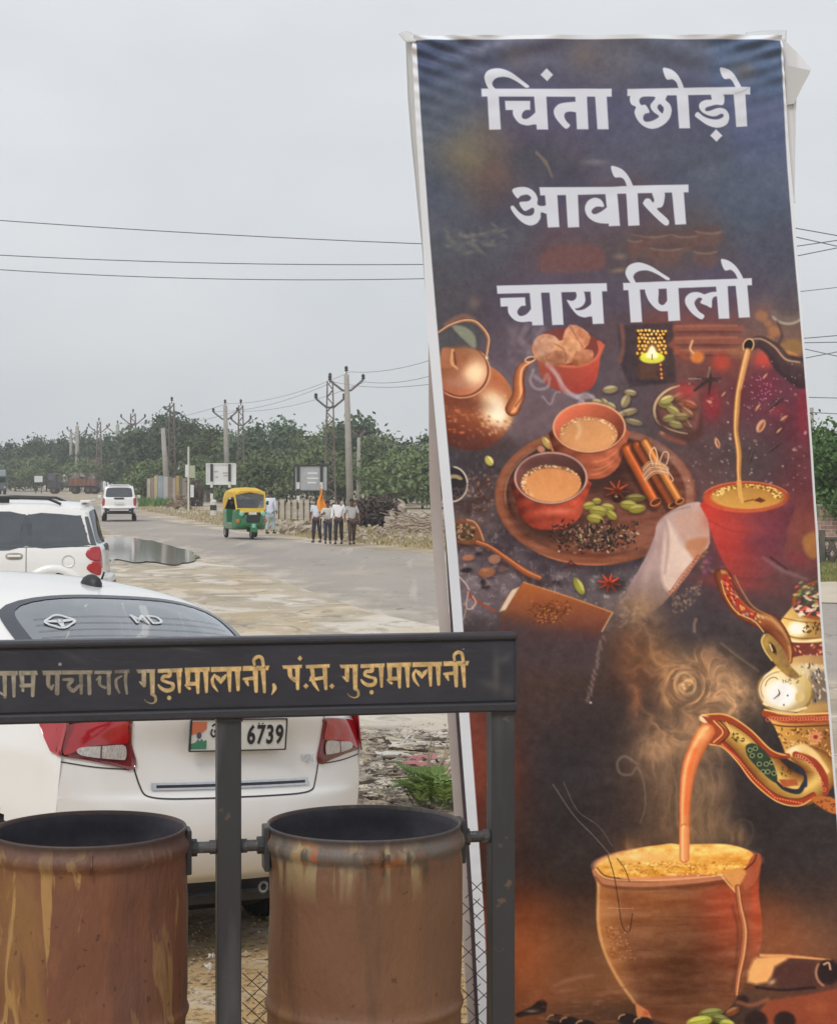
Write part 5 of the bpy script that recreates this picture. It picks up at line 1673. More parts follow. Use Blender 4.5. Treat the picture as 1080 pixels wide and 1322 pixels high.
 n2 = fbm(xw * 1.2, yw * 1.2, 11, 3, 219) * (1 - low) + fbm(xw * 2.2, yw * .5, 15, 3, 239) * low
 rg = np.clip(1 - np.abs(n1 * 2 - 1) * 2.2, 0, 1) * .75 + np.clip(1 - np.abs(n2 * 2 - 1) * 2.0, 0, 1) * .25
 rg = rg + sw * .55 * np.clip(np.cos(rad * .62 - ang * 1.0), 0, 1) * np.clip(1.2 - rad / 36, 0, 1)
 al = np.clip(M * (.62 + .40 * rg), 0, 1)[..., None]
 C.rgb = C.rgb * (1 - al * .92) + (CC * (1.12 + .34 * np.clip(rg, 0, 1.2))[..., None] * np.array([1.08, 1.0, .92])) * al * .92
 for pts, wd, op, c in (([(822, 986), (806, 976), (796, 984), (800, 998), (814, 999), (822, 990), (830, 1010), (832, 1040), (826, 1062)], [2.4, 3, 3, 2.6, 2.4, 2, 1.6, 1.2, .6], .42, (158, 142, 128)), ([(944, 1068), (956, 1058), (970, 1064), (970, 1082), (962, 1094)], 3, .2, (130, 112, 98)),
                           ([(868, 876), (882, 868), (896, 878), (895, 891), (884, 896), (876, 889), (881, 881), (889, 884)], [2, 3, 3, 3, 2.4, 2.4, 2, 1.6], .55, (196, 170, 138)), ([(896, 815), (896, 806), (898, 800)], 3.5, .5, (170, 144, 116)), ([(930, 830), (950, 846), (978, 866)], 2.4, .4, (150, 134, 118))):
  C.stroke(pts, wd, c, 3.0, op=op)
 # hair-thin creases in the print
 C.stroke([(713, 1012), (740, 1052), (765, 1078), (786, 1102)], 1.2, (118, 112, 116), 1.2, op=.8); C.stroke([(727, 1010), (745, 1046), (772, 1066), (790, 1092)], 1.2, (110, 104, 108), 1.2, op=.7)
 # ---- ornate teapot
 q = (890, 740, 5.684)
 C.poly(Z([(820, 180), (900, 100), (1040, 80), (1060, 500), (720, 490), (660, 420), (660, 360), (740, 260)], *q), lambda x, y: np.stack([196 - np.clip(x - 1030, -20, 50) * 1.3 - np.clip(800 - y, 0, 60) * .5, 162 - np.clip(x - 1030, -20, 50) * 1.3 - np.clip(800 - y, 0, 60) * .5, 104 - np.clip(x - 1030, -20, 50) * .8], -1), 2, 3)
 C.ellipse(1030, 812, 12, 10, (246, 236, 216), -10, 8, .8); C.blob(1027, 811, 9, 7, (252, 248, 238), 0, .9)
 C.ellipse(1064, 774, 42, 26, (150, 88, 54), -8, 2.0); C.ellipse(1065, 773, 38, 23, (80, 68, 66), -8, 2)
 for k in range(110):
  x = rng.uniform(1026, 1068); y = rng.uniform(752, 796)
  C.ellipse(x, y, 3.2, 1.6, rng.choice(((132, 142, 96), (176, 168, 120), (96, 88, 84), (206, 190, 170), (196, 96, 80), (84, 90, 72))) if y < 782 else rng.choice(((206, 96, 84), (226, 190, 180), (60, 60, 76), (220, 214, 206))), rng.uniform(-60, 20), 1.3, .85)
 C.stroke([(1008, 797), (1030, 802), (1066, 806)], 1.6, (140, 90, 50), 1.5, op=.7)
 for k in range(60):
  C.ellipse(rng.uniform(1036, 1068), rng.uniform(803, 818), 1.7, .9, (84, 66, 48), rng.uniform(0, 180), 1, .75)
 C.stroke([(1010, 818), (1030, 824), (1066, 824)], 2, (120, 88, 52), 1.6, op=.7)
 C.stroke([(1016, 826), (1036, 829), (1068, 825)], 4, (226, 208, 172), 2)
 C.poly([(1018, 830), (1068, 830), (1072, 853), (1040, 854), (1020, 848)], (116, 66, 60), 2)
 for k in range(26):
  C.ellipse(rng.uniform(1022, 1066), rng.uniform(833, 850), 2.4, 1.3, rng.choice(((196, 112, 84), (226, 176, 150), (140, 66, 62))), rng.uniform(0, 180), 1.2, .8)
 C.stroke([(1020, 851), (1040, 856), (1072, 855)], 2, (210, 176, 110), 1.6)
 C.ellipse(1050, 892, 66, 46, lambda u, v: np.stack([186 - 60 * u - 20 * v * v, 152 - 56 * u - 20 * v * v, 100 - 34 * u], -1).clip(56, 230), 4, 2)
 C.ellipse(1046, 866, 30, 8, (212, 196, 164), 6, 5, .8)
 C.poly([(1046, 866), (1074, 866), (1078, 906), (1046, 908)], (104, 96, 100), 7, 0, .75)
 for k in range(70):
  C.ellipse(rng.uniform(1034, 1074), rng.uniform(858, 906), rng.uniform(1.2, 3.4), 1.2, rng.choice(((216, 206, 196), (124, 122, 142), (66, 60, 74), (196, 180, 160))), rng.uniform(30, 110), 1.2, .8)
 C.ellipse(1013, 892, 36, 29, lambda u, v: np.stack([206 - 26 * u - 14 * v, 186 - 30 * u - 14 * v, 150 - 44 * u - 6 * v], -1), 8, 2.4)
 C.ring(1013, 892, 36, 29, 3, (128, 100, 60), 8, 340, 215, .8, 3); C.ring(1011, 891, 30, 24, 1.6, (146, 108, 62), 8, 140, 260, .7, 2)
 C.ellipse(1008, 897, 20, 16, (240, 238, 234), 10, 8, .95); C.blob(1010, 890, 16, 12, (252, 252, 252), 0, .8)
 C.ellipse(1032, 900, 6.5, 7, (206, 182, 136), 20, 1.8);
 C.stroke([(1004, 890), (1005, 896), (998, 902)], [1, 2.4, 1], (106, 82, 66), 1.5); C.ring(996, 886, 9, 12, 1.3, (120, 90, 60), 20, 160, 300, .8)
 C.ellipse(1016, 898, 1.1, 1.1, (40, 50, 90)); C.ellipse(1011, 910, 1.1, 1.1, (90, 60, 40))
 for k in range(16):
  C.ellipse(rng.uniform(1010, 1034), rng.uniform(872, 884), 1.6, .8, (116, 86, 52), rng.uniform(0, 180), 1, .6)
 C.stroke([(985, 908), (1000, 915), (1020, 919), (1040, 914)], 3, (232, 212, 180), 2.4); C.stroke([(990, 912), (1006, 917), (1028, 920)], 1.6, (96, 70, 50), 2, op=.6)
 # bands on the body
 C.poly([(984, 917), (1010, 923), (1040, 921), (1080, 918), (1080, 945), (1074, 1010), (1016, 980), (1000, 940)], lambda x, y: np.stack([206 - (x - 1000) * .9, 160 - (x - 1000) * .85, 92 - (x - 1000) * .4], -1).clip(58, 230), 2)
 C.stroke([(986, 921), (1010, 928), (1040, 929), (1078, 927)], [8, 10, 10, 10], (156, 76, 56), 1.8)
 for k in range(24):
  x = 990 + k * 3.7; C.ring(x, 928 + rng.uniform(-.8, .8), 2.2, 2.4, 1, (206, 130, 104), 0, None, None, .8, 1)
 C.stroke([(990, 934), (1020, 938), (1078, 937)], 1.6, (92, 56, 40), 1.4); C.stroke([(986, 916), (1020, 922), (1078, 921)], 2, (232, 196, 130), 1.6)
 for k in range(170):
  x = rng.uniform(1002, 1078); y = rng.uniform(941, 985)
  if y > 945 + (x - 1000) * 1.6 or y > 985:
   continue
  C.ellipse(x, y, rng.uniform(1.2, 3), 1.1, (104, 66, 44) if rng.random() < .65 else (222, 180, 116), rng.choice((-50, 40, 90, 10)), 1.1, .8)
 for k in range(9):
  a = math.radians(k * 40); C.ellipse(1053 + 6 * math.cos(a), 952 + 6 * math.sin(a), 3.4, 1.8, (204, 140, 108), math.degrees(a), 1.2)
 C.ellipse(1053, 952, 2.6, 2.6, (140, 60, 50))
 # spout
 C.tube([(912, 936), (936, 942), (962, 960), (984, 985), (1010, 1012), (1040, 1020), (1062, 1000), (1052, 984), (1028, 972)], [20, 30, 36, 38, 42, 40, 40, 36, 22], (116, 74, 46), (186, 150, 88), (214, 182, 116), lp=-.1, soft=1.8)
 C.stroke([(1018, 972), (1034, 966), (1050, 974), (1066, 996)], [10, 12, 9, 8], (222, 190, 140), 4); C.blob(1024, 968, 8, 5, (244, 226, 196), -10, .8)
 C.stroke([(1026, 974), (1050, 984), (1064, 1004), (1066, 1024)], [8, 9, 9, 8], (150, 70, 54), 2)
 for k in range(12):
  t = k / 11; C.ring(1028 + 36 * t, 976 + 44 * t * t, 2.2, 2.2, 1, (214, 150, 120), 0, None, None, .8, 1)
 for off, c, wd in ((-15, (150, 72, 54), 7), (-19.5, (212, 164, 104), 2), (-10.5, (112, 60, 44), 1.4)):
  C.stroke([(905, 934 + off + 8), (936, 942 + off), (962 + 4, 960 + off), (986 + 8, 985 + off + 2), (1016, 972 + 4)], wd, c, 1.5)
 for off, c, wd in ((14, (158, 70, 52), 7.5), (18.5, (214, 168, 110), 1.8), (9.6, (112, 60, 44), 1.4)):
  C.stroke([(915, 944 + off - 2), (936 - 4, 946 + off), (958 - 6, 966 + off), (980 - 8, 992 + off), (1006 - 4, 1016 + off), (1030, 1022 + off), (1050, 1016 + off * .8)], wd, c, 1.5)
 for k in range(40):
  t = k / 39
  px_ = np.interp(t, [0, .25, .5, .75, 1], [930, 952, 974, 1000, 1034]); py_ = np.interp(t, [0, .25, .5, .75, 1], [960, 980, 1006, 1030, 1037])
  C.ellipse(px_, py_, 1.2, 1, (226, 150, 110), 40, 1, .8)
 C.ellipse(909, 928, 8, 5, (226, 198, 166), 20, 2)
 C.poly([(905, 924), (920, 926), (942, 946), (926, 962), (914, 956), (922, 944)], (150, 78, 56), 1.8)
 C.stroke([(920, 930), (932, 945), (920, 958)], 1.6, (226, 172, 120), 1.3); C.stroke([(928, 930), (940, 946), (928, 960)], 1.6, (92, 50, 40), 1.3); C.stroke([(936, 932), (946, 948)], 1.4, (226, 172, 120), 1.3)
 for k in range(12):
  C.ellipse(rng.uniform(944, 960), rng.uniform(946, 958), 2, 1, (86, 68, 42), rng.uniform(0, 180), 1, .85)
 # dark green feathers and a small bird on the spout
 C.poly([(962, 962), (974, 960), (992, 976), (1002, 1000), (1000, 1010), (988, 1002), (972, 986), (963, 974)], (62, 72, 62), 2, 3)
 for x, y in ((974, 966), (980, 975), (988, 986), (995, 984), (998, 998), (970, 975), (979, 986), (990, 996), (984, 996), (967, 968)):
  C.ring(x, y, 2.8, 2.6, 1.2, (150, 160, 116), 0, None, None, .85, 1.1); C.ellipse(x, y, 1, 1, (34, 44, 60))
 C.stroke([(1000, 1008), (1012, 1018), (1030, 1022), (1038, 1012)], [3, 5, 7, 6], (58, 58, 66), 1.8); C.stroke([(1039, 1014), (1039, 1002), (1032, 996), (1028, 992)], [6, 4, 3, 3], (56, 60, 82), 1.6); C.ellipse(1028, 994, 3, 2.6, (50, 52, 66))
 C.poly([(1004, 1006), (1028, 1006), (1030, 1014), (1010, 1016)], (168, 96, 66), 2.2)
 for k in range(14):
  C.ellipse(rng.uniform(1008, 1022), rng.uniform(990, 1002), 1.3, .8, (74, 60, 40), rng.uniform(0, 180), 1, .9)
 C.poly([(1046, 1032), (1060, 1028), (1082, 1034), (1082, 1052), (1064, 1046)], (176, 110, 64), 2, 2)
 for k in range(14):
  C.ellipse(rng.uniform(1052, 1078), rng.uniform(1034, 1047), 1.8, 1, (120, 58, 44), rng.uniform(0, 180), 1, .8)
 # handle
 H = Z([(240, 20), (290, 150), (370, 260), (480, 330), (590, 370), (670, 460), (715, 560), (725, 640)], *q)
 C.tube(H, [21, 22, 22, 21, 24, 20, 15, 10], (92, 52, 42), (142, 86, 60), (182, 138, 96), lp=-.45, soft=1.8)
 C.stroke(Z([(262, 30), (305, 150), (385, 255), (470, 310)], *q), [9, 10, 10, 6], (160, 66, 52), 3)
 for k in range(60):
  t = rng.random() * .62
  x = np.interp(t, [0, .2, .4, .62], [936, 942, 958, 984]); y = np.interp(t, [0, .2, .4, .62], [745, 768, 788, 804])
  C.ellipse(x + rng.uniform(-6, 6), y + rng.uniform(-4, 4), 2, 1.1, rng.choice(((226, 120, 90), (206, 170, 110), (130, 130, 166), (120, 40, 40))), rng.uniform(20, 80), 1.1, .8)
 C.stroke(Z([(232, 60), (270, 180), (350, 290), (470, 350), (540, 430)], *q), 1.6, (206, 158, 106), 1.5); C.stroke(Z([(330, 20), (390, 140), (470, 250), (600, 320)], *q), 2, (176, 132, 90), 1.6, op=.7)
 C.stroke(Z([(560, 390), (660, 440), (720, 520)], *q), 4, (110, 72, 50), 4, op=.6)
 K = Z([(540, 450), (580, 445), (640, 500), (700, 580), (740, 680), (810, 760), (740, 770), (650, 700), (590, 620), (540, 550), (522, 490)], *q)
 C.poly(K, lambda x, y: np.stack([150 + (fbm(x, y, 7, 3, 91) - .5) * 50 - (x - 1000) * .25, 122 + (fbm(x, y, 7, 3, 91) - .5) * 44 - (x - 1000) * .3, 78 + 0 * x], -1), 2, 3)
 C.stroke(Z([(545, 455), (525, 500), (550, 570), (600, 640)], *q), 2, (206, 178, 120), 1.8); C.ellipse(997, 837, 3, 8, (64, 50, 42), -28, 2); C.stroke([(993, 832), (996, 840)], 2, (216, 190, 150), 1.5)
 # tea from the ornate spout
 C.tube([(911, 944), (900, 962), (889, 990), (884, 1025), (883, 1060), (883, 1112)], [22, 22, 20, 16, 14, 14], (176, 98, 66), (214, 136, 92), (236, 176, 128), lp=.4, soft=2)
 C.stroke([(896, 968), (888, 1000), (884, 1050)], [6, 5, 4], (226, 108, 66), 5, op=.6); C.blob(905, 946, 8, 8, (238, 190, 140), 0, .6)
 # ---- large clay cup
 C.ellipse(880, 1310, 150, 22, (62, 50, 48), 0, 20, .6)
 o = (740, 1060, 4.154)
 body = Z([(100, 270), (122, 330), (130, 410), (124, 520), (136, 630), (180, 750), (240, 870), (306, 945), (335, 985), (350, 1030), (420, 1060), (560, 1100), (700, 1100), (790, 1040), (870, 960), (930, 850), (985, 740), (1010, 640), (1010, 520), (997, 420), (996, 330), (1003, 255), (1001, 215), (980, 195), (940, 215), (700, 240), (400, 250), (200, 250), (130, 252)], *o)

 def bc(x, y):
  u = (x - 873) / 106; v = (y - 1120) / 200
  nz = (fbm(x, y * 4, 34, 4, 95) - .5)
  edge = np.clip((-u - .62 - .12 * np.clip(v, 0, 1) + .45 * np.clip(v - .25, 0, 1)) / .52, 0, 1)
  red = np.exp(-((u - .62) / .36) ** 2 - ((v - .25) / .34) ** 2) * .85 + .7 * np.clip((u - .86) / .1, 0, 1) * np.clip(1.15 - v, 0, 1)
  red = np.clip(red, 0, 1)
  base = np.array([126., 86., 66.]); lit = np.array([212., 148., 96.]); rd = np.array([172., 84., 60.])
  br = np.array([158., 104., 72.])
  mid = np.exp(-((u + .25) / .6) ** 2) * np.exp(-((v - .1) / .42) ** 2)
  c = base + (br - base) * mid[..., None] * .95
  c = c + (rd - c) * red[..., None]
  c = c + (lit - c) * (edge ** .9)[..., None]
  dk = np.exp(-((u - .12) / .55) ** 2 - ((v - .62) / .38) ** 2)
  c = c * (1 - .26 * dk * (1 - edge))[..., None]
  c = c * (1 - .20 * np.exp(-((v - .06) / .07) ** 2) * (1 - edge))[..., None]
  c = c + (np.sin(v * 46 + u * u * 3) * 4 * (1 - edge))[..., None]
  return c + (nz * 34)[..., None]
 C.poly(body, bc, 2.4, 3)
 for k in range(160):
  x = rng.uniform(782, 812); y = rng.uniform(1195, 1240)
  C.blob(x + (y - 1200) * .2, y, 1.4, 1.0, (126, 74, 54) if rng.random() < .6 else (216, 164, 116), 0, .4)
 C.stroke([(772, 1140), (771, 1170), (773, 1200), (782, 1234), (800, 1268), (818, 1294)], 3, (226, 176, 128), 4, op=.75)
 for k in range(14):
  C.stroke([(rng.uniform(820, 850), y_ := rng.uniform(1150, 1300)), (rng.uniform(870, 950), y_ + rng.uniform(-3, 3))], 1, (120, 84, 72) if rng.random() < .5 else (66, 52, 54), 2, op=.25)
 C.blob(880, 1218, 10, 8, (146, 104, 80), 0, .3)
 # rim and foam
 C.ellipse(874, 1114, 109, 24, lambda u, v: np.stack([190 + 10 * v - 30 * u, 128 + 6 * v - 30 * u, 98 + 4 * v - 26 * u], -1), -2, 2.2)
 foam = [(768, 1124), (776, 1112), (798, 1102), (830, 1094), (850, 1091), (866, 1089), (880, 1091), (905, 1090), (935, 1090), (958, 1095), (972, 1103), (970, 1114), (962, 1126), (952, 1130), (930, 1130), (890, 1129), (850, 1132), (810, 1133), (785, 1133)]
 C.poly(foam, lambda x, y: np.stack([228 - (y - 1100) * .5 + 0 * x, 180 - (y - 1100) * .9 - (x - 870) * .06, 106 - (y - 1100) * 1.1 - (x - 870) * .08], -1) + ((fbm(x, y * 1.6, 9, 4, 97) - .5) * 84)[..., None] * np.array([.8, 1, 1]), 2.2, 3)
 C.blob(840, 1108, 40, 6, (228, 180, 124), -3, .6); C.blob(820, 1104, 22, 4, (240, 214, 164), -8, .6); C.blob(935, 1098, 22, 4, (240, 208, 140), 4, .6)
 for k in range(220):
  x = rng.uniform(800, 968); y = rng.uniform(1112, 1131)
  C.ellipse(x, y, rng.uniform(.9, 2.2), rng.uniform(.7, 1.4), (164, 112, 56) if rng.random() < .5 else (244, 212, 146), 0, 1.2, .55)
 C.stroke([(766, 1124), (780, 1138), (830, 1142), (890, 1139), (935, 1134)], [4, 6, 6, 5, 4], (178, 122, 96), 2); C.stroke([(768, 1122), (784, 1134), (830, 1137), (890, 1134), (936, 1130)], 1.6, (226, 178, 140), 1.6, op=.8)
 C.stroke([(768, 1132), (782, 1144), (830, 1148), (890, 1145), (940, 1140)], 2.4, (96, 62, 52), 3.5, op=.6)
 C.stroke([(770, 1120), (780, 1130), (800, 1134)], 1.4, (110, 74, 58), 1.4)
 C.poly([(963, 1120), (972, 1104), (981, 1104), (981, 1120), (976, 1138), (962, 1150), (958, 1136)], (164, 92, 70), 2.5, 3); C.stroke([(976, 1104), (972, 1114), (960, 1124)], 2.4, (110, 58, 46), 1.8)
 C.poly([(932, 1126), (962, 1124), (956, 1142), (950, 1152), (944, 1144)], (204, 146, 92), 3.5, 3)
 C.stroke([(930, 1130), (940, 1142), (949, 1152)], 2, (228, 184, 136), 2, op=.8)
 C.tube([(952, 1146), (955, 1170), (961, 1200), (959, 1230), (953, 1260), (950, 1284)], [7, 8, 9, 9, 7, 5], (110, 66, 50), (172, 110, 80), (208, 150, 112), lp=-.3, soft=2.2)
 C.stroke([(945, 1170), (952, 1200), (950, 1240), (944, 1280)], 3, (92, 54, 48), 4, op=.5)
 C.tube([(883, 1070), (883, 1108)], [13.5, 13], (190, 116, 76), (222, 150, 104), (240, 186, 138), lp=.4, smooth=0, soft=1.8)
 C.stroke([(784, 1104), (792, 1130), (798, 1165), (803, 1196), (812, 1203), (816, 1180)], 1.3, (74, 52, 46), 1.2, op=.85); C.stroke([(796, 1108), (806, 1122), (812, 1138)], 1.2, (74, 52, 46), 1.2, op=.8)
 C.stroke([(784, 1172), (800, 1173), (817, 1173)], 1, (196, 152, 120), 1.2, op=.7)
 # foot of the cup
 C.poly([(819, 1294), (836, 1305), (842, 1318), (822, 1314)], (196, 130, 92), 2.4); C.blob(834, 1308, 5, 4, (170, 80, 62), 0, .7)
 # sticks, pods and coffee beans along the bottom
 C.poly([(664, 1310), (686, 1300), (700, 1288), (706, 1296), (704, 1308), (668, 1314)], (58, 46, 46), 2.5); C.blob(700, 1289, 8, 4, (156, 92, 68), 0, .8); C.blob(686, 1306, 8, 2, (150, 138, 132), 0, .8)
 for x, y in ((718, 1317), (735, 1320), (810, 1316), (830, 1320), (755, 1324)):
  C.ellipse(x, y, 13, 7, (54, 44, 48), 0, 2.4); C.ring(x - 4, y, 8, 6, 2, (196, 164, 116), 0, 170, 280, .8, 1.6)
 for k in range(90):
  x = rng.uniform(670, 810); y = rng.uniform(1272, 1320)
  C.blob(x, y, rng.uniform(3, 9), rng.uniform(.8, 2), rng.choice(((150, 104, 84), (110, 74, 60), (164, 120, 100))), rng.uniform(-18, 4), .3)
 C.stroke([(716, 1272), (740, 1264), (765, 1260)], [4, 7, 3], (160, 112, 94), 5, op=.7); C.stroke([(770, 1284), (800, 1280)], 4, (160, 112, 94), 4, op=.4)
 C.poly([(972, 1240), (980, 1234), (1020, 1234), (1095, 1238), (1095, 1290), (1000, 1284), (962, 1270)], (96, 66, 58), 3)
 C.poly([(972, 1240), (985, 1236), (1020, 1234), (1000, 1250), (990, 1268), (964, 1268)], (218, 164, 112), 5, 2); C.stroke([(982, 1234), (1020, 1235), (1070, 1238)], [4, 4, 2], (206, 150, 104), 2.4)
 C.poly([(1000, 1248), (1040, 1240), (1060, 1250), (1056, 1275), (1010, 1278)], (84, 58, 56), 6, 3, .8)
 C.ellipse(1068, 1254, 14, 16, (54, 42, 46), 0, 4); C.ring(1066, 1255, 14, 17, 3, (176, 132, 108), 0, 100, 230, .8, 2); C.stroke([(1062, 1244), (1068, 1242), (1070, 1250)], 2.4, (196, 156, 132), 2)
 C.stroke([(976, 1275), (1010, 1278), (1050, 1274)], 3, (50, 40, 44), 3); C.blob(996, 1268, 5, 3, (216, 186, 160), -30, .7)
 C.poly([(975, 1312), (990, 1292), (1040, 1284), (1095, 1270), (1095, 1330), (1000, 1330)], (136, 76, 58), 4); C.blob(1056, 1300, 16, 10, (166, 98, 74), 0, .5)
 for x, y, r in ((975, 1318, 15), (1012, 1318, 14), (958, 1292, 8)):
  C.ellipse(x, y, r, r * .9, (58, 44, 46), 0, 4)
 C.stroke([(952, 1294), (970, 1298), (990, 1290)], 5, (150, 96, 76), 4, op=.7)
 pod(917, 1308, -8, 16, 6, (122, 124, 74)); pod(930, 1316, 8, 12, 6, (112, 114, 72)); pod(902, 1319, -10, 17, 7, (168, 168, 84)); pod(938, 1322, 10, 10, 6, (160, 160, 84)); pod(945, 1306, -25, 10, 5, (128, 86, 62))
 C.rgb = 104 + (C.rgb - 104) * 1.24 + ((fbm(X, Y, 2.6, 2, 301) - .5) * 9 + (fbm(X, Y, 7, 2, 305) - .5) * 10)[..., None]
 C.rgb = np.clip(C.rgb * np.array([1.0, 1.0, .96]), 26, 255)
 paint_letters(C)
 # crease across the last letter of the first line
 C.stroke([(948, 121), (958, 118), (966, 113)], 1.2, (160, 164, 176), 1.4, op=.8)
 return C.rgb
# ------------------------------------------------------------------ the printed banner
def lin(c):
 c = np.clip(c / 255.0, 0, 1)
 return np.where(c > .04045, ((c + .055) / 1.055) ** 2.4, c / 12.92)


B_Y = 6.0
L_Y = [52, 150, 300, 420, 500, 600, 700, 800, 930, 1100, 1190, 1322, 1420]
L_X = [537, 543, 554, 564, 571, 580, 589, 597, 606, 619, 625, 631, 636]
R_Y = [50, 200, 404, 506, 581, 638, 700, 760, 860, 900, 1000, 1040, 1322, 1420]
R_X = [1007, 1016, 1031, 1038, 1044, 1048, 1053, 1056, 1063, 1068, 1075.5, 1079, 1097, 1104]


def smooth1(yq, ys, xs):
 v = np.interp(yq, ys, xs)
 k = np.ones(41) / 41
 pad = np.concatenate([2 * v[0] - v[20:0:-1], v, 2 * v[-1] - v[-2:-22:-1]])
 return np.convolve(pad, k, 'valid')


def banner():
 t = empty('advert_banner', 'tall dark printed banner advertising tea, hung upright on a slim frame', 'banner', (P(800, 1400, B_Y).x, B_Y, 0))
 org = Vector(t.location)
 nu, nv = 620, 1720
 yq = np.linspace(45, 1420, nv)
 Lx = smooth1(yq, L_Y, L_X); Rx = smooth1(yq, R_Y, R_X)
 marg = np.interp(yq, [45, 60, 300, 420, 1420], [3, 6, 9, 13, 13])
 rm = np.interp(yq, [45, 120, 250, 420, 1420], [2, 3, 5, 3, 3])
 u = np.linspace(0, 1, nu)
 X = (Lx - marg)[:, None] * (1 - u) + (Rx + rm)[:, None] * u
 Yp = np.repeat(yq[:, None], nu, 1)
 # a slight sag of the top hem and the print follow the sheet
 rgb = paint_banner(X, Yp)
 white = np.array([212, 216, 224], np.float32)
 def cover(d):
  a = np.clip(.5 - d / 1.2, 0, 1)[..., None]
  rgb[:] = rgb * (1 - a) + white * a
 cover(X - Lx[:, None]); cover(Rx[:, None] - X); cover(Yp - (51.5 - 1.2 * np.sin(np.pi * np.clip((X - 537) / 470, 0, 1))))
 # depth: folds near the hung top edge, slack along the sides
 d = .006 * np.sin(Yp / 70 + X / 260) + .010 * (fbm(X, Yp, 190, 3, 12) - .5)
 top = np.exp(-(Yp - 50) / 42.0)
 fold = np.sin((X * .05 + (Yp - 50) * .20 * np.tanh((770 - X) / 60)) + 3 * fbm(X, Yp, 80, 2, 14))
 d = d + .005 * top * fold
 cl = np.exp(-((X - 545) / 60) ** 2) * np.exp(-(Yp - 50) / 45)
 d = d + .007 * cl * np.sin((Yp - 50 - (X - 540) * .35) * .34)
 cr = np.exp(-((X - 1000) / 70) ** 2) * np.exp(-(Yp - 50) / 40)
 d = d + .006 * cr * np.sin((Yp - 50 + (X - 1000) * .3) * .34)
 slack = np.exp(-((X - (Rx[:, None] - 10)) / 40) ** 2)
 d = d + .016 * slack * np.sin(Yp / 120.0)
 crease = np.exp(-(((X - 600) * .5 + (Yp - 800) * .02) / 3.0) ** 2) * .0015
 d = d - crease
 for cx, cy, ax, ay, wd, am in ((700, 880, .94, .34, 7, .0022), (930, 560, .88, -.47, 8, .002), (820, 1040, .98, .2, 9, .002), (640, 640, .97, .24, 6, .0018), (1010, 900, .9, .43, 7, .0018), (860, 230, .3, .95, 9, .0018)):
  dd = (X - cx) * ax + (Yp - cy) * ay; tt = -(X - cx) * ay + (Yp - cy) * ax
  d = d + am * np.exp(-(dd / wd) ** 2) * np.exp(-(tt / 150) ** 2)
 d = d + .0016 * (fbm(X * .4, Yp, 13, 3, 19) - .5) * np.clip((Yp - 700) / 300, 0, 1)
 Yd = B_Y + d
 V = np.stack([(X - 540) / 2400 * B_Y - org.x, Yd - org.y, CAM_H - (Yp - 616) / 2400 * B_Y - org.z], -1).reshape(-1, 3)
 obj_np('printed_sheet', V, grid_faces(nv, nu), print_mat('banner_print', BANNER_GAIN, .45, .28), t, colors=lin(rgb).reshape(-1, 3))
 m_flex = mat('white_flex', srgb(226, 228, 232), .55, srgb(214, 216, 220), 1.5, .6, bump=.15)
 m_flex_grey = mat('grey_flex_back', srgb(206, 208, 210), .6, srgb(190, 192, 194), 2, .6)
 m_flex_warm = mat('dirty_white_wood', srgb(196, 186, 182), .8, srgb(168, 156, 152), 2.5, .7)

 def ribbon(name, left, right, m, n=60):
  """sheet between two picture-plane paths given as (x, y, depth)"""
  A = np.array(left, float); Bq = np.array(right, float)
  s = np.linspace(0, 1, n)
  def rs(Q):
   q = np.linspace(0, 1, len(Q))
   return np.stack([np.interp(s, q, Q[:, i]) for i in range(3)], 1)
  A = rs(A); Bq = rs(Bq)
  V = []
  for i in range(n):
   for k in range(5):
    f = k / 4
    p = A[i] * (1 - f) + Bq[i] * f
    w = P(p[0], p[1], p[2] + .004 * math.sin(i * .5 + k))
    V.append(w - org)
  o = obj_np(name, V, grid_faces(n, 5), m, t)
  sd = o.modifiers.new('thickness', 'SOLIDIFY'); sd.thickness = .004
  return o
 ribbon('side_wrap', [(525, 54, 6.10), (528, 130, 6.10), (533, 190, 6.10), (539, 250, 6.09), (546, 320, 6.08), (552, 400, 6.06), (556, 430, 6.05)],
           [(536, 50, 6.012), (541, 130, 6.012), (545, 190, 6.012), (549, 250, 6.012), (553, 320, 6.012), (558, 400, 6.012), (560, 430, 6.012)], m_flex_grey)
 ribbon('top_hem', [(536, 45.5, 6.06), (620, 47, 6.06), (770, 48, 6.06), (900, 46, 6.06), (1004, 44, 6.06)], [(536, 53, 6.014), (620, 53, 6.014), (770, 53, 6.014), (900, 53, 6.014), (1006, 51, 6.014)], m_flex)
 ribbon('corner_fold', [(514, 44, 6.10), (519, 41, 6.09), (526, 40, 6.07), (534, 44, 6.05), (538, 48, 6.05)], [(522, 53, 6.05), (525, 55, 6.03), (530, 54, 6.01), (535, 53, 6.0), (538, 52, 6.0)], m_flex_grey, 20)
 ribbon('corner_fold', [(962, 42, 6.12), (980, 40, 6.12), (1000, 39, 6.12), (1015, 39, 6.12)], [(966, 48, 6.08), (980, 48, 6.08), (1000, 50, 6.08), (1014, 53, 6.08)], m_flex_grey, 16)
 # loose corner flap at the top right, hanging behind the sheet edge
 bm = bmesh.new()
 outline = [(1003, 49), (1012, 53), (1028, 68), (1046, 90), (1042, 99), (1034, 114), (1024, 134), (1021, 160), (1020, 190), (1024, 250), (1026, 262), (1019, 262), (1014, 180), (1009, 110)]
 vs = [bm.verts.new(P(x, y, 6.03 + .008 * math.sin(i)) - org) for i, (x, y) in enumerate(outline)]
 bm.faces.new(vs); bmesh.ops.triangulate(bm, faces=bm.faces)
 f = obj('corner_flap', bm, m_flex, t); sd = f.modifiers.new('thickness', 'SOLIDIFY'); sd.thickness = .004
 bm = bmesh.new()
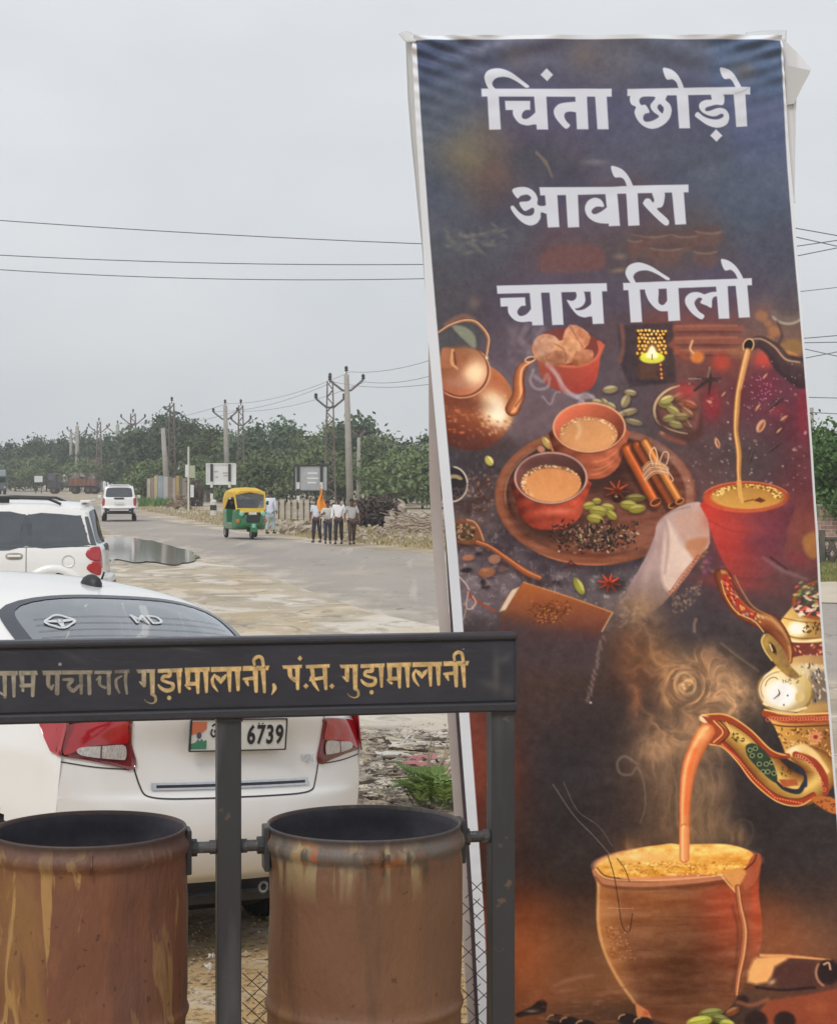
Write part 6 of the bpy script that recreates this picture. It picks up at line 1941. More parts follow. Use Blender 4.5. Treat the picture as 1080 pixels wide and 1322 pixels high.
 vs = [bm.verts.new(P(x, y, 6.022) - org) for x, y in [(1010, 84), (1045, 91), (1041, 100), (1034, 114), (1024, 134), (1012, 136)]]
 bm.faces.new(vs)
 f = obj('flap_fold', bm, m_flex_grey, t); sd = f.modifiers.new('thickness', 'SOLIDIFY'); sd.thickness = .003
 # wooden frame behind: leaning left batten, dark strip coloured as the shaded gap, right batten, rails
 def batten(name, path, w, dep, m):
  bm = bmesh.new()
  prev = None
  for x, y, Yc in path:
   p = P(x, y, Yc) - org
   q = [bm.verts.new(p + Vector((dx, dy, 0))) for dx, dy in ((-w / 2, 0), (w / 2, 0), (w / 2, dep), (-w / 2, dep))]
   if prev:
    for k in range(4):
     bm.faces.new((prev[k], prev[(k + 1) % 4], q[(k + 1) % 4], q[k]))
   else:
    bm.faces.new(q)
   prev = q
  bm.faces.new(prev[::-1])
  recalc(bm)
  return obj(name, bm, m, t)
 batten('batten', [(560, 440, 6.05), (560.5, 540, 6.05), (561, 620, 6.05), (565, 700, 6.05), (571, 780, 6.05), (580, 870, 6.05), (585, 930, 6.05), (593, 1050, 6.05), (603, 1190, 6.05), (611, 1322, 6.05), (615, 1430, 6.05)], .036, .05, m_flex_warm)
 batten('batten', [(566, 330, 6.032), (570, 440, 6.032), (576, 540, 6.032), (581, 620, 6.032), (585, 700, 6.032), (590, 780, 6.032), (599, 930, 6.032), (608, 1050, 6.032), (617, 1190, 6.032), (624, 1322, 6.032), (628, 1430, 6.032)], .052, .015, mat('gap_shade_strip', srgb(92, 78, 84), .8, srgb(70, 60, 66), 5, .7))  # not a real batten: dark colour stands in for the gap's shade
 batten('batten', [(994, 60, 6.06), (1018, 420, 6.06), (1044, 780, 6.06), (1066, 1060, 6.06), (1086, 1330, 6.06), (1094, 1440, 6.06)], .03, .03, m_flex_warm)
 for y in (60, 500, 960, 1380):
  x0 = np.interp(y, L_Y, L_X); x1 = np.interp(y, R_Y, R_X)
  bm = bmesh.new(); a = P(x0 + 6, y, 6.085) - org; b = P(x1 - 6, y, 6.085) - org
  add_box(bm, (a + b) / 2, ((b - a).length, .02, .03)); obj('rail', bm, m_flex_warm, t)


BANNER_GAIN = 1.22
banner()


# ------------------------------------------------------------------ litter-bin frame with its painted name board
FA, FB = Vector((-1.096, 4.87, 0)), Vector((.275, 5.15, 0))
F_DIR = (FB - FA).normalized()
F_YAW = math.atan2(F_DIR.y, F_DIR.x)


def frame_at(px):
 """distance along the frame line of the point seen at picture column px"""
 k = (px - 540) / 2400
 return (k * FA.y - FA.x) / (F_DIR.x - k * F_DIR.y)


m_board_black = mat('black_enamel', srgb(54, 54, 61), .45, srgb(46, 46, 53), 3, .6, bump=.12, bscale=40)
overlay(m_board_black, srgb(92, 88, 86), 5, .62, .72, op=.5)
m_post = mat('dark_grey_enamel', srgb(58, 59, 63), .5, srgb(48, 48, 53), 2.5, .7, bump=.1, bscale=50, stretch=(1, 1, .3))
overlay(m_post, srgb(112, 92, 78), 18, .64, .69, op=.75)
overlay(m_post, srgb(96, 98, 102), 6, .56, .66, stretch=(1, 1, .15), op=.5, seed=3.0)
overlay(m_post, srgb(48, 48, 52), 9, .58, .66, stretch=(1, 1, .1), op=.7, seed=6.0)


def paint_board(X, Y):
 C = Canvas(X, Y, (52, 53, 62))
 rng = random.Random(9)
 C.rgb += ((fbm(X, Y, 60, 4, 101) - .5) * 16 + (fbm(X, Y * 4, 14, 3, 102) - .5) * 8)[..., None]
 for k in range(60):
  x = rng.uniform(-80, 670); y = rng.uniform(830, 930)
  C.stroke([(x, y), (x + rng.uniform(4, 24), y + rng.uniform(-2, 2))], rng.uniform(.6, 1.2), (96, 92, 92), 1.2, op=rng.uniform(.15, .5))
 for x, y, rx, ry, op in ((640, 868, 5, 26, .5), (652, 850, 9, 6, .4), (632, 884, 14, 6, .4), (655, 892, 8, 10, .35), (505, 846, 40, 3, .2), (240, 838, 26, 2, .35), (90, 845, 30, 4, .2)):
  C.blob(x, y, rx, ry, (112, 106, 102), rng.uniform(-30, 30), op)
 C.ellipse(78, 857.5, 1.8, 1.8, (150, 146, 146), 0, 1.4); C.ellipse(598, 838, 1.2, 1.2, (136, 130, 128), 0, 1.4)

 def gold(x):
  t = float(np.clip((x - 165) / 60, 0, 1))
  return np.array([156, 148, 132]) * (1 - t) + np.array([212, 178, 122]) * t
 def bar(pts, o, s, fade=1.0):
  Q = Z(pts, *o, s)
  c = gold(Q[0][0])
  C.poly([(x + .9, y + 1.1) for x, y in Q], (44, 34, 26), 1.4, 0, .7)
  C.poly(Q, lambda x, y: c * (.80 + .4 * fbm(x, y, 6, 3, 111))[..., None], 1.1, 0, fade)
 def st(pts, w, o, s, fade=1.0):
  Q = Z(pts, *o, s)
  ws = [v * 1.16 / s for v in w] if hasattr(w, '__len__') else w * 1.16 / s
  c = gold(Q[0][0])
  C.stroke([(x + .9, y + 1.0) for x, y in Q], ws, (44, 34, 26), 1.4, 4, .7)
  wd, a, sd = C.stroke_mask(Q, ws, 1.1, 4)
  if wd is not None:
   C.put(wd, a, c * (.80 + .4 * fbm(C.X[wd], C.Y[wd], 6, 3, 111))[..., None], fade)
 # first word (its start is cut by the picture edge but is painted in full)
 o, s = (0, 820), 5.4
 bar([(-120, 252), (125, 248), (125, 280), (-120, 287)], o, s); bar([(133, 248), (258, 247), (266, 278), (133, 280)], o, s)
 st([(-80, 285), (-80, 350), (-50, 372)], 24, o, s); st([(34, 287), (38, 430)], [28, 20], o, s); st([(-20, 390), (10, 405), (36, 424)], [6, 16, 10], o, s)
 st([(97, 285), (100, 425)], [28, 18], o, s); st([(154, 285), (162, 388)], [30, 16], o, s); st([(150, 352), (210, 350)], 24, o, s); st([(234, 285), (230, 420)], [28, 22], o, s)
 bar([(295, 247), (430, 245), (430, 276), (303, 280)], o, s, .9); bar([(433, 245), (648, 245), (646, 272), (433, 275)], o, s, .9); bar([(658, 248), (781, 246), (781, 270), (658, 272)], o, s, .85); bar([(800, 244), (905, 238), (905, 264), (800, 268)], o, s, .6)
 st([(338, 282), (340, 350), (368, 376)], [28, 24, 14], o, s, .9); st([(372, 350), (360, 378)], 14, o, s, .9); st([(402, 280), (400, 404)], 28, o, s, .85); C.ellipse(77.5, 857.6, 2, 2, (158, 152, 148), 0, 1.4)
 st([(445, 310), (505, 312), (478, 352), (512, 388), (552, 352), (584, 352)], [16, 24, 22, 26, 18, 8], o, s, .8); st([(566, 282), (568, 405)], [24, 18], o, s, .75)
 st([(622, 276), (626, 406)], 24, o, s, .85); st([(675, 312), (698, 290), (695, 330), (705, 352), (735, 366)], [10, 16, 20, 16, 18], o, s, .8); st([(758, 272), (762, 405)], 24, o, s, .85)
 st([(850, 285), (812, 310), (814, 360), (834, 402)], [10, 18, 20, 12], o, s, .75); st([(880, 262), (876, 320), (886, 406)], [22, 20, 16], o, s, .75)

 def word(o, s):
  bar([(32, 240), (165, 236), (165, 262), (45, 266)], o, s); bar([(182, 236), (355, 229), (355, 258), (182, 264)], o, s); bar([(370, 227), (545, 222), (545, 255), (372, 262)], o, s); bar([(553, 222), (765, 218), (765, 250), (553, 258)], o, s); bar([(775, 215), (962, 212), (950, 246), (775, 250)], o, s)
  st([(86, 262), (86, 335)], 28, o, s); st([(58, 326), (88, 352)], [10, 22], o, s); st([(144, 260), (146, 410)], [32, 26], o, s); st([(144, 408), (166, 432), (166, 462), (140, 476), (104, 464), (90, 446)], [20, 18, 14, 8, 4, 3], o, s, .85)
  st([(266, 260), (262, 284), (224, 288), (214, 312), (246, 326), (272, 330)], [26, 24, 22, 20, 18, 10], o, s); st([(246, 330), (286, 340), (282, 376), (240, 386), (204, 368), (188, 348)], [14, 22, 24, 26, 20, 12], o, s); C.ellipse(o[0] + 262 / s, o[1] + 437 / s, 15 / s, 16 / s, gold(o[0] + 262 / s), 0, 1.2)
  st([(330, 258), (334, 396)], [32, 16], o, s); st([(392, 260), (392, 362)], [32, 20], o, s); st([(374, 348), (404, 372)], [10, 18], o, s); st([(392, 340), (458, 338)], 24, o, s); st([(458, 256), (462, 400)], [32, 18], o, s); st([(517, 254), (522, 394)], [32, 18], o, s)
  st([(578, 276), (562, 310), (572, 352), (600, 392)], [12, 20, 20, 8], o, s); st([(580, 282), (604, 302), (622, 334)], [14, 28, 12], o, s); st([(622, 332), (640, 300), (656, 280)], [12, 26, 14], o, s); st([(680, 256), (684, 388)], [30, 16], o, s); st([(738, 252), (742, 380)], [32, 20], o, s)
  st([(782, 306), (850, 300)], [16, 24], o, s); st([(800, 322), (812, 350)], [24, 12], o, s); st([(862, 246), (868, 390)], [32, 22], o, s); st([(916, 244), (926, 396)], [30, 18], o, s); st([(856, 206), (852, 172), (880, 150), (908, 162), (918, 214)], [16, 20, 22, 22, 20], o, s)
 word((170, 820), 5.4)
 st([(990, 346), (996, 372), (976, 414)], [20, 26, 6], (170, 820), 5.4)
 o, s = (350, 820), 3.273
 bar([(46, 128), (130, 125), (130, 140), (52, 143)], o, s); bar([(145, 126), (248, 122), (246, 138), (148, 141)], o, s)
 st([(78, 140), (82, 172), (100, 194)], [18, 16, 10], o, s); st([(98, 182), (112, 190)], 10, o, s); st([(111, 138), (112, 226)], [18, 12], o, s)
 bar([(122, 86), (133, 98), (122, 110), (111, 98)], o, s); bar([(147, 203), (159, 215), (147, 228), (135, 215)], o, s)
 st([(172, 140), (176, 172), (166, 190)], [16, 14, 10], o, s); st([(180, 186), (232, 178)], 13, o, s); st([(168, 180), (182, 205), (200, 234)], [10, 14, 6], o, s); st([(226, 138), (231, 226)], [18, 12], o, s); bar([(257, 203), (269, 215), (257, 228), (245, 215)], o, s)
 # last word: the same lettering a little smaller
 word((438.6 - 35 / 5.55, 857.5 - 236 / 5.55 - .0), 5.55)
 return C.rgb


def bin_frame():
 org = FA.copy()
 t = empty('bin_frame', 'black metal frame with a gold-lettered name board over two hanging drums', 'bin frame', (org.x, org.y, 0), F_YAW)
 s0, s1 = frame_at(-75), frame_at(667)
 ym = lambda s: org.y + F_DIR.y * s
 zt = CAM_H - (823 - 616) / 2400 * ym(.7); zb = CAM_H - (926 - 616) / 2400 * ym(.7)
 # folded sheet-metal body
 bm = bmesh.new()
 add_box(bm, ((s0 + s1) / 2, .030, (zt + zb) / 2), (s1 - s0, .05, zt - zb - .006), None, .006)
 body = obj('board', bm, m_board_black, t)
 # painted face as a fine grid
 ns, nz = 1500, 200
 ss = np.linspace(s0 + .004, s1 - .004, ns); zz = np.linspace(zt - .022, zb + .030, nz)
 Sg, Zg = np.meshgrid(ss, zz)
 Xw = org.x + F_DIR.x * Sg; Yw = org.y + F_DIR.y * Sg
 PXg = 540 + 2400 * Xw / Yw; PYg = 616 + 2400 * (CAM_H - Zg) / Yw
 rgb = paint_board(PXg, PYg)
 wob = .0016 * (fbm(Sg * 100, Zg * 100, 9, 3, 33) - .5)
 V = np.stack([Sg, -.0005 + wob, Zg], -1).reshape(-1, 3)
 obj_np('painted_face', V, grid_faces(nz, ns), print_mat('board_paint', 1.0, .45, .4), body, colors=lin(rgb).reshape(-1, 3))
 bm = bmesh.new()
 add_box(bm, ((s0 + s1) / 2, .022, zt - .008), (s1 - s0 + .004, .060, .020), None, .007)
 obj('top_lip', bm, m_board_black, body)
 bm = bmesh.new()
 add_box(bm, ((s0 + s1) / 2, .020, zb + .012), (s1 - s0 + .002, .062, .026), None, .006)
 obj('bottom_lip', bm, m_board_black, body)
 bm = bmesh.new()
 add_box(bm, (s1 - .003, .024, (zt + zb) / 2), (.007, .056, zt - zb - .012), None, .002)
 obj('end_cap', bm, m_board_black, body)
 for px0, px1 in ((-78, -47), (281, 312), (635, 665)):
  a, b = frame_at(px0), frame_at(px1)
  w = b - a
  bm = bmesh.new()
  add_box(bm, ((a + b) / 2, w / 2 + .004, (zb - .06) / 2), (w, w, zb + .06), None, .004)
  po = obj('post', bm, m_post, t)
  bm = bmesh.new(); add_box(bm, ((a + b) / 2, w / 2, -.01), (w * 2.2, w * 2.2, .02)); obj('base_plate', bm, m_post, po)
  bm = bmesh.new(); add_box(bm, ((a + b) / 2, w / 2 + .002, zb - .006), (w + .006, w + .006, .008)); obj('weld_collar', bm, m_board_black, po)
 m_pipe = mat('scuffed_grey_pipe', srgb(104, 104, 106), .6, srgb(70, 68, 70), 12, .9, metal=.3, bump=.2)
 overlay(m_pipe, srgb(150, 148, 148), 40, .62, .68)
 for pa, pb in ((-47, -8), (236, 281), (312, 352), (596, 635)):
  a, b = frame_at(pa), frame_at(pb)
  bm = bmesh.new()
  add_tube(bm, [(a, .035, 1.052), (b, .035, 1.052)], .0155, 14)
  add_tube(bm, [(a + .002, .035, 1.052), (a + .018, .035, 1.052)], .019, 14); add_tube(bm, [(b - .018, .035, 1.052), (b - .002, .035, 1.052)], .019, 14)
  obj('pivot_pipe', bm, m_pipe, t, False)
 # scrap of marigold petal stuck to the right post
 return t


bin_frame()


def drum(px, label, m, seed, zrim, rad):
 s = frame_at(px)
 c = FA + F_DIR * s
 t = empty('oil_drum', label, 'litter bin', (c.x + .035 * -F_DIR.y, c.y + .035, 0), F_YAW, 'rusty drums hung as bins')
 rs = random.Random(seed)
 zb = .28
 prof = [(rad * .97, zb), (rad, zb + .01)]
 H = zrim - zb
 z = zb + .01
 for zr in (zrim - .77, zrim - .485):
  prof += [(rad, zr - .020), (rad + .003, zr - .013), (rad + .006, zr - .006), (rad + .0075, zr), (rad + .006, zr + .006), (rad + .003, zr + .013), (rad, zr + .020)]
 # rolled bead below the rim, then the curled rim itself, then down the inside
 prof += [(rad, zrim - .075), (rad + .002, zrim - .066), (rad + .008, zrim - .058), (rad + .011, zrim - .047), (rad + .009, zrim - .036), (rad + .002, zrim - .027), (rad - .001, zrim - .020), (rad, zrim - .008), (rad + .003, zrim - .002), (rad + .001, zrim + .003), (rad - .004, zrim + .002), (rad - .006, zrim - .008)]
 dense = [prof[0]]
 for a, b in zip(prof, prof[1:]):
  n = max(1, int(abs(b[1] - a[1]) / .02))
  for k in range(1, n + 1):
   dense.append((a[0] + (b[0] - a[0]) * k / n, a[1] + (b[1] - a[1]) * k / n))
 n = 140
 V = []
 for r, zz in dense:
  for k in range(n):
   th = 2 * math.pi * k / n
   dent = .006 * math.sin(th * 3 + seed) * math.sin(zz * 7 + seed) + .008 * (float(vnoise(np.array([th * 2.2]), np.array([zz * 9]), seed)[0]) - .5)
   q = r + dent * (1 if zz < zrim - .08 else .3)
   V.append((q * math.cos(th), q * math.sin(th), zz))
 F = []
 for i in range(len(dense) - 1):
  for k in range(n):
   F.append((i * n + k, i * n + (k + 1) % n, (i + 1) * n + (k + 1) % n, (i + 1) * n + k))
 obj_np('drum_shell', V, F, m, t)
 bm = bmesh.new()
 add_lathe(bm, [(.002, zb + .03), (rad * .9, zb + .03), (rad - .012, zb + .05), (rad - .010, zrim - .09), (rad - .004, zrim - .055), (rad - .010, zrim - .03), (rad - .0055, zrim - .006)], 80)
 obj('inner_wall', bm, m_drum_inside, t, True)
 for sgn in (-1, 1):
  bm = bmesh.new()
  add_box(bm, (sgn * (rad + .006), 0, 1.045), (.016, .07, .12), None, .004)
  add_tube(bm, [(sgn * (rad + .004), 0, 1.052), (sgn * (rad + .03), 0, 1.052)], .024, 12)
  obj('hinge_bracket', bm, m_post, t)
 bm = bmesh.new()
 add_tube(bm, [(.0, -rad - .0075, zrim - .08), (.0, -rad - .013, zrim - .046), (.0, -rad - .004, zrim - .02)], .0035, 6)
 obj('seam_weld', bm, m, t)
 return t


m_drum_inside = mat('dark_drum_inside', srgb(70, 68, 76), .75, srgb(46, 44, 52), 5, .9, bump=.2)  # inside wall darker and greyer than the outer shell
m_rust_l = mat('faded_maroon_rust', srgb(136, 86, 62), .62, srgb(110, 70, 52), 2.2, .9, bump=.25, bscale=60, stretch=(1, 1, .35))
overlay(m_rust_l, srgb(142, 104, 58), 3.2, .50, .64, stretch=(1.2, 1.2, .45), op=.75, dist=.6, seed=2.0)
overlay(m_rust_l, srgb(176, 138, 84), 9, .585, .63, stretch=(1.6, 1.6, .3), op=.8, dist=1.4, seed=5.0)
overlay(m_rust_l, srgb(142, 92, 62), 16, .57, .66, stretch=(1, 1, .5), op=.4, seed=9.0)
overlay(m_rust_l, srgb(78, 54, 46), 7, .56, .66, stretch=(1, 1, .10), op=.5, seed=14.0)
overlay(m_rust_l, srgb(66, 46, 42), 13, .62, .67, stretch=(1, 1, .12), op=.75, seed=1.0)
overlay(m_rust_l, srgb(98, 66, 58), 1.4, .54, .64, stretch=(1, 1, .3), op=.45, seed=8.0)
overlay(m_rust_l, srgb(58, 44, 40), 40, .66, .70, op=.7, seed=4.0)
overlay(m_rust_l, srgb(80, 62, 58), 5, .25, .5, gate=('Z', 1.03, 1.09), op=.7)
m_rust_r = mat('smooth_brown_rust', srgb(124, 88, 64), .58, srgb(108, 75, 56), 1.2, .8, bump=.18, bscale=70, stretch=(1, 1, .5))
overlay(m_rust_r, srgb(130, 92, 62), 5, .52, .62, stretch=(1, 1, .25), op=.55, seed=11.0)
overlay(m_rust_r, srgb(84, 60, 46), 9, .58, .66, stretch=(1, 1, .10), op=.45, seed=12.0)
overlay(m_rust_r, srgb(162, 144, 108), 18, .50, .58, stretch=(1, 1, .08), gate=('Z', .93, 1.035), op=.9, dist=.4)
overlay(m_rust_r, srgb(64, 54, 48), 22, .56, .62, stretch=(1, 1, .10), gate=('Z', .96, 1.03), op=.8, seed=2.0)
overlay(m_rust_r, srgb(98, 92, 88), 8, .40, .52, stretch=(1, 1, .6), gate=('Z', 1.015, 1.04), op=.85)
overlay(m_rust_r, srgb(158, 96, 60), 14, .55, .61, gate=('Z', 1.02, 1.05), op=.85)
overlay(m_rust_r, srgb(56, 42, 36), 45, .69, .72, op=.6, seed=4.0)
overlay(m_rust_r, srgb(146, 112, 76), 5, .56, .64, stretch=(1, 1, .3), gate=('Z', .74, .60), op=.7, seed=3.0)
overlay(m_rust_r, srgb(66, 62, 64), 7, .2, .45, gate=('Z', 1.082, 1.096), op=.85)
overlay(m_rust_l, srgb(70, 60, 60), 7, .2, .45, gate=('Z', 1.094, 1.108), op=.8)
drum(115, 'rusty maroon drum with ochre scrapes hanging at the left', m_rust_l, 2, 1.114, .257)
drum(473, 'smooth brown drum with pale stains under its rim, between the two posts', m_rust_r, 5, 1.102, .2645)


# wire netting lying against the frame behind the drums
def wire_net(name, label, px0, px1, py0, Y, seed):
 a = P(px0, py0, Y); b = P(px1, py0, Y)
 t = empty(name, label, 'wire fence', ((a.x + b.x) / 2, Y, 0))
 w = b.x - a.x; h = a.z
 bm = bmesh.new()
 m = mat('rusty_netting', srgb(84, 70, 56), .7, srgb(60, 50, 42), 20, .8)
 p = .046
 rs = random.Random(seed)
 n = int((w + h) / p) + 1
 for k in range(n):
  for sg in (-1, 1):
   x0 = -w / 2 + k * p - (h if True else 0)
   q0, q1 = Vector((x0, 0, 0)), Vector((x0 + h, 0, h))
   pts = []
   for j in range(13):
    q = q0.lerp(q1, j / 12)
    if -w / 2 <= q.x <= w / 2:
     pts.append((q.x * sg, .03 * math.sin(q.x * 6 + q.z * 5) + sg * .0015, q.z))
   if len(pts) > 1:
    add_tube(bm, pts, .0014, 4, False)
 obj('netting', bm, m, t)
 bm = bmesh.new()
 add_tube(bm, [(-w / 2, 0, 0), (-w / 2, 0, h)], .003, 5); add_tube(bm, [(w / 2, 0, 0), (w / 2, 0, h)], .003, 5)
 obj('edge_wire', bm, m, t)
 return t


wire_net('wire_netting', 'rusty diamond wire netting between the right drum and the banner', 590, 640, 1130, 5.75, 1)
wire_net('wire_netting', 'low rusty wire netting showing right of the middle post', 300, 372, 1255, 5.6, 2).rotation_euler.z = .15


# weeds and litter beyond the right drum
def plant_clump():
 Y = 11.6
 c = P(566, 1044, Y)
 t = empty('weed_clump', 'green weed clump with fern-like leaves beside the banner foot', 'weed', (c.x, Y, 0))
 rs = random.Random(4)
 bm = bmesh.new(); bs = bmesh.new()
 for k in range(64):
  a = rs.uniform(0, 6.28); L = rs.uniform(.12, .30); r0 = rs.uniform(0, .16)
  st = Vector((r0 * math.cos(a), r0 * math.sin(a), 0))
  e = st + Vector((math.cos(a) * L * .75, math.sin(a) * L * .6, L * rs.uniform(.45, .95)))
  mid = st.lerp(e, .5) + Vector((0, 0, .07))
  add_tube(bs, [st, mid, e], [.004, .003, .0015], 4)
  for j in range(3, 12):
   f = j / 12
   q = (st.lerp(mid, f * 2) if f < .5 else mid.lerp(e, f * 2 - 1))
   d = (e - st).normalized()
   for sg in (-1, 1):
    sd = d.cross(Vector((0, 0, 1))).normalized() * sg
    l = .055 * (1 - abs(f - .5))
    p1 = q + sd * l + d * l * .5;
    w = d * .014
    vs = [bm.verts.new(v) for v in (q, q + sd * l * .5 - w + Vector((0, 0, .006)), p1, q + sd * l * .5 + w + Vector((0, 0, .006)))]
    bm.faces.new(vs)
 obj('leaves', bm, leaf_material('bright_weed_leaves', (.30, .42, .12), (.16, .26, .07)), t); obj('stem', bs, m_leaf_olive, t)
 for i in range(2):
  pass


plant_clump()


def twig_litter():
 rs = random.Random(12)
 m_paper = mat('torn_white_plastic', srgb(206, 202, 198), .7, srgb(170, 164, 158), 6, .7)
 m_red = mat('faded_red_wrapper', srgb(176, 108, 110), .7, srgb(150, 90, 94), 9, .7)
 m_dark = mat('dark_leaf_litter', srgb(84, 72, 60), .95, srgb(56, 48, 40), 8, .7)
 # pale sticks standing out of the weeds
 Y = 12.2
 c = P(545, 1040, Y)
 t = empty('stick_bundle', 'bundle of pale cut sticks leaning out of the weeds', 'sticks', (c.x, Y, 0))
 for k in range(16):
  bm = bmesh.new()
  x0 = rs.uniform(-.02, .12)
  p0 = Vector((x0, rs.uniform(-.1, .1), 0)); d = Vector((rs.uniform(.05, .30), rs.uniform(-.1, .1), rs.uniform(.15, .42)))
  add_tube(bm, [p0, p0 + d * .5, p0 + d], [.007, .006, .003], 5)
  obj('stick', bm, m_branch, t)
 # a torn sheet draped on them
 def scrap(name, label, px, py, w, h, m, seed, cat='litter', curl=.03):
  r2 = np.random.RandomState(seed)
  Y = 2400 * CAM_H / (py - 616) if py > 870 else ground_Y(py)
  c = P(px, py, Y)
  n = 12
  U, Vv = np.meshgrid(np.linspace(-1, 1, n), np.linspace(-1, 1, n))
  ang = np.arctan2(Vv, U); rr = np.maximum(np.abs(U), np.abs(Vv))
  k = 1 + .3 * np.sin(ang * 3 + seed) * rr
  z = .012 + curl * (vnoise(U * 2 + 9, Vv * 2 + 9, seed)) + .02
  Vx = np.stack([U * w / 2 * k, Vv * h / 2 * k, z], -1).reshape(-1, 3)
  o = obj_np(name, Vx, grid_faces(n, n), m)
  o.location = (c.x, Y, gz(c.x, Y)); o.rotation_euler.z = seed
  return tag(o, label, cat, 'scraps of litter on the sand')
 for i, (px, py, w, h, m, lab) in enumerate(((548, 978, .22, .2, m_red, 'faded red wrapper on the white sand above the weeds'), (534, 988, .16, .12, m_red, 'small pink scrap left of the red wrapper'), (505, 972, .2, .1, m_paper, 'cream paper scrap in the middle of the sand patch'), (524, 942, .12, .06, m_paper, 'tiny white scrap near the sign board edge'), (476, 1000, .10, .05, m_dark, 'dark leaf scrap close to the car bumper'), (480, 1040, .1, .04, m_dark, 'dark leaf scrap above the right drum'), (572, 946, .2, .2, m_dark, 'dark clod beside the banner batten'), (498, 948, .4, .03, m_dark, 'thin dark twig streak on the white sand'), (530, 966, .3, .04, m_dark, 'second dark twig streak below the board'), (470, 1018, .2, .04, m_dark, 'third dark twig streak near the car'))):
  scrap('litter_scrap', lab, px, py, w, h, m, i + 1)
 for i, (px, py) in enumerate(((268, 1262), (274, 1248))):
  o = scrap('litter_scrap', ('white plastic scrap left of the middle post', 'smaller white scrap above it by the middle post')[i], px, py, .05, .03, m_paper, 20 + i)


twig_litter()


def crumbs():
 rs = np.random.RandomState(17)
 n = 900
 py = rs.uniform(918, 1045, n); px = rs.uniform(455, 590, n)
 Y = 2400 * (CAM_H - .01) / (py - 616); X = (px - 540) / 2400 * Y
 L = rs.uniform(.008, .05, n) * np.where(rs.random(n) < .1, 2.5, 1); W_ = L * rs.uniform(.15, .6, n); a = rs.uniform(0, 6.28, n)
 zg = np.array([gz(p, q) for p, q in zip(X, Y)]) + .012
 u = np.stack([np.cos(a), np.sin(a) * 1.5, rs.uniform(-.2, .2, n)], 1) * L[:, None]; v = np.stack([-np.sin(a), np.cos(a), rs.uniform(-.3, .3, n)], 1) * W_[:, None]
 c = np.stack([X, Y, zg], 1)
 V = np.stack([c - u, c + v, c + u, c - v], 1).reshape(-1, 3)
 m = mat('dry_leaf_crumbs', srgb(150, 136, 116), .95, srgb(70, 60, 52), 9, 1.0, lo=.45, hi=.6)
 tag(obj_np('leaf_litter', V, np.arange(n * 4).reshape(n, 4), m, smooth=False), 'dry leaf crumbs and chips strewn over the sand', kind='stuff')


crumbs()
# pebbles and crumbs over the near sand: uncountable
def pebbles():
 rs = np.random.RandomState(8)
 n = 3200
 py = rs.uniform(905, 1330, n); px = rs.uniform(200, 640, n)
 Y = 2400 * CAM_H / (py - 616)
 X = (px - 540) / 2400 * Y
 s = rs.uniform(.003, .010, n) * np.where(rs.random(n) < .04, 2.2, 1)
 base = np.array([(1, 0, 0), (0, 1, 0), (-1, 0, 0), (0, -1, 0), (0, 0, .8), (0, 0, -.8)], float)
 tri = np.array([(0, 1, 4), (1, 2, 4), (2, 3, 4), (3, 0, 4), (1, 0, 5), (2, 1, 5), (3, 2, 5), (0, 3, 5)])
 jit = 1 + .4 * (rs.random((n, 6, 3)) - .5)
 zg = np.array([gz(a, b) for a, b in zip(X, Y)])
 V = base[None] * jit * s[:, None, None] + np.stack([X, Y, zg], 1)[:, None, :]
 F = (tri[None] + (np.arange(n) * 6)[:, None, None]).reshape(-1, 3)
 o = obj_np('gravel', V.reshape(-1, 3), F, mat('gravel_mix', srgb(196, 176, 146), .95, srgb(140, 118, 92), 60, .9), smooth=False)
 tag(o, 'small stones and crumbs scattered over the sand', kind='stuff')


pebbles()
# ------------------------------------------------------------------ vehicles
def catmull(L, s):
 n = len(L); i = int(min(max(math.floor(s), 0), n - 2)); t = s - i
 p0, p1, p2, p3 = (np.array(L[min(max(j, 0), n - 1)], float) for j in (i - 1, i, i + 1, i + 2))
 return 0.5 * ((2 * p1) + (-p0 + p2) * t + (2 * p0 - 5 * p1 + 4 * p2 - p3) * t * t + (-p0 + 3 * p1 - 3 * p2 + p3) * t ** 3)


def in_poly(P_, x, y):
 c = False; n = len(P_)
 for i in range(n):
  (ax, ay), (bx, by) = P_[i], P_[(i + 1) % n]
  if (ay > y) != (by > y) and x < (bx - ax) * (y - ay) / (by - ay) + ax:
   c = not c
 return c


def squircle(c, h, p=5, n=48, rot=0):
 out = []
 for k in range(n):
  a = 2 * math.pi * k / n
  q = (abs(math.cos(a)) ** p + abs(math.sin(a)) ** p) ** (-1 / p)
  out.append((c[0] + h[0] * q * math.cos(a), c[1] + h[1] * q * math.sin(a)))
 return out


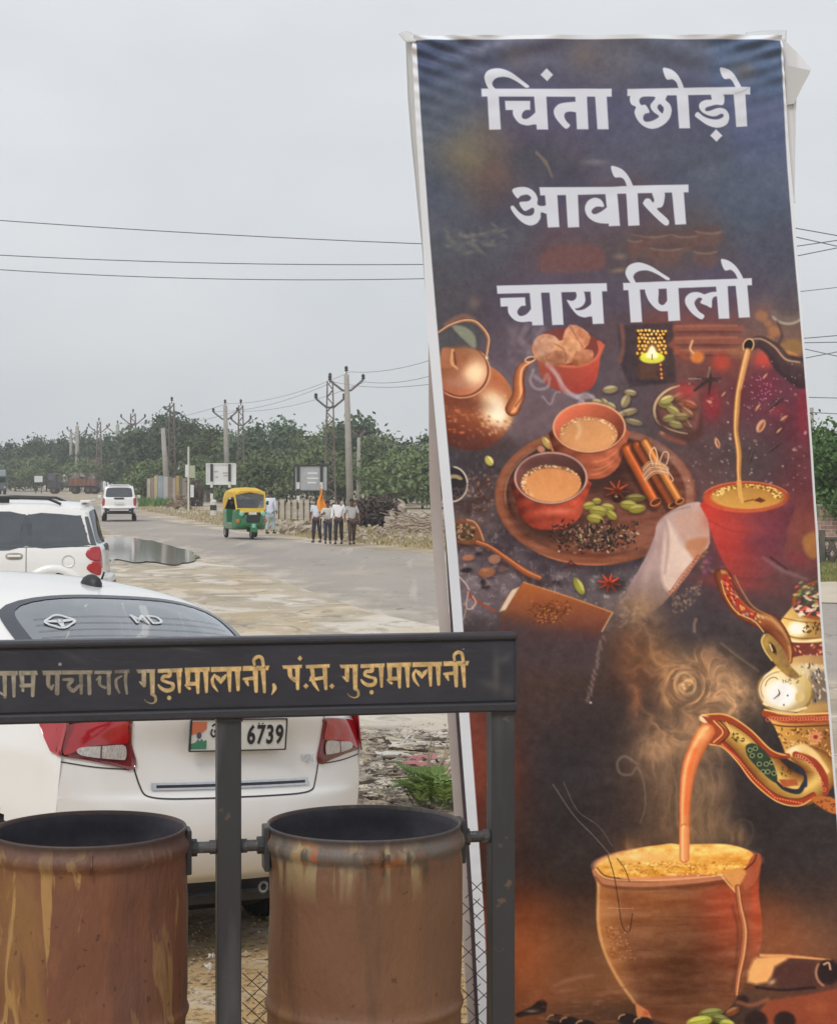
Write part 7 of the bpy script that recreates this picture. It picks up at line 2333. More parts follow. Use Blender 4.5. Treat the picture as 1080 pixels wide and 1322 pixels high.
class Skin:
 """car body: a wrap-over skin from the rear bumper over roof and bonnet to the front bumper, and two sides"""

 def __init__(self, plan, tumble, st, sill, crown=2.6):
  self.plan = plan; self.tum = tumble; self.st = st; self.sill = sill; self.p = crown

 def W(self, y, z):
  return float(np.interp(y, [a for a, _ in self.plan], [b for _, b in self.plan]) * np.interp(z, [a for a, _ in self.tum], [b for _, b in self.tum]))

 def top(self, s, t):
  yc, zc, ye, ze = catmull(self.st, s)
  k = abs(t) ** self.p
  k2 = abs(t) ** 2.0
  return Vector((self.W(ye, ze) * t, yc + (ye - yc) * (.4 * k2 + .6 * k), zc + (ze - zc) * k))

 def side(self, y, z, sg=1):
  return Vector((sg * self.W(y, z), y, z))

 def top_n(self, s, t):
  e = 1e-3
  a = self.top(s + e, t) - self.top(s - e, t); b = self.top(s, t + e) - self.top(s, t - e)
  return b.cross(a).normalized() * 1.0

 def ztop(self, y):
  ys = [q[2] for q in self.E];
  return float(np.interp(y, ys, [q[3] for q in self.E]))

 def build(self, m, parent, holes=(), side_holes=(), arches=(), name='body', s_step=6, nt=44):
  n = len(self.st)
  bm = bmesh.new()
  rows = []
  S_ = [i / s_step for i in range((n - 1) * s_step + 1)]
  T_ = [-1 + 2 * k / nt for k in range(nt + 1)]
  for s in S_:
   rows.append([bm.verts.new(self.top(s, t)) for t in T_])
  for i in range(len(S_) - 1):
   for k in range(nt):
    sc, tc = (S_[i] + S_[i + 1]) / 2, (T_[k] + T_[k + 1]) / 2
    if any(in_poly(h, sc, tc) for h in holes):
     continue
    bm.faces.new((rows[i][k], rows[i][k + 1], rows[i + 1][k + 1], rows[i + 1][k]))
  # sides: envelope of the edge curve
  edge = [tuple(catmull(self.st, s)[2:]) for s in S_]
  y0 = min(e[0] for e in edge); y1 = max(e[0] for e in edge)
  Ys = list(np.linspace(y0, y1, 110))
  env = []
  for y in Ys:
   zs = []
   for a, b in zip(edge, edge[1:]):
    if min(a[0], b[0]) - 1e-9 <= y <= max(a[0], b[0]) + 1e-9:
     f = 0 if abs(b[0] - a[0]) < 1e-9 else (y - a[0]) / (b[0] - a[0])
     zs.append(a[1] + f * (b[1] - a[1]))
   env.append(max(zs) if zs else self.sill)
  env[0] = max(env[0], env[1] - .05)
  self.env = (Ys, env)
  nz = 34
  for sg in (-1, 1):
   cols = []
   for y, zt in zip(Ys, env):
    cols.append([bm.verts.new(self.side(y, self.sill + (zt - self.sill) * k / nz, sg)) for k in range(nz + 1)])
   for i in range(len(Ys) - 1):
    for k in range(nz):
     c = (cols[i][k].co + cols[i + 1][k + 1].co) / 2
     if any(in_poly(h, c.y, c.z) for h in side_holes):
      continue
     if any((c.y - a) ** 2 + (c.z - b) ** 2 < r * r for a, b, r in arches):
      continue
     f = (cols[i][k], cols[i][k + 1], cols[i + 1][k + 1], cols[i + 1][k])
     bm.faces.new(f if sg > 0 else f[::-1])
  # floor pan
  V = []
  for y in Ys[::6] + [Ys[-1]]:
   V.append([bm.verts.new((sg * self.W(y, self.sill), y, self.sill)) for sg in (-1, 1)])
  for a, b in zip(V, V[1:]):
   bm.faces.new((a[0], b[0], b[1], a[1]))
  bmesh.ops.remove_doubles(bm, verts=bm.verts, dist=.002)
  recalc(bm)
  return obj(name, bm, m, parent, True)

 def _patch(self, bound, pos, nor, off, m, parent, name, rings=8, rim=0.0):
  B = np.array(bound, float)
  c = B.mean(0)
  bm = bmesh.new()
  cv = bm.verts.new(pos(*c) + nor(*c) * off)
  prev = None
  n = len(B)
  for r in range(1, rings + 1):
   cur = []
   for k in range(n):
    q = c + (B[k] - c) * r / rings
    cur.append(bm.verts.new(pos(*q) + nor(*q) * off))
   for k in range(n):
    if prev is None:
     bm.faces.new((cv, cur[k], cur[(k + 1) % n]))
    else:
     bm.faces.new((prev[k], cur[k], cur[(k + 1) % n], prev[(k + 1) % n]))
   prev = cur
  bm.normal_update()
  f0 = next(iter(bm.faces))
  if f0.normal.dot(nor(*c)) < 0:
   bmesh.ops.reverse_faces(bm, faces=bm.faces)
  if rim:
   cur = [bm.verts.new(pos(*q) + nor(*q) * (off - rim)) for q in B]
   for k in range(n):
    bm.faces.new((prev[k], cur[k], cur[(k + 1) % n], prev[(k + 1) % n]))
  return obj(name, bm, m, parent, True)

 def up(self, s, t):
  v = self.top_n(s, t)
  # outward: away from the body's middle
  c = self.top(s, t) - Vector((0, 2.0, .7))
  return v if v.dot(c) > 0 else -v

 def patch(self, bound, off, m, parent, name, rings=8, rim=0.0):
  return self._patch(bound, self.top, self.up, off, m, parent, name, rings, rim)

 def side_patch(self, bound, off, m, parent, name, sg=-1, rings=8, rim=0.0):
  return self._patch(bound, lambda y, z: self.side(y, z, sg), lambda y, z: Vector((sg, 0, .15)).normalized(), off, m, parent, name, rings, rim)

 def ribbon(self, path, w, off, m, parent, name, side=0):
  pts = smooth_pts(path, False, 6) if len(path) > 2 else np.array([np.array(path[0]) + (np.array(path[1]) - np.array(path[0])) * k / 20 for k in range(21)])
  f = (lambda a, b: self.side(a, b, side)) if side else self.top
  g = (lambda a, b: Vector((side, 0, 0))) if side else self.up
  bm = bmesh.new(); prev = None
  Q = [f(*p) for p in pts]
  for i, p in enumerate(pts):
   d = (Q[min(i + 1, len(Q) - 1)] - Q[max(i - 1, 0)]).normalized()
   nn = g(*p); sd = d.cross(nn).normalized()
   base = Q[i] + nn * off
   cur = [bm.verts.new(base + sd * w / 2), bm.verts.new(base - sd * w / 2)]
   if prev:
    bm.faces.new((prev[0], cur[0], cur[1], prev[1]))
   prev = cur
  return obj(name, bm, m, parent, True)


m_car_white = mat('white_car_paint', srgb(237, 237, 237), .28, srgb(228, 227, 225), 1.4, .5, coat=.8)
overlay(m_car_white, srgb(208, 203, 194), 2.6, .55, .75, stretch=(1, 1, .6), gate=('Z', 1.0, .3), op=.6)
m_glass_dark = glass_mat('dark_tinted_glass', (.10, .115, .13), 0.13, .45)
m_glass_mid = glass_mat('tinted_rear_glass', (.60, .64, .64), .36, .9)
m_trim = mat('black_trim', srgb(46, 46, 50), .5, srgb(36, 36, 40), 20, .5)
m_rubber = mat('tyre_rubber', srgb(40, 39, 40), .85, srgb(58, 54, 50), 8, .6, bump=.3)
m_alloy = mat('alloy', srgb(170, 172, 176), .35, srgb(140, 142, 146), 8, .5, metal=.8)
m_chrome = mat('chrome', srgb(196, 198, 202), .18, srgb(170, 172, 178), 30, .4, metal=1.0)
m_red = mat('red_lamp_lens', srgb(178, 26, 34), .12, srgb(140, 18, 26), 14, .6, coat=1.0)
m_deepred = mat('dark_red_lamp_lens', srgb(112, 30, 36), .15, srgb(92, 24, 30), 14, .6, coat=1.0)
m_clear = mat('clear_lamp_lens', srgb(206, 200, 196), .12, srgb(150, 144, 142), 60, .9, coat=1.0, stretch=(4, 1, 1))
m_seat = mat('grey_seat_fabric', srgb(120, 120, 122), .9, srgb(96, 96, 100), 20, .5)
m_interior = mat('dark_cabin', srgb(70, 70, 72), .9, srgb(56, 56, 60), 5, .5)
m_plate = mat('white_plate', srgb(224, 224, 220), .5, srgb(206, 206, 200), 8, .5)
m_ink = mat('plate_ink', srgb(34, 32, 38), .6, srgb(44, 42, 46), 30, .5)


def wheel(parent, x, y, r, w, name='wheel'):
 sg = 1 if x > 0 else -1
 wp = bpy.data.objects.new(name, None); COL.objects.link(wp); wp.parent = parent; wp.location = (x, y, r); wp.rotation_euler = (0, R(90) * sg, 0)
 bm = bmesh.new()
 add_lathe(bm, [(r * .62, -w / 2), (r * .93, -w / 2), (r * .99, -w * .38), (r, -w * .2), (r, w * .2), (r * .99, w * .38), (r * .93, w / 2), (r * .66, w / 2), (r * .62, w * .4)], 40)
 obj('tyre', bm, m_rubber, wp, True)
 bm = bmesh.new()
 add_lathe(bm, [(.02, w * .30), (r * .14, w * .32), (r * .2, w * .24), (r * .55, w * .2), (r * .63, w * .42), (r * .63, -w * .4), (.02, -w * .4)], 32)
 for k in range(5):
  a = 2 * math.pi * k / 5
  add_box(bm, (r * .36 * math.cos(a), r * .36 * math.sin(a), w * .27), (r * .5, r * .13, w * .12), Matrix.Rotation(a, 4, 'Z'))
 obj('rim', bm, m_alloy, wp)
 return wp


def sedan():
 t = empty('sedan', 'white saloon car seen from behind, close, its rear half hidden by the black name board', 'car', (-.78, 7.78, .028), R(41.0))
 t.rotation_euler = (0, R(4.4), R(41.0))
 plan = [(0, .70), (.08, .745), (.2, .79), (.4, .825), (.8, .845), (2.9, .8475), (3.4, .82), (3.75, .75), (3.97, .62)]
 tum = [(.2, .95), (.35, .985), (.6, 1.0), (.85, .99), (.97, .965), (1.04, .93), (1.12, .88), (1.3, .79), (1.42, .72), (1.5, .65), (1.56, .60)]
 st = [(.12, .31, .26, .31), (.04, .37, .22, .38), (.0, .50, .19, .52), (.015, .655, .18, .65), (.05, .715, .18, .715), (.075, .88, .20, .87), (.05, 1.02, .24, .985), (.10, 1.075, .31, 1.03),
          (.36, 1.10, .62, 1.07), (.72, 1.285, .88, 1.235), (1.06, 1.455, 1.14, 1.385), (1.40, 1.525, 1.42, 1.455), (2.0, 1.55, 2.0, 1.485), (2.5, 1.505, 2.45, 1.44), (2.88, 1.28, 2.76, 1.22), (3.18, 1.04, 3.02, .99), (3.58, .97, 3.45, .90), (3.86, .83, 3.72, .77), (3.97, .62, 3.76, .60), (3.93, .25, 3.72, .25)]
 k = Skin(plan, tum, st, .24, 2.8)
 ZS = [.31, .37, .50, .655, .715, .88, 1.02]
 sz = lambda z: float(np.interp(z, ZS, range(7)))
 rw = squircle((9.06, 0), (1.06, .90), 6, 64)
 rw = [(s, tt * (1 - .10 * (9.0 - s))) for s, tt in rw]
 rw_in = [(9.06 + (s - 9.06) * .93, tt * .965) for s, tt in rw]
 ws = squircle((14.05, 0), (.92, .92), 5, 48)
 qwin = [(1.0, 1.12), (1.28, 1.36), (1.44, 1.40), (1.5, 1.40), (1.5, 1.08), (1.2, 1.07)]
 dwin = [(1.55, 1.08), (1.55, 1.405), (2.0, 1.42), (2.05, 1.05)]
 fwin = [(2.1, 1.05), (2.1, 1.42), (2.35, 1.40), (2.75, 1.17), (2.86, 1.04)]
 k.build(m_car_white, t, holes=[rw_in, [(14.05 + (s - 14.05) * .95, tt * .96) for s, tt in ws]], side_holes=[qwin, dwin, fwin], arches=[(.74, .30, .345), (3.17, .30, .345)], s_step=8, nt=56)
 body = [o for o in t.children if o.name.startswith('body')][0]
 g = k.patch(rw, .003, m_glass_mid, t, 'rear_window', 10)
 # dark ceramic border of the rear glass
 def frame_band(bound, f, name, m, off, par):
  B = np.array(bound); c = B.mean(0)
  bm = bmesh.new(); n = len(B); A_ = []
  for r in (f, f + (1 - f) * .5, 1.0):
   A_.append([bm.verts.new(k.top(*(c + (b - c) * r)) + k.up(*(c + (b - c) * r)) * off) for b in B])
  for a, b in zip(A_, A_[1:]):
   for i in range(n):
    bm.faces.new((a[i], a[(i + 1) % n], b[(i + 1) % n], b[i]))
  return obj(name, bm, m, par, True)
 frame_band(rw, .90, 'glass_border', mat('dark_glass_border', srgb(74, 78, 86), .2, srgb(80, 84, 92), 8, .4), .006, g)
 k.patch(ws, .003, m_glass_mid, t, 'windscreen', 6)
 for sg in (-1, 1):
  for w_ in (qwin, dwin, fwin):
   k.side_patch(smooth_pts(w_, True, 3).tolist(), .003, m_glass_mid, t, 'side_window', sg, 4)
 # heater lines in the rear glass
 bm0 = bmesh.new()
 for i in range(9):
  s = 8.4 + i * .14
  prev = None
  for j in range(41):
   tt = -.76 + 1.52 * j / 40
   p = k.top(s, tt) + k.up(s, tt) * .0055
   d = (k.top(s + .01, tt) - k.top(s - .01, tt)).normalized() * .0011
   cur = (bm0.verts.new(p - d), bm0.verts.new(p + d))
   if prev:
    bm0.faces.new((prev[0], cur[0], cur[1], prev[1]))
   prev = cur
 obj('heater_line', bm0, mat('heater_line', srgb(60, 60, 62), .6), g)
 # stickers inside the glass
 m_st = mat('faded_white_sticker', srgb(214, 217, 220), .7, srgb(190, 194, 198), 30, .5)
 def on_glass(bm, s0, t0, w, h, off=.008, rot=0):
  o0 = k.top(s0, t0); ex = (k.top(s0, t0 + .02) - k.top(s0, t0 - .02)).normalized(); ez = (k.top(s0 + .05, t0) - k.top(s0 - .05, t0)).normalized(); n = k.up(s0, t0)
  for v in bm.verts:
   p = v.co
   v.co = o0 + ex * p.x * w + ez * p.y * h + n * off
  return bm
 bm = bmesh.new()
 for r0, r1 in ((.40, .5),):
  for i in range(28):
   a, b = 2 * math.pi * i / 28, 2 * math.pi * (i + 1) / 28
   f = lambda q: (1 + .10 * math.cos(4 * q))
   bm.faces.new([bm.verts.new((r * f(q) * math.cos(q), r * .8 * f(q) * math.sin(q), 0)) for r, q in ((r0, a), (r1, a), (r1, b), (r0, b))])
 for a in (8, 172, 270):
  a = R(a)
  bm.faces.new([bm.verts.new((x * math.cos(a) - y * math.sin(a), (x * math.sin(a) + y * math.cos(a)) * .8, 0)) for x, y in ((.05, -.10), (.42, -.06), (.42, .06), (.05, .10))])
 bm.faces.new([bm.verts.new((.12 * math.cos(q), .12 * math.sin(q), 0)) for q in [i * math.pi / 5 for i in range(10)]])
 obj('wheel_sticker', on_glass(bm, 9.42, -.60, .135, .135), m_st, g)
 bm = text_bm('MD', 1.0, 0, .012)
 obj('lettering', on_glass(bm, 9.45, .06, .11, .105), m_st, g)
 # cabin
 bm = bmesh.new(); add_box(bm, (0, 1.85, .42), (1.4, 2.6, .1)); add_box(bm, (0, .62, .93), (1.25, .45, .06)); obj('cabin_floor', bm, m_interior, t)
 for x, y in ((-.38, 1.05), (.38, 1.05)):
  bm = bmesh.new(); add_box(bm, (x, y - .04, .82), (.62, .16, .55), Matrix.Rotation(R(12), 4, 'X'), .05); add_box(bm, (x, y + .2, .55), (.62, .5, .16), None, .05); add_box(bm, (x, y - .1, 1.17), (.26, .09, .17), Matrix.Rotation(R(10), 4, 'X'), .035); obj('rear_seat', bm, m_seat, t)
 for x in (-.37, .37):
  bm = bmesh.new(); add_box(bm, (x, 1.95, .86), (.48, .16, .62), Matrix.Rotation(R(14), 4, 'X'), .05); add_box(bm, (x, 1.86, 1.24), (.27, .09, .18), Matrix.Rotation(R(10), 4, 'X'), .035); obj('front_seat', bm, m_seat, t)
 # tail lights
 for sg in (-1, 1):
  z = lambda v: sz(v)
  tl = bpy.data.objects.new('tail_light', None); COL.objects.link(tl); tl.parent = t
  b = [(z(1.00), .66), (z(.97), .645), (z(.90), .63), (z(.825), .60), (z(.80), .63), (z(.815), .72), (z(.835), .85), (z(.86), 1.0), (z(.92), 1.0), (z(.985), 1.0), (z(1.0), .86)]
  k.patch([(s, tt * sg) for s, tt in smooth_pts(b, True, 4)], .008, m_deepred, tl, 'lens', 6, .008)
  b2 = [(z(.995), .68), (z(.965), .665), (z(.905), .655), (z(.90), .74), (z(.89), .86), (z(.865), .93), (z(.862), .975), (z(.93), .975), (z(.98), .975), (z(.995), .85)]
  k.patch([(s, tt * sg) for s, tt in smooth_pts(b2, True, 4)], .011, m_red, tl, 'red_reflector', 5)
  b3 = [(z(.897), .68), (z(.892), .79), (z(.888), .885), (z(.873), .912), (z(.854), .885), (z(.843), .79), (z(.836), .685), (z(.84), .662), (z(.87), .658)]
  k.patch([(s, tt * sg) for s, tt in smooth_pts(b3, True, 3)], .014, m_clear, tl, 'reverse_light', 5)
  k.ribbon([(z(.897), .79 * sg), (z(.84), .79 * sg)], .006, .016, m_deepred, tl, 'divider')
  sb = [(.175, 1.0), (.175, .845), (.23, .86), (.28, .905), (.34, .97), (.33, 1.02), (.26, 1.02)]
  k.side_patch(sb, .011, m_red, tl, 'side_lens', sg, 5, .006)
 # boot lid seams and plate recess
 m_seam = mat('panel_gap', srgb(60, 58, 56), .9)
 for sg in (-1, 1):
  k.ribbon([(sz(.815), .615 * sg), (sz(.74), .585 * sg), (sz(.69), .54 * sg), (sz(.675), .44 * sg), (sz(.672), .2 * sg), (sz(.672), 0)], .007, .002, m_seam, body, 'panel_gap')
  k.ribbon([(sz(1.0), .655 * sg), (7.0, .70 * sg), (7.6, .80 * sg)], .006, .002, m_seam, body, 'panel_gap')
  k.ribbon([(sz(.80), .635 * sg), (sz(.81), .82 * sg), (sz(.83), .99 * sg)], .005, .002, m_seam, body, 'panel_gap')
 k.ribbon([(sz(.728), -.52), (sz(.728), 0), (sz(.728), .52)], .030, .006, m_chrome, t, 'chrome_strip')
 k.ribbon([(sz(.728), -.49), (sz(.728), 0), (sz(.728), .49)], .012, .0085, m_trim, t, 'strip_groove')
 # plate
 pz, py = .935, -.0
 pl = bpy.data.objects.new('number_plate', None); COL.objects.link(pl); pl.parent = t
 yc = k.top(sz(pz), 0).y - .012
 bm = bmesh.new(); add_box(bm, (0, yc, pz), (.50, .010, .136), None, .004); obj('plate', bm, m_plate, pl)
 bm = bmesh.new()
 for c_, s_ in (((0, yc - .003, pz + .0655), (.498, .012, .005)), ((0, yc - .003, pz - .0655), (.498, .012, .005)), ((-.2475, yc - .003, pz), (.005, .012, .126)), ((.2475, yc - .003, pz), (.005, .012, .126))):
  add_box(bm, c_, s_)
 obj('plate_frame', bm, m_ink, pl)

 def plate_poly(pts, m, name, off=.0070):
  bm = bmesh.new(); bm.faces.new([bm.verts.new((x, yc - off, pz + z_)) for x, z_ in pts]); obj(name, bm, m, pl)
 plate_poly([(-.243, .056), (-.168, .056), (-.170, .026), (-.19, .012), (-.225, .008), (-.243, .0)], mat('saffron_print', srgb(214, 120, 84), .6), 'saffron_band')
 plate_poly([(-.243, -.056), (-.165, -.056), (-.165, -.024), (-.172, -.018), (-.180, -.026), (-.19, -.014), (-.2, -.024), (-.21, -.016), (-.222, -.03), (-.243, -.034)], mat('green_print', srgb(72, 140, 112), .6), 'green_band')
 plate_poly([(-.205 + .012 * math.cos(q), .0 + .014 * math.sin(q)) for q in [i * math.pi / 7 for i in range(14)]], mat('navy_print', srgb(84, 88, 120), .6), 'wheel_emblem')

 def plate_stroke(pts, w, name='lettering'):
  bm = bmesh.new()
  Q = smooth_pts(pts, False, 5)
  prev = None
  for i, q in enumerate(Q):
   d = Q[min(i + 1, len(Q) - 1)] - Q[max(i - 1, 0)]; d /= np.linalg.norm(d) + 1e-9
   n_ = np.array([-d[1], d[0]]) * w / 2
   cur = [bm.verts.new((q[0] + n_[0], yc - .0075, pz + q[1] + n_[1])), bm.verts.new((q[0] - n_[0], yc - .0075, pz + q[1] - n_[1]))]
   if prev:
    bm.faces.new((prev[0], cur[0], cur[1], prev[1]))
   prev = cur
  obj(name, bm, m_ink, pl)
 # rounded script at the left of the plate
 for q in ([(-.143, .038), (-.128, .046), (-.112, .040), (-.098, .048)], [(-.140, .026), (-.146, .008), (-.132, -.006), (-.120, .006), (-.128, .018), (-.116, .020), (-.108, .0), (-.100, .012), (-.102, .030)], [(-.085, .02), (-.092, .0), (-.08, -.008), (-.07, .004), (-.076, .02), (-.085, .02)], [(-.058, .046), (-.052, .03), (-.05, -.006)]):
  plate_stroke(q, .008)
 for ch, x in (('6', .062), ('7', .112), ('3', .161), ('9', .211)):
  bm = text_bm(ch, .112, 0, .0032)
  for v in bm.verts:
   v.co = Vector((v.co.x * .78 + x, yc - .0075, v.co.y * .98 + pz - .004))
  obj('lettering', bm, m_ink, pl)
 plate_stroke([(.098, .050), (.100, .044)], .007); plate_stroke([(.118, .050), (.12, .044)], .007)
 bm = text_bm('VDi', .046, .001, .0006)
 for v in bm.verts:
  x, z_ = v.co.x + .405, v.co.y + .822
  p = k.top(sz(z_), x / .79)
  v.co = Vector((x, p.y - .008 - v.co.z, z_))
 obj('badge', bm, m_chrome, t)
 # fin aerial on the roof
 p = k.top(10.75, 0)
 bm = bmesh.new()
 for i, (dy, h, w) in enumerate(((-.07, .0, .012), (-.05, .022, .020), (-.01, .048, .024), (.03, .045, .022), (.08, .018, .014), (.10, 0, .008))):
  pass
 add_lathe(bm, [(.058, -.012), (.056, .012), (.044, .034), (.022, .048), (.002, .052)], 20)
 for v in bm.verts:
  v.co = Vector((v.co.x * .75, v.co.y * 1.25, v.co.z)) + p + Vector((0, .02, 0))
 add_tube(bm, [p + Vector((.025, -.03, .03)), p + Vector((.03, -.04, .065))], .005, 6)
 obj('aerial', bm, m_trim, t, True)
 # underside and wheels
 for x, y in ((-.735, .74), (.735, .74), (-.735, 3.17), (.735, 3.17)):
  wheel(t, x, y, .292, .18)
 bm = bmesh.new(); add_box(bm, (0, 1.95, .27), (1.36, 3.4, .16)); obj('underbody', bm, m_trim, t)
 bm = bmesh.new(); add_box(bm, (.30, .62, .24), (.62, .34, .28), None, .11); obj('silencer', bm, m_trim, t)
 bm = bmesh.new()
 q = k.top(.2, .35); bm.free()
 bm = bmesh.new(); pts = [(q.x + .022 * math.cos(a), q.y + .06, q.z - .06 + .022 * math.sin(a)) for a in [i * math.pi / 6 for i in range(13)]]; add_tube(bm, pts, .007, 6, False); obj('tow_eye', bm, m_alloy, t)
 return t


sedan()


def suv(name, label, loc, rz, sc, group):
 t = empty(name, label, 'car', loc, rz, group)
 t.scale = (sc, sc, sc)
 plan = [(0, .80), (.1, .845), (.3, .885), (.8, .905), (3.3, .91), (4.0, .86), (4.45, .70)]
 tum = [(.3, .95), (.5, .985), (.7, 1.0), (1.0, 1.0), (1.18, .975), (1.25, .945), (1.72, .835), (1.86, .78), (1.95, .74)]
 st = [(.12, .42, .20, .42), (.0, .50, .13, .52), (.0, .74, .12, .74), (.07, .80, .15, .80), (.09, 1.0, .16, 1.0), (.12, 1.20, .19, 1.20), (.19, 1.30, .24, 1.29), (.29, 1.70, .34, 1.67), (.36, 1.83, .42, 1.76), (.55, 1.885, .58, 1.81), (1.5, 1.925, 1.5, 1.845), (2.35, 1.90, 2.3, 1.82), (2.72, 1.74, 2.62, 1.67), (3.12, 1.32, 3.02, 1.27), (3.28, 1.20, 3.18, 1.13), (4.1, 1.10, 4.0, 1.02), (4.38, .95, 4.25, .9), (4.45, .62, 4.3, .6), (4.4, .36, 4.25, .36)]
 k = Skin(plan, tum, st, .38, 3.2)
 q1 = [(.36, 1.24), (.33, 1.30), (.44, 1.66), (.52, 1.69), (1.245, 1.70), (1.245, 1.23)]
 q2 = [(1.255, 1.23), (1.255, 1.70), (2.08, 1.70), (2.08, 1.21)]
 q3 = [(2.13, 1.21), (2.13, 1.70), (2.5, 1.67), (2.98, 1.28), (3.0, 1.22)]
 rwin = squircle((6.55, 0), (.80, .86), 6, 48)
 ws = squircle((12.55, 0), (.62, .92), 6, 40)
 k.build(m_car_white, t, holes=[[(6.55 + (s - 6.55) * .93, tt * .96) for s, tt in rwin], [(12.55 + (s - 12.55) * .93, tt * .96) for s, tt in ws]], side_holes=[q1, q2, q3], arches=[(.84, .42, .43), (3.52, .42, .43)])
 body = [o for o in t.children if o.name.startswith('body')][0]
 k.patch(rwin, .004, m_glass_dark, t, 'rear_window', 6); k.patch(ws, .004, m_glass_dark, t, 'windscreen', 6)
 for sg in (-1, 1):
  for q in (q1, q2, q3):
   k.side_patch(smooth_pts(q, True, 3).tolist(), .004, m_glass_dark, t, 'side_window', sg, 4)
  # dark corner glass behind the white pillar
  k.side_patch([(.205, 1.24), (.29, 1.24), (.39, 1.66), (.375, 1.68), (.335, 1.67)], .005, m_glass_dark, t, 'corner_glass', sg, 3)
  k.side_patch([(2.06, 1.19), (2.155, 1.19), (2.155, 1.72), (2.06, 1.72)], .006, m_trim, t, 'door_pillar', sg, 2)
  # double-lobed tail lights
  tl = bpy.data.objects.new('tail_light', None); COL.objects.link(tl); tl.parent = t
  k.side_patch(smooth_pts([(.155, 1.21), (.30, 1.20), (.365, 1.10), (.28, 1.02), (.155, 1.01)], True, 4).tolist(), .010, m_red, tl, 'upper_lens', sg, 4, .01)
  k.side_patch(smooth_pts([(.145, .985), (.27, .99), (.35, .90), (.26, .82), (.145, .80)], True, 4).tolist(), .010, m_red, tl, 'lower_lens', sg, 4, .01)
  k.patch(smooth_pts([(5.05, .985 * sg), (5.0, .90 * sg), (4.4, .86 * sg), (3.3, .88 * sg), (3.2, .985 * sg)], True, 4).tolist(), .010, m_red, tl, 'rear_lens', 4, .01)
  # wheel-arch flares
  for cy in (.84, 3.52):
   bm = bmesh.new(); prev = None
   for i in range(25):
    a = math.pi * (-.08 + 1.16 * i / 24)
    ring = []
    for rr, ox in ((.42, .02), (.455, .035), (.50, .03), (.535, .0)):
     y_, z_ = cy + rr * math.cos(a), .42 + rr * math.sin(a)
     ring.append(bm.verts.new((sg * (k.W(y_, max(z_, .4)) + ox), y_, z_)))
    if prev:
     for j in range(3):
      bm.faces.new((prev[j], prev[j + 1], ring[j + 1], ring[j]))
    prev = ring
   recalc(bm)
   obj('arch_flare', bm, m_car_white, body, True)
  # doors: seams, handles, mirror, rails
  ms = m_trim
  for q in ([(1.245, .5), (1.245, 1.22)], [(2.1, .45), (2.1, 1.2)], [(3.08, .5), (3.08, 1.18)], [(.3, 1.225), (1.2, 1.215), (2.1, 1.20), (3.1, 1.18)]):
   k.ribbon(q, .010, .003, ms, body, 'panel_gap', sg)
  for hy in (1.42, 2.3):
   bm = bmesh.new(); p = k.side(hy, 1.08, sg); add_box(bm, (p.x + sg * .02, hy, 1.085), (.035, .20, .035), None, .012); obj('door_handle', bm, m_car_white, t)
   k.side_patch(squircle((hy, 1.08), (.13, .055), 3, 24), .002, m_seam_soft, body, 'handle_recess', sg, 3)
  if sg < 0:
   k.side_patch(squircle((.62, 1.0), (.088, .088), 2.2, 28), .004, m_car_white, t, 'fuel_flap', sg, 3, .004)
   for q in ([(.62 + .092 * math.cos(a), 1.0 + .092 * math.sin(a)) for a in [i * math.pi / 8 for i in range(17)]],):
    k.ribbon(q, .007, .006, m_seam_soft, body, 'panel_gap', sg)
  bm = bmesh.new(); add_tube(bm, [(sg * .66, .75, 1.86), (sg * .66, .95, 1.945), (sg * .665, 1.6, 1.965), (sg * .66, 2.2, 1.94), (sg * .65, 2.35, 1.86)], .02, 8); add_box(bm, (sg * .66, 1.6, 1.93), (.05, .16, .10), None, .01); obj('roof_rail', bm, m_trim, t)
  bm = bmesh.new(); add_box(bm, (sg * 1.02, 2.75, 1.26), (.2, .12, .17), None, .04); obj('mirror', bm, m_car_white, t)
  k.ribbon([(.25, .66), (1.2, .64), (2.2, .64), (3.1, .66)], .09, .012, m_trim, t, 'rub_strip', sg)
 # rear door furniture
 k.ribbon([(1.6, -.96), (1.6, 0), (1.6, .96)], .05, .006, m_trim, t, 'bumper_strip')
 k.patch(squircle((.75, 0), (.55, .66), 6, 32), .006, m_trim, t, 'bumper_grille', 3)
 k.patch(squircle((5.05, 0), (.38, .32), 6, 32), .008, m_trim, t, 'plate_garnish', 3)
 bm = bmesh.new(); add_box(bm, (0, .02, .95), (.5, .02, .12), None, .004); obj('number_plate', bm, m_plate, t)
 for sg in (-1, 1):
  k.patch(squircle((1.4, .72 * sg), (.25, .14), 3, 24), .008, m_trim, t, 'fog_recess', 3)
 bm = bmesh.new(); add_box(bm, (0, .40, 1.90), (1.05, .16, .04), None, .015); obj('spoiler', bm, m_car_white, t)
 bm = bmesh.new(); add_box(bm, (0, 2.0, .55), (1.5, 3.9, .3)); add_box(bm, (0, 1.6, 1.0), (1.4, 2.6, .06)); obj('underbody', bm, m_trim, t)
 for y in (1.0, 1.9, 2.6):
  bm = bmesh.new(); add_box(bm, (-.38, y, 1.2), (.5, .14, .7), None, .05); add_box(bm, (.38, y, 1.2), (.5, .14, .7), None, .05); obj('seat_row', bm, m_seat, t)
 for x, y in ((-.78, .84), (.78, .84), (-.78, 3.52), (.78, 3.52)):
  wheel(t, x, y, .38, .24)
 return t


m_seam_soft = mat('soft_panel_gap', srgb(168, 164, 156), .8)
_Y = 29.0
suv('suv', 'white off-roader parked side-on at the left, cut by the picture edge, dark windows', (P(140, 616, _Y).x - .06, _Y + .92, gz(0, _Y)), R(95.5), 1.035, 'white off-roaders')


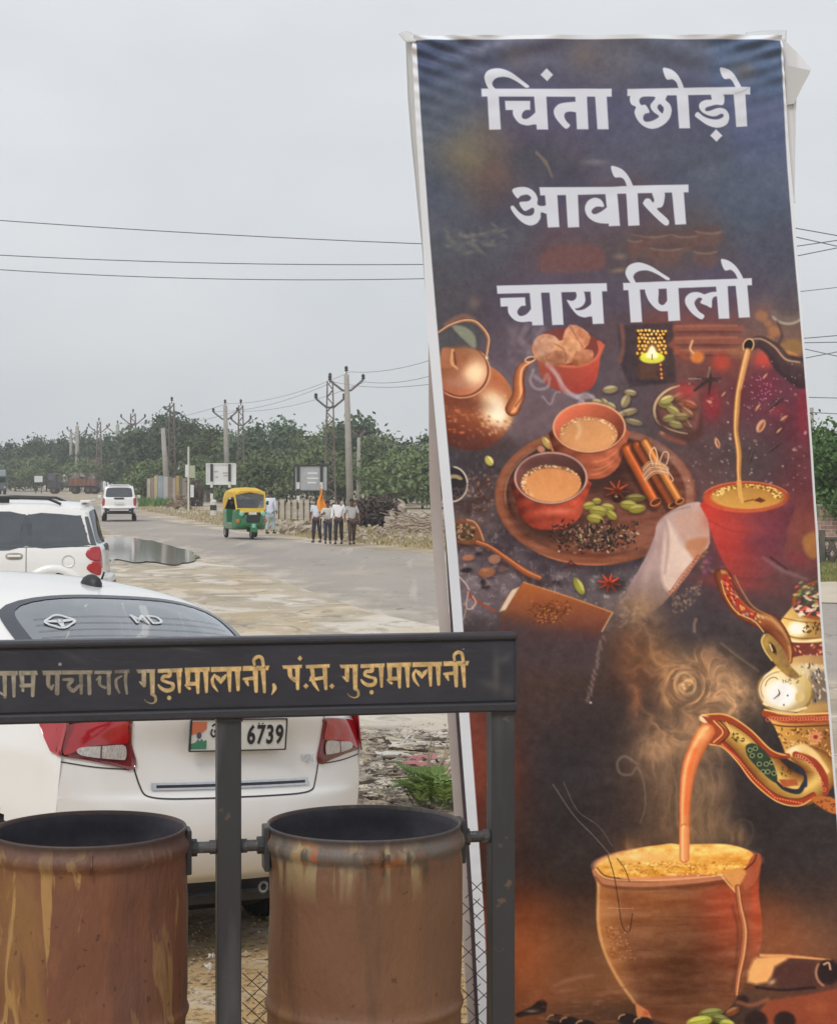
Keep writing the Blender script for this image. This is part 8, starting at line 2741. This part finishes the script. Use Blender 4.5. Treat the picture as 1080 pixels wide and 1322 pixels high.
def copy_tree(o, parent=None):
 c = o.copy()
 COL.objects.link(c)
 c.parent = parent
 for ch in list(o.children):
  copy_tree(ch, c)
 return c


_near = [o for o in COL.objects if o.name == 'suv'][0]
_far = copy_tree(_near)
_far.location = (P(154, 616, 97).x, 97, -.26)
_far.rotation_euler = (0, 0, R(9))
_far.scale = (1.0, 1.0, 1.0)
_far['label'] = 'white off-roader driving away on the road beside the puddle'


# ------------------------------------------------------------------ auto-rickshaw
def loft(bm, rings, cap=True):
 R_ = [[bm.verts.new(p) for p in r] for r in rings]
 for a, b in zip(R_, R_[1:]):
  n = len(a)
  for k in range(n):
   bm.faces.new((a[k], a[(k + 1) % n], b[(k + 1) % n], b[k]))
 if cap:
  bm.faces.new(R_[0][::-1]); bm.faces.new(R_[-1])


def rrect(y, w, z0, z1, r=.08, lean=0.0):
 pts = []
 for cx, cz, a0 in ((w - r, z1 - r, 0), (-w + r, z1 - r, 90), (-w + r, z0 + r, 180), (w - r, z0 + r, 270)):
  for k in range(5):
   a = R(a0 + 22.5 * k)
   pts.append((cx + r * math.cos(a), y + lean * (cz + r * math.sin(a) - z0), cz + r * math.sin(a)))
 return pts


def rickshaw():
 Y = 70.5
 c = P(318, 616, Y)
 t = empty('auto_rickshaw', 'green and yellow three-wheeled auto-rickshaw coming along the road', 'auto-rickshaw', (c.x - .42, Y + 1.2, -.26), R(180 + 17))
 t.scale = (1.0, 1.08, 1.10)
 m_g = mat('green_body_paint', srgb(28, 112, 66), .35, srgb(22, 92, 56), 3, .5, coat=.4)
 m_y = mat('yellow_hood', srgb(222, 184, 62), .6, srgb(206, 164, 52), 2, .5)
 m_gl = mat('pale_green_lens', srgb(150, 206, 180), .2, srgb(120, 180, 150), 9, .4)
 bm = bmesh.new()
 loft(bm, [rrect(0, .60, .38, 1.0), rrect(.3, .65, .33, 1.02), rrect(.85, .66, .31, 1.0), rrect(.95, .66, .31, .56, .06), rrect(1.75, .64, .31, .56, .06), rrect(1.85, .62, .31, 1.0), rrect(2.15, .56, .34, 1.0, .12, -.08), rrect(2.42, .40, .40, .94, .14, -.12), rrect(2.55, .24, .46, .82, .12, -.12)])
 recalc(bm); body = obj('body', bm, m_g, t, False)
 # hood: an arched shell
 bm = bmesh.new(); rings = []
 for y, w, z1, z0 in ((-.02, .58, 1.52, .95), (.08, .62, 1.64, .95), (.5, .645, 1.72, 1.0), (1.2, .65, 1.75, 1.40), (1.75, .63, 1.72, 1.42), (1.98, .60, 1.64, 1.44)):
  rings.append([(-w, y, z0), (-w, y, z0 + (z1 - z0) * .55), (-w * .9, y, z1 - .10), (-w * .6, y, z1 - .02), (0, y, z1), (w * .6, y, z1 - .02), (w * .9, y, z1 - .10), (w, y, z0 + (z1 - z0) * .55), (w, y, z0), (w * .95, y, z0), (w * .85, y, z1 - .14), (0, y, z1 - .05), (-w * .85, y, z1 - .14), (-w * .95, y, z0)])
 loft(bm, rings); recalc(bm)
 obj('hood', bm, m_y, t, False)
 # windscreen with yellow lower band and posts
 bm = bmesh.new()
 for sg in (-1, 1):
  add_tube(bm, [(sg * .53, 2.14, .98), (sg * .57, 1.97, 1.46), (sg * .57, 1.93, 1.60)], .035, 6)
 add_tube(bm, [(-.53, 2.12, 1.02), (0, 2.2, 1.02), (.53, 2.12, 1.02)], .03, 6)
 obj('windscreen_frame', bm, m_y, t)
 bm = bmesh.new(); a = [(-.53, 2.13, 1.04), (0, 2.19, 1.04), (.53, 2.13, 1.04)]; b = [(-.56, 1.98, 1.50), (0, 2.03, 1.54), (.56, 1.98, 1.50)]
 va = [bm.verts.new(p) for p in a]; vb = [bm.verts.new(p) for p in b]
 for k in range(2):
  bm.faces.new((va[k], va[k + 1], vb[k + 1], vb[k]))
 obj('windscreen', bm, glass_mat('rickshaw_glass', (.34, .36, .38), .06), t)
 bm = bmesh.new(); add_box(bm, (0, 2.36, .93), (.92, .08, .16), Matrix.Rotation(R(16), 4, 'X'), .03); obj('yellow_band', bm, m_y, t)
 bm = bmesh.new(); add_box(bm, (0, 2.552, .70), (.5, .03, .24), None, .03); add_box(bm, (0, 2.46, .86), (.6, .05, .10), None, .02); obj('dark_grille', bm, m_trim, t)
 bm = bmesh.new(); add_box(bm, (0, 2.48, .87), (.3, .03, .08)); obj('number_plate', bm, m_plate, t)
 for sg in (-1, 1):
  bm = bmesh.new(); add_lathe(bm, [(.085, 0), (.085, .06), (.06, .08), (.002, .085)], 16, (0, 0, 0), closed=True)
  for v in bm.verts:
   v.co = Vector((v.co.x + sg * .40, 2.40 + v.co.z, v.co.y + .86))
  obj('headlight', bm, m_gl, t)
  bm = bmesh.new(); add_box(bm, (sg * .68, 1.98, 1.22), (.09, .05, .13), None, .02); add_tube(bm, [(sg * .56, 2.0, 1.2), (sg * .66, 1.98, 1.22)], .012, 5); obj('mirror', bm, m_trim, t)
  bm = bmesh.new(); add_lathe(bm, [(.07, -.01), (.07, .02), (.002, .03)], 12, closed=True)
  for v in bm.verts:
   v.co = Vector((v.co.x + sg * .52, 2.32 + v.co.z, v.co.y + .62))
  obj('indicator', bm, mat('amber_lens', srgb(206, 130, 60), .2), t)
 bm = bmesh.new()
 prev = None
 for i in range(13):
  a = math.pi * i / 12
  ring = [bm.verts.new((x, 2.36 + .30 * math.cos(a), .24 + .30 * math.sin(a))) for x in (-.13, -.10, .10, .13)]
  if prev:
   for j in range(3):
    bm.faces.new((prev[j], prev[j + 1], ring[j + 1], ring[j]))
  prev = ring
 o = obj('mudguard', bm, m_g, t); sd = o.modifiers.new('thickness', 'SOLIDIFY'); sd.thickness = .02
 bm = bmesh.new(); add_box(bm, (0, 2.655, .46), (.14, .02, .14), None, .02); obj('green_lamp', bm, m_gl, t)
 for x, y in ((0, 2.36), (-.56, .42), (.56, .42)):
  wheel(t, x if x else .001, y, .235, .11)
 bm = bmesh.new(); add_box(bm, (0, .55, .78), (1.15, .5, .16), None, .04); add_box(bm, (0, .28, 1.08), (1.15, .12, .5), None, .04); add_box(bm, (0, 1.42, .74), (.55, .36, .14), None, .04); obj('seat', bm, mat('brown_seat', srgb(84, 62, 52), .8), t)
 bm = bmesh.new(); add_tube(bm, [(0, 2.1, .6), (0, 1.9, 1.02)], .025, 6); add_tube(bm, [(-.3, 1.82, 1.05), (0, 1.9, 1.02), (.3, 1.82, 1.05)], .02, 6); obj('handlebar', bm, m_trim, t)
 return t


rickshaw()


# ------------------------------------------------------------------ far trucks and hut
def flatbed():
 Y = 262
 a = P(62, 616, Y); b = P(128, 616, Y)
 t = empty('flatbed_truck', 'dark flatbed lorry with a rusty orange tray standing far down the road', 'truck', (a.x, Y, -.3))
 L = b.x - a.x
 m_dk = mat('dark_truck_paint', srgb(62, 62, 66), .5, srgb(48, 48, 52), 2, .6)
 m_or = mat('rusty_orange_tray', srgb(150, 96, 70), .8, srgb(112, 76, 62), 1.5, .8)
 bm = bmesh.new(); add_box(bm, (.8, 0, 1.75), (1.4, 2.2, 2.2), None, .15); add_box(bm, (1.75, 0, 1.2), (.7, 1.9, 1.1), None, .12); obj('cab', bm, m_dk, t)
 bm = bmesh.new(); add_box(bm, (.75, -1.11, 2.25), (.9, .03, .7)); obj('window', bm, m_glass_dark, t)
 bm = bmesh.new(); add_box(bm, (L / 2 + .6, 0, 1.0), (L - 1.4, .9, .25)); obj('chassis', bm, m_trim, t)
 bm = bmesh.new(); add_box(bm, (L * .70, 0, 1.28), (L * .56, 2.3, .18)); add_box(bm, (L * .70, -1.12, 1.75), (L * .56, .08, .75)); add_box(bm, (L * .42, 0, 1.9), (.1, 2.3, 1.1)); obj('tray', bm, m_or, t)
 bm = bmesh.new()
 for k in range(7):
  add_box(bm, (L * (.44 + .085 * k), -1.18, 1.75), (.09, .06, .85))
 obj('tray_stake', bm, m_dk, t)
 bm = bmesh.new(); rs = random.Random(2)
 for k in range(14):
  add_box(bm, (L * rs.uniform(.46, .95), rs.uniform(-.7, .7), 1.8 + rs.uniform(0, .9)), (rs.uniform(.5, 1.3), rs.uniform(.4, 1), rs.uniform(.3, .7)), rs.uniform(0, 3))
 obj('load', bm, mat('mixed_load', srgb(168, 160, 150), .9, srgb(70, 66, 64), .9, .9), t)
 for x in (1.0, L * .55, L * .80, L * .93):
  for y in (-1.0, 1.0):
   w = bpy.data.objects.new('wheel', None); COL.objects.link(w); w.parent = t; w.location = (x, y, .52); w.rotation_euler = (R(90), 0, 0)
   bm = bmesh.new(); add_lathe(bm, [(.3, -.15), (.5, -.15), (.52, 0), (.5, .15), (.3, .15)], 20); obj('tyre', bm, m_rubber, w, True)
   bm = bmesh.new(); add_lathe(bm, [(.01, .02), (.3, .06), (.31, -.1)], 16); obj('rim', bm, m_steel, w, True)
 return t


flatbed()


def left_truck():
 Y = 250
 c = P(3, 616, Y)
 t = empty('box_truck', 'pale blue-grey lorry cut by the left picture edge', 'truck', (c.x, Y, -.3), R(20))
 m_b = mat('pale_blue_truck', srgb(170, 182, 190), .6, srgb(140, 152, 160), 1.5, .6)
 bm = bmesh.new(); add_box(bm, (-.6, 3.2, 2.1), (2.3, 5.6, 2.5), None, .06); obj('cargo_box', bm, m_b, t)
 bm = bmesh.new(); add_box(bm, (-.6, -.5, 1.55), (2.2, 1.6, 2.0), None, .2); obj('cab', bm, mat('dark_cab', srgb(96, 104, 108), .5, srgb(70, 76, 80), 1.5, .6), t)
 bm = bmesh.new(); add_box(bm, (-.6, -1.315, 2.0), (1.8, .03, .7)); obj('windscreen', bm, m_glass_dark, t)
 for sg in (-1, 1):
  bm = bmesh.new(); add_box(bm, (-.6 + sg * .8, -1.32, 1.0), (.3, .05, .22), None, .02); obj('headlight', bm, m_clear, t)
 for x in (-1.5, .3):
  for y in (-.4, 4.6):
   w = bpy.data.objects.new('wheel', None); COL.objects.link(w); w.parent = t; w.location = (x, y, .5); w.rotation_euler = (0, R(90), 0)
   bm = bmesh.new(); add_lathe(bm, [(.3, -.15), (.5, -.15), (.52, 0), (.5, .15), (.3, .15)], 20); obj('tyre', bm, m_rubber, w, True)
   bm = bmesh.new(); add_lathe(bm, [(.01, .0), (.3, .04), (.31, -.04)], 16); obj('rim', bm, m_steel, w, True)


left_truck()


def hut():
 Y = 300
 a, b = P(112, 592, Y), P(130, 640, Y)
 t = empty('roadside_hut', 'small far hut with an orange roof above the flatbed truck', 'hut', ((a.x + b.x) / 2, Y, -.3))
 w = b.x - a.x; h = a.z + .3
 bm = bmesh.new(); add_box(bm, (0, 0, h * .42), (w, 2.4, h * .84)); obj('wall', bm, mat('hut_wall', srgb(176, 166, 156), .9), t)
 bm = bmesh.new(); add_box(bm, (0, -.2, h * .93), (w * 1.15, 3, h * .16), Matrix.Rotation(R(14), 4, 'X')); obj('roof', bm, mat('orange_roof', srgb(190, 116, 84), .8), t)
 bm = bmesh.new(); add_box(bm, (-w * .1, -1.21, h * .34), (w * .3, .03, h * .6)); obj('door', bm, m_trim, t)


hut()


# ------------------------------------------------------------------ people
def skin_mesh(name, verts, edges, m, parent, sub=2):
 """verts: (x, y, z, radius x, radius y); the first one is the root"""
 me = bpy.data.meshes.new(name)
 bm = bmesh.new()
 lay = bm.verts.layers.skin.verify()
 vs = []
 for i, v in enumerate(verts):
  q = bm.verts.new(v[:3])
  q[lay].radius = (v[3], v[4] if len(v) > 4 else v[3])
  q[lay].use_root = (i == 0)
  vs.append(q)
 for a, b in edges:
  bm.edges.new((vs[a], vs[b]))
 bm.to_mesh(me); bm.free()
 me.materials.append(m)
 o = bpy.data.objects.new(name, me); COL.objects.link(o)
 if parent: o.parent = parent
 mo = o.modifiers.new('skin', 'SKIN'); mo.use_smooth_shade = True
 sb = o.modifiers.new('smooth', 'SUBSURF'); sb.levels = sub; sb.render_levels = sub
 return o


m_skin = mat('brown_skin', srgb(120, 84, 66), .6, srgb(104, 72, 58), 8, .4)
m_hair = mat('black_hair', srgb(34, 30, 30), .7, srgb(26, 24, 24), 20, .4)


def person(label, px, py_feet, h, face, shirt, legs, step=.16, armL=None, armR=None, group=None, sleeve=.55, kurta=0.0):
 Y = ground_Y(py_feet)
 c = P(px, 616, Y)
 t = empty('person', label, 'person', (c.x, Y, -.27), face, group)
 t.scale = (h / 1.7,) * 3
 hipz, shz = .88, 1.38
 aL = armL or [(-.23, .02, 1.12), (-.25, -.06, .88)]
 aR = armR or [(.23, .0, 1.12), (.25, -.08, .88)]
 # the figure faces -y
 V = [(0, 0, .92, .15, .11), (0, 0, 1.08, .13, .10), (0, 0, 1.30, .16, .11), (0, 0, 1.43, .07, .06), (0, -.01, 1.50, .052, .055), (0, -.02, 1.58, .078, .095), (0, -.015, 1.66, .072, .085),
         (-.17, 0, shz, .058), aL[0] + (.043,), aL[1] + (.034,), (aL[1][0], aL[1][1] - .02, aL[1][2] - .09, .036, .02),
         (.17, 0, shz, .058), aR[0] + (.043,), aR[1] + (.034,), (aR[1][0], aR[1][1] - .02, aR[1][2] - .09, .036, .02),
         (-.09, -.01, .86, .088), (-.095, -step * .55 - .03, .48, .062), (-.10, -step * .6, .10, .042), (-.10, -step * .6 - .12, .035, .038, .028),
         (.09, .01, .86, .088), (.095, step * .35 - .04, .48, .062), (.10, step * .9, .11, .042), (.10, step * .9 - .12, .04, .038, .028)]
 E = [(0, 1), (1, 2), (2, 3), (3, 4), (4, 5), (5, 6), (2, 7), (7, 8), (8, 9), (9, 10), (2, 11), (11, 12), (12, 13), (13, 14), (0, 15), (15, 16), (16, 17), (17, 18), (0, 19), (19, 20), (20, 21), (21, 22)]
 body = skin_mesh('body', V, E, m_skin, t)
 # face: nose, eyes, ears, hair
 bm = bmesh.new(); add_lathe(bm, [(.085, -.035), (.098, .0), (.095, .05), (.07, .09), (.03, .108), (.002, .112)], 16)
 for v in bm.verts:
  v.co = Vector((v.co.x * .92, v.co.y * 1.05 + .005, v.co.z + 1.625))
 obj('hair', bm, m_hair, t, True)
 bm = bmesh.new()
 for sg in (-1, 1):
  add_box(bm, (sg * .032, -.108, 1.595), (.022, .012, .010))
 add_box(bm, (0, -.112, 1.535), (.04, .01, .010))
 obj('eyes_and_mouth', bm, m_hair, t)
 lerp = lambda a, b, f: tuple(a[i] + (b[i] - a[i]) * f for i in range(3))
 sv = [(0, 0, .90 - kurta, .175 + kurta * .12, .125 + kurta * .05), (0, 0, 1.08, .150, .118), (0, 0, 1.30, .178, .126), (0, 0, 1.425, .082, .07), (-.175, 0, shz, .072), lerp(V[7], aL[0], sleeve / .6 if sleeve < .6 else 1) + (.062,), (.175, 0, shz, .072), lerp(V[11], aR[0], sleeve / .6 if sleeve < .6 else 1) + (.062,)]
 se = [(0, 1), (1, 2), (2, 3), (2, 4), (4, 5), (2, 6), (6, 7)]
 if sleeve > .6:
  sv += [lerp(aL[0], aL[1], .85) + (.05,), lerp(aR[0], aR[1], .85) + (.05,)]; se += [(5, 8), (7, 9)]
 skin_mesh('shirt', sv, se, shirt, t)
 tv = [(0, 0, .93, .158, .118), (-.09, -.01, .84, .100), (-.095, -step * .55 - .03, .48, .076), (-.10, -step * .6, .12, .060), (.09, .01, .84, .100), (.095, step * .35 - .04, .48, .076), (.10, step * .9, .13, .060)]
 skin_mesh('trousers', tv, [(0, 1), (1, 2), (2, 3), (0, 4), (4, 5), (5, 6)], legs, t)
 for sg, i in ((-1, 18), (1, 22)):
  bm = bmesh.new(); v = V[i]; add_box(bm, (v[0], v[1] + .04, .035), (.085, .25, .07), None, .025); obj('shoe', bm, m_trim, t)
 return t


m_sh_white = mat('white_cotton_shirt', srgb(236, 236, 236), .9, srgb(222, 222, 226), 5, .5)
m_sh_blue = mat('pale_blue_shirt', srgb(214, 222, 234), .9, srgb(196, 204, 218), 5, .5)
m_sh_grey = mat('grey_shirt', srgb(186, 184, 184), .9, srgb(140, 138, 140), 5, .5)
m_sh_cream = mat('pale_check_shirt', srgb(224, 222, 214), .9, srgb(150, 152, 156), 30, .6)
m_tr_dark = mat('dark_trousers', srgb(58, 54, 60), .9, srgb(46, 44, 50), 5, .5)
m_tr_brown = mat('brown_trousers', srgb(82, 66, 60), .9, srgb(66, 54, 50), 5, .5)
m_tr_navy = mat('navy_trousers', srgb(66, 70, 90), .9, srgb(52, 56, 74), 5, .5)
m_tr_blue = mat('light_blue_pyjama', srgb(164, 186, 196), .9, srgb(146, 168, 180), 5, .5)
GRP = 'people walking along the road edge'
person('person in a pale blue shirt carrying an orange flag, leftmost of the walking group', 409, 701.5, 1.58, R(-14), m_sh_blue, m_tr_dark, .18, armR=[(.26, -.10, 1.15), (.20, -.30, 1.22)], group=GRP)
person('person in a pale check shirt with raised forearms beside the flag bearer', 423, 703, 1.48, R(8), m_sh_cream, m_tr_navy, .10, armL=[(-.26, -.04, 1.14), (-.14, -.26, 1.26)], armR=[(.26, -.04, 1.14), (.12, -.26, 1.28)], group=GRP)
person('tallest walking person, in a white shirt and black trousers', 437, 703.5, 1.62, R(-4), m_sh_white, m_tr_dark, .16, group=GRP, sleeve=.9)
person('person in a grey shirt and brown trousers, rightmost of the walking group', 454, 704, 1.56, R(12), m_sh_grey, m_tr_brown, .24, armL=[(-.26, .05, 1.13), (-.27, -.04, .90)], armR=[(.25, -.05, 1.13), (.27, -.14, .90)], group=GRP)
person('person in a long pale shirt and light blue trousers walking behind the auto-rickshaw', 349, 690, 1.74, R(160), m_sh_blue, m_tr_blue, .16, kurta=.28, sleeve=.9)


def flag():
 Y = ground_Y(701.5) - .42
 c = P(412.8, 616, Y)
 t = empty('orange_flag', 'orange cloth flag held upright by the leftmost walking person', 'flag', (c.x, Y, -.27))
 bm = bmesh.new(); add_tube(bm, [(.0, 0, .62), (.02, 0, 2.05)], .014, 6); obj('flag_pole', bm, m_branch, t)
 n = 16
 U, Vv = np.meshgrid(np.linspace(0, 1, n), np.linspace(0, 1, n))
 x = -.05 + U * (.14 + .30 * Vv) + .05 * np.sin(Vv * 7 + U * 3)
 z = 1.95 - Vv * (.85 + .25 * U) - U * .10
 y = .05 * np.sin(U * 9 + Vv * 4)
 o = obj_np('cloth', np.stack([x, y, z], -1).reshape(-1, 3), grid_faces(n, n), mat('orange_cloth', srgb(244, 164, 64), .8, srgb(226, 136, 50), 6, .5), t)
 sd = o.modifiers.new('thickness', 'SOLIDIFY'); sd.thickness = .01


flag()
# ------------------------------------------------------------------ the hazy air of an overcast day
bm = bmesh.new()
add_box(bm, (0, 175, 10.2), (850, 490, 24.4))
m_haze = bpy.data.materials.new('haze_air')
m_haze.use_nodes = True
nt = m_haze.node_tree
nt.nodes.clear()
h_out = nt.nodes.new('ShaderNodeOutputMaterial')
h_vol = nt.nodes.new('ShaderNodeVolumePrincipled')
h_vol.inputs['Color'].default_value = (1.0, 1.0, 1.0, 1)
h_vol.inputs['Density'].default_value = 0.0008
h_vol.inputs['Anisotropy'].default_value = 0.2
nt.links.new(h_vol.outputs[0], h_out.inputs['Volume'])
tag(obj('haze', bm, m_haze), 'thin grey haze in the air', kind='stuff')
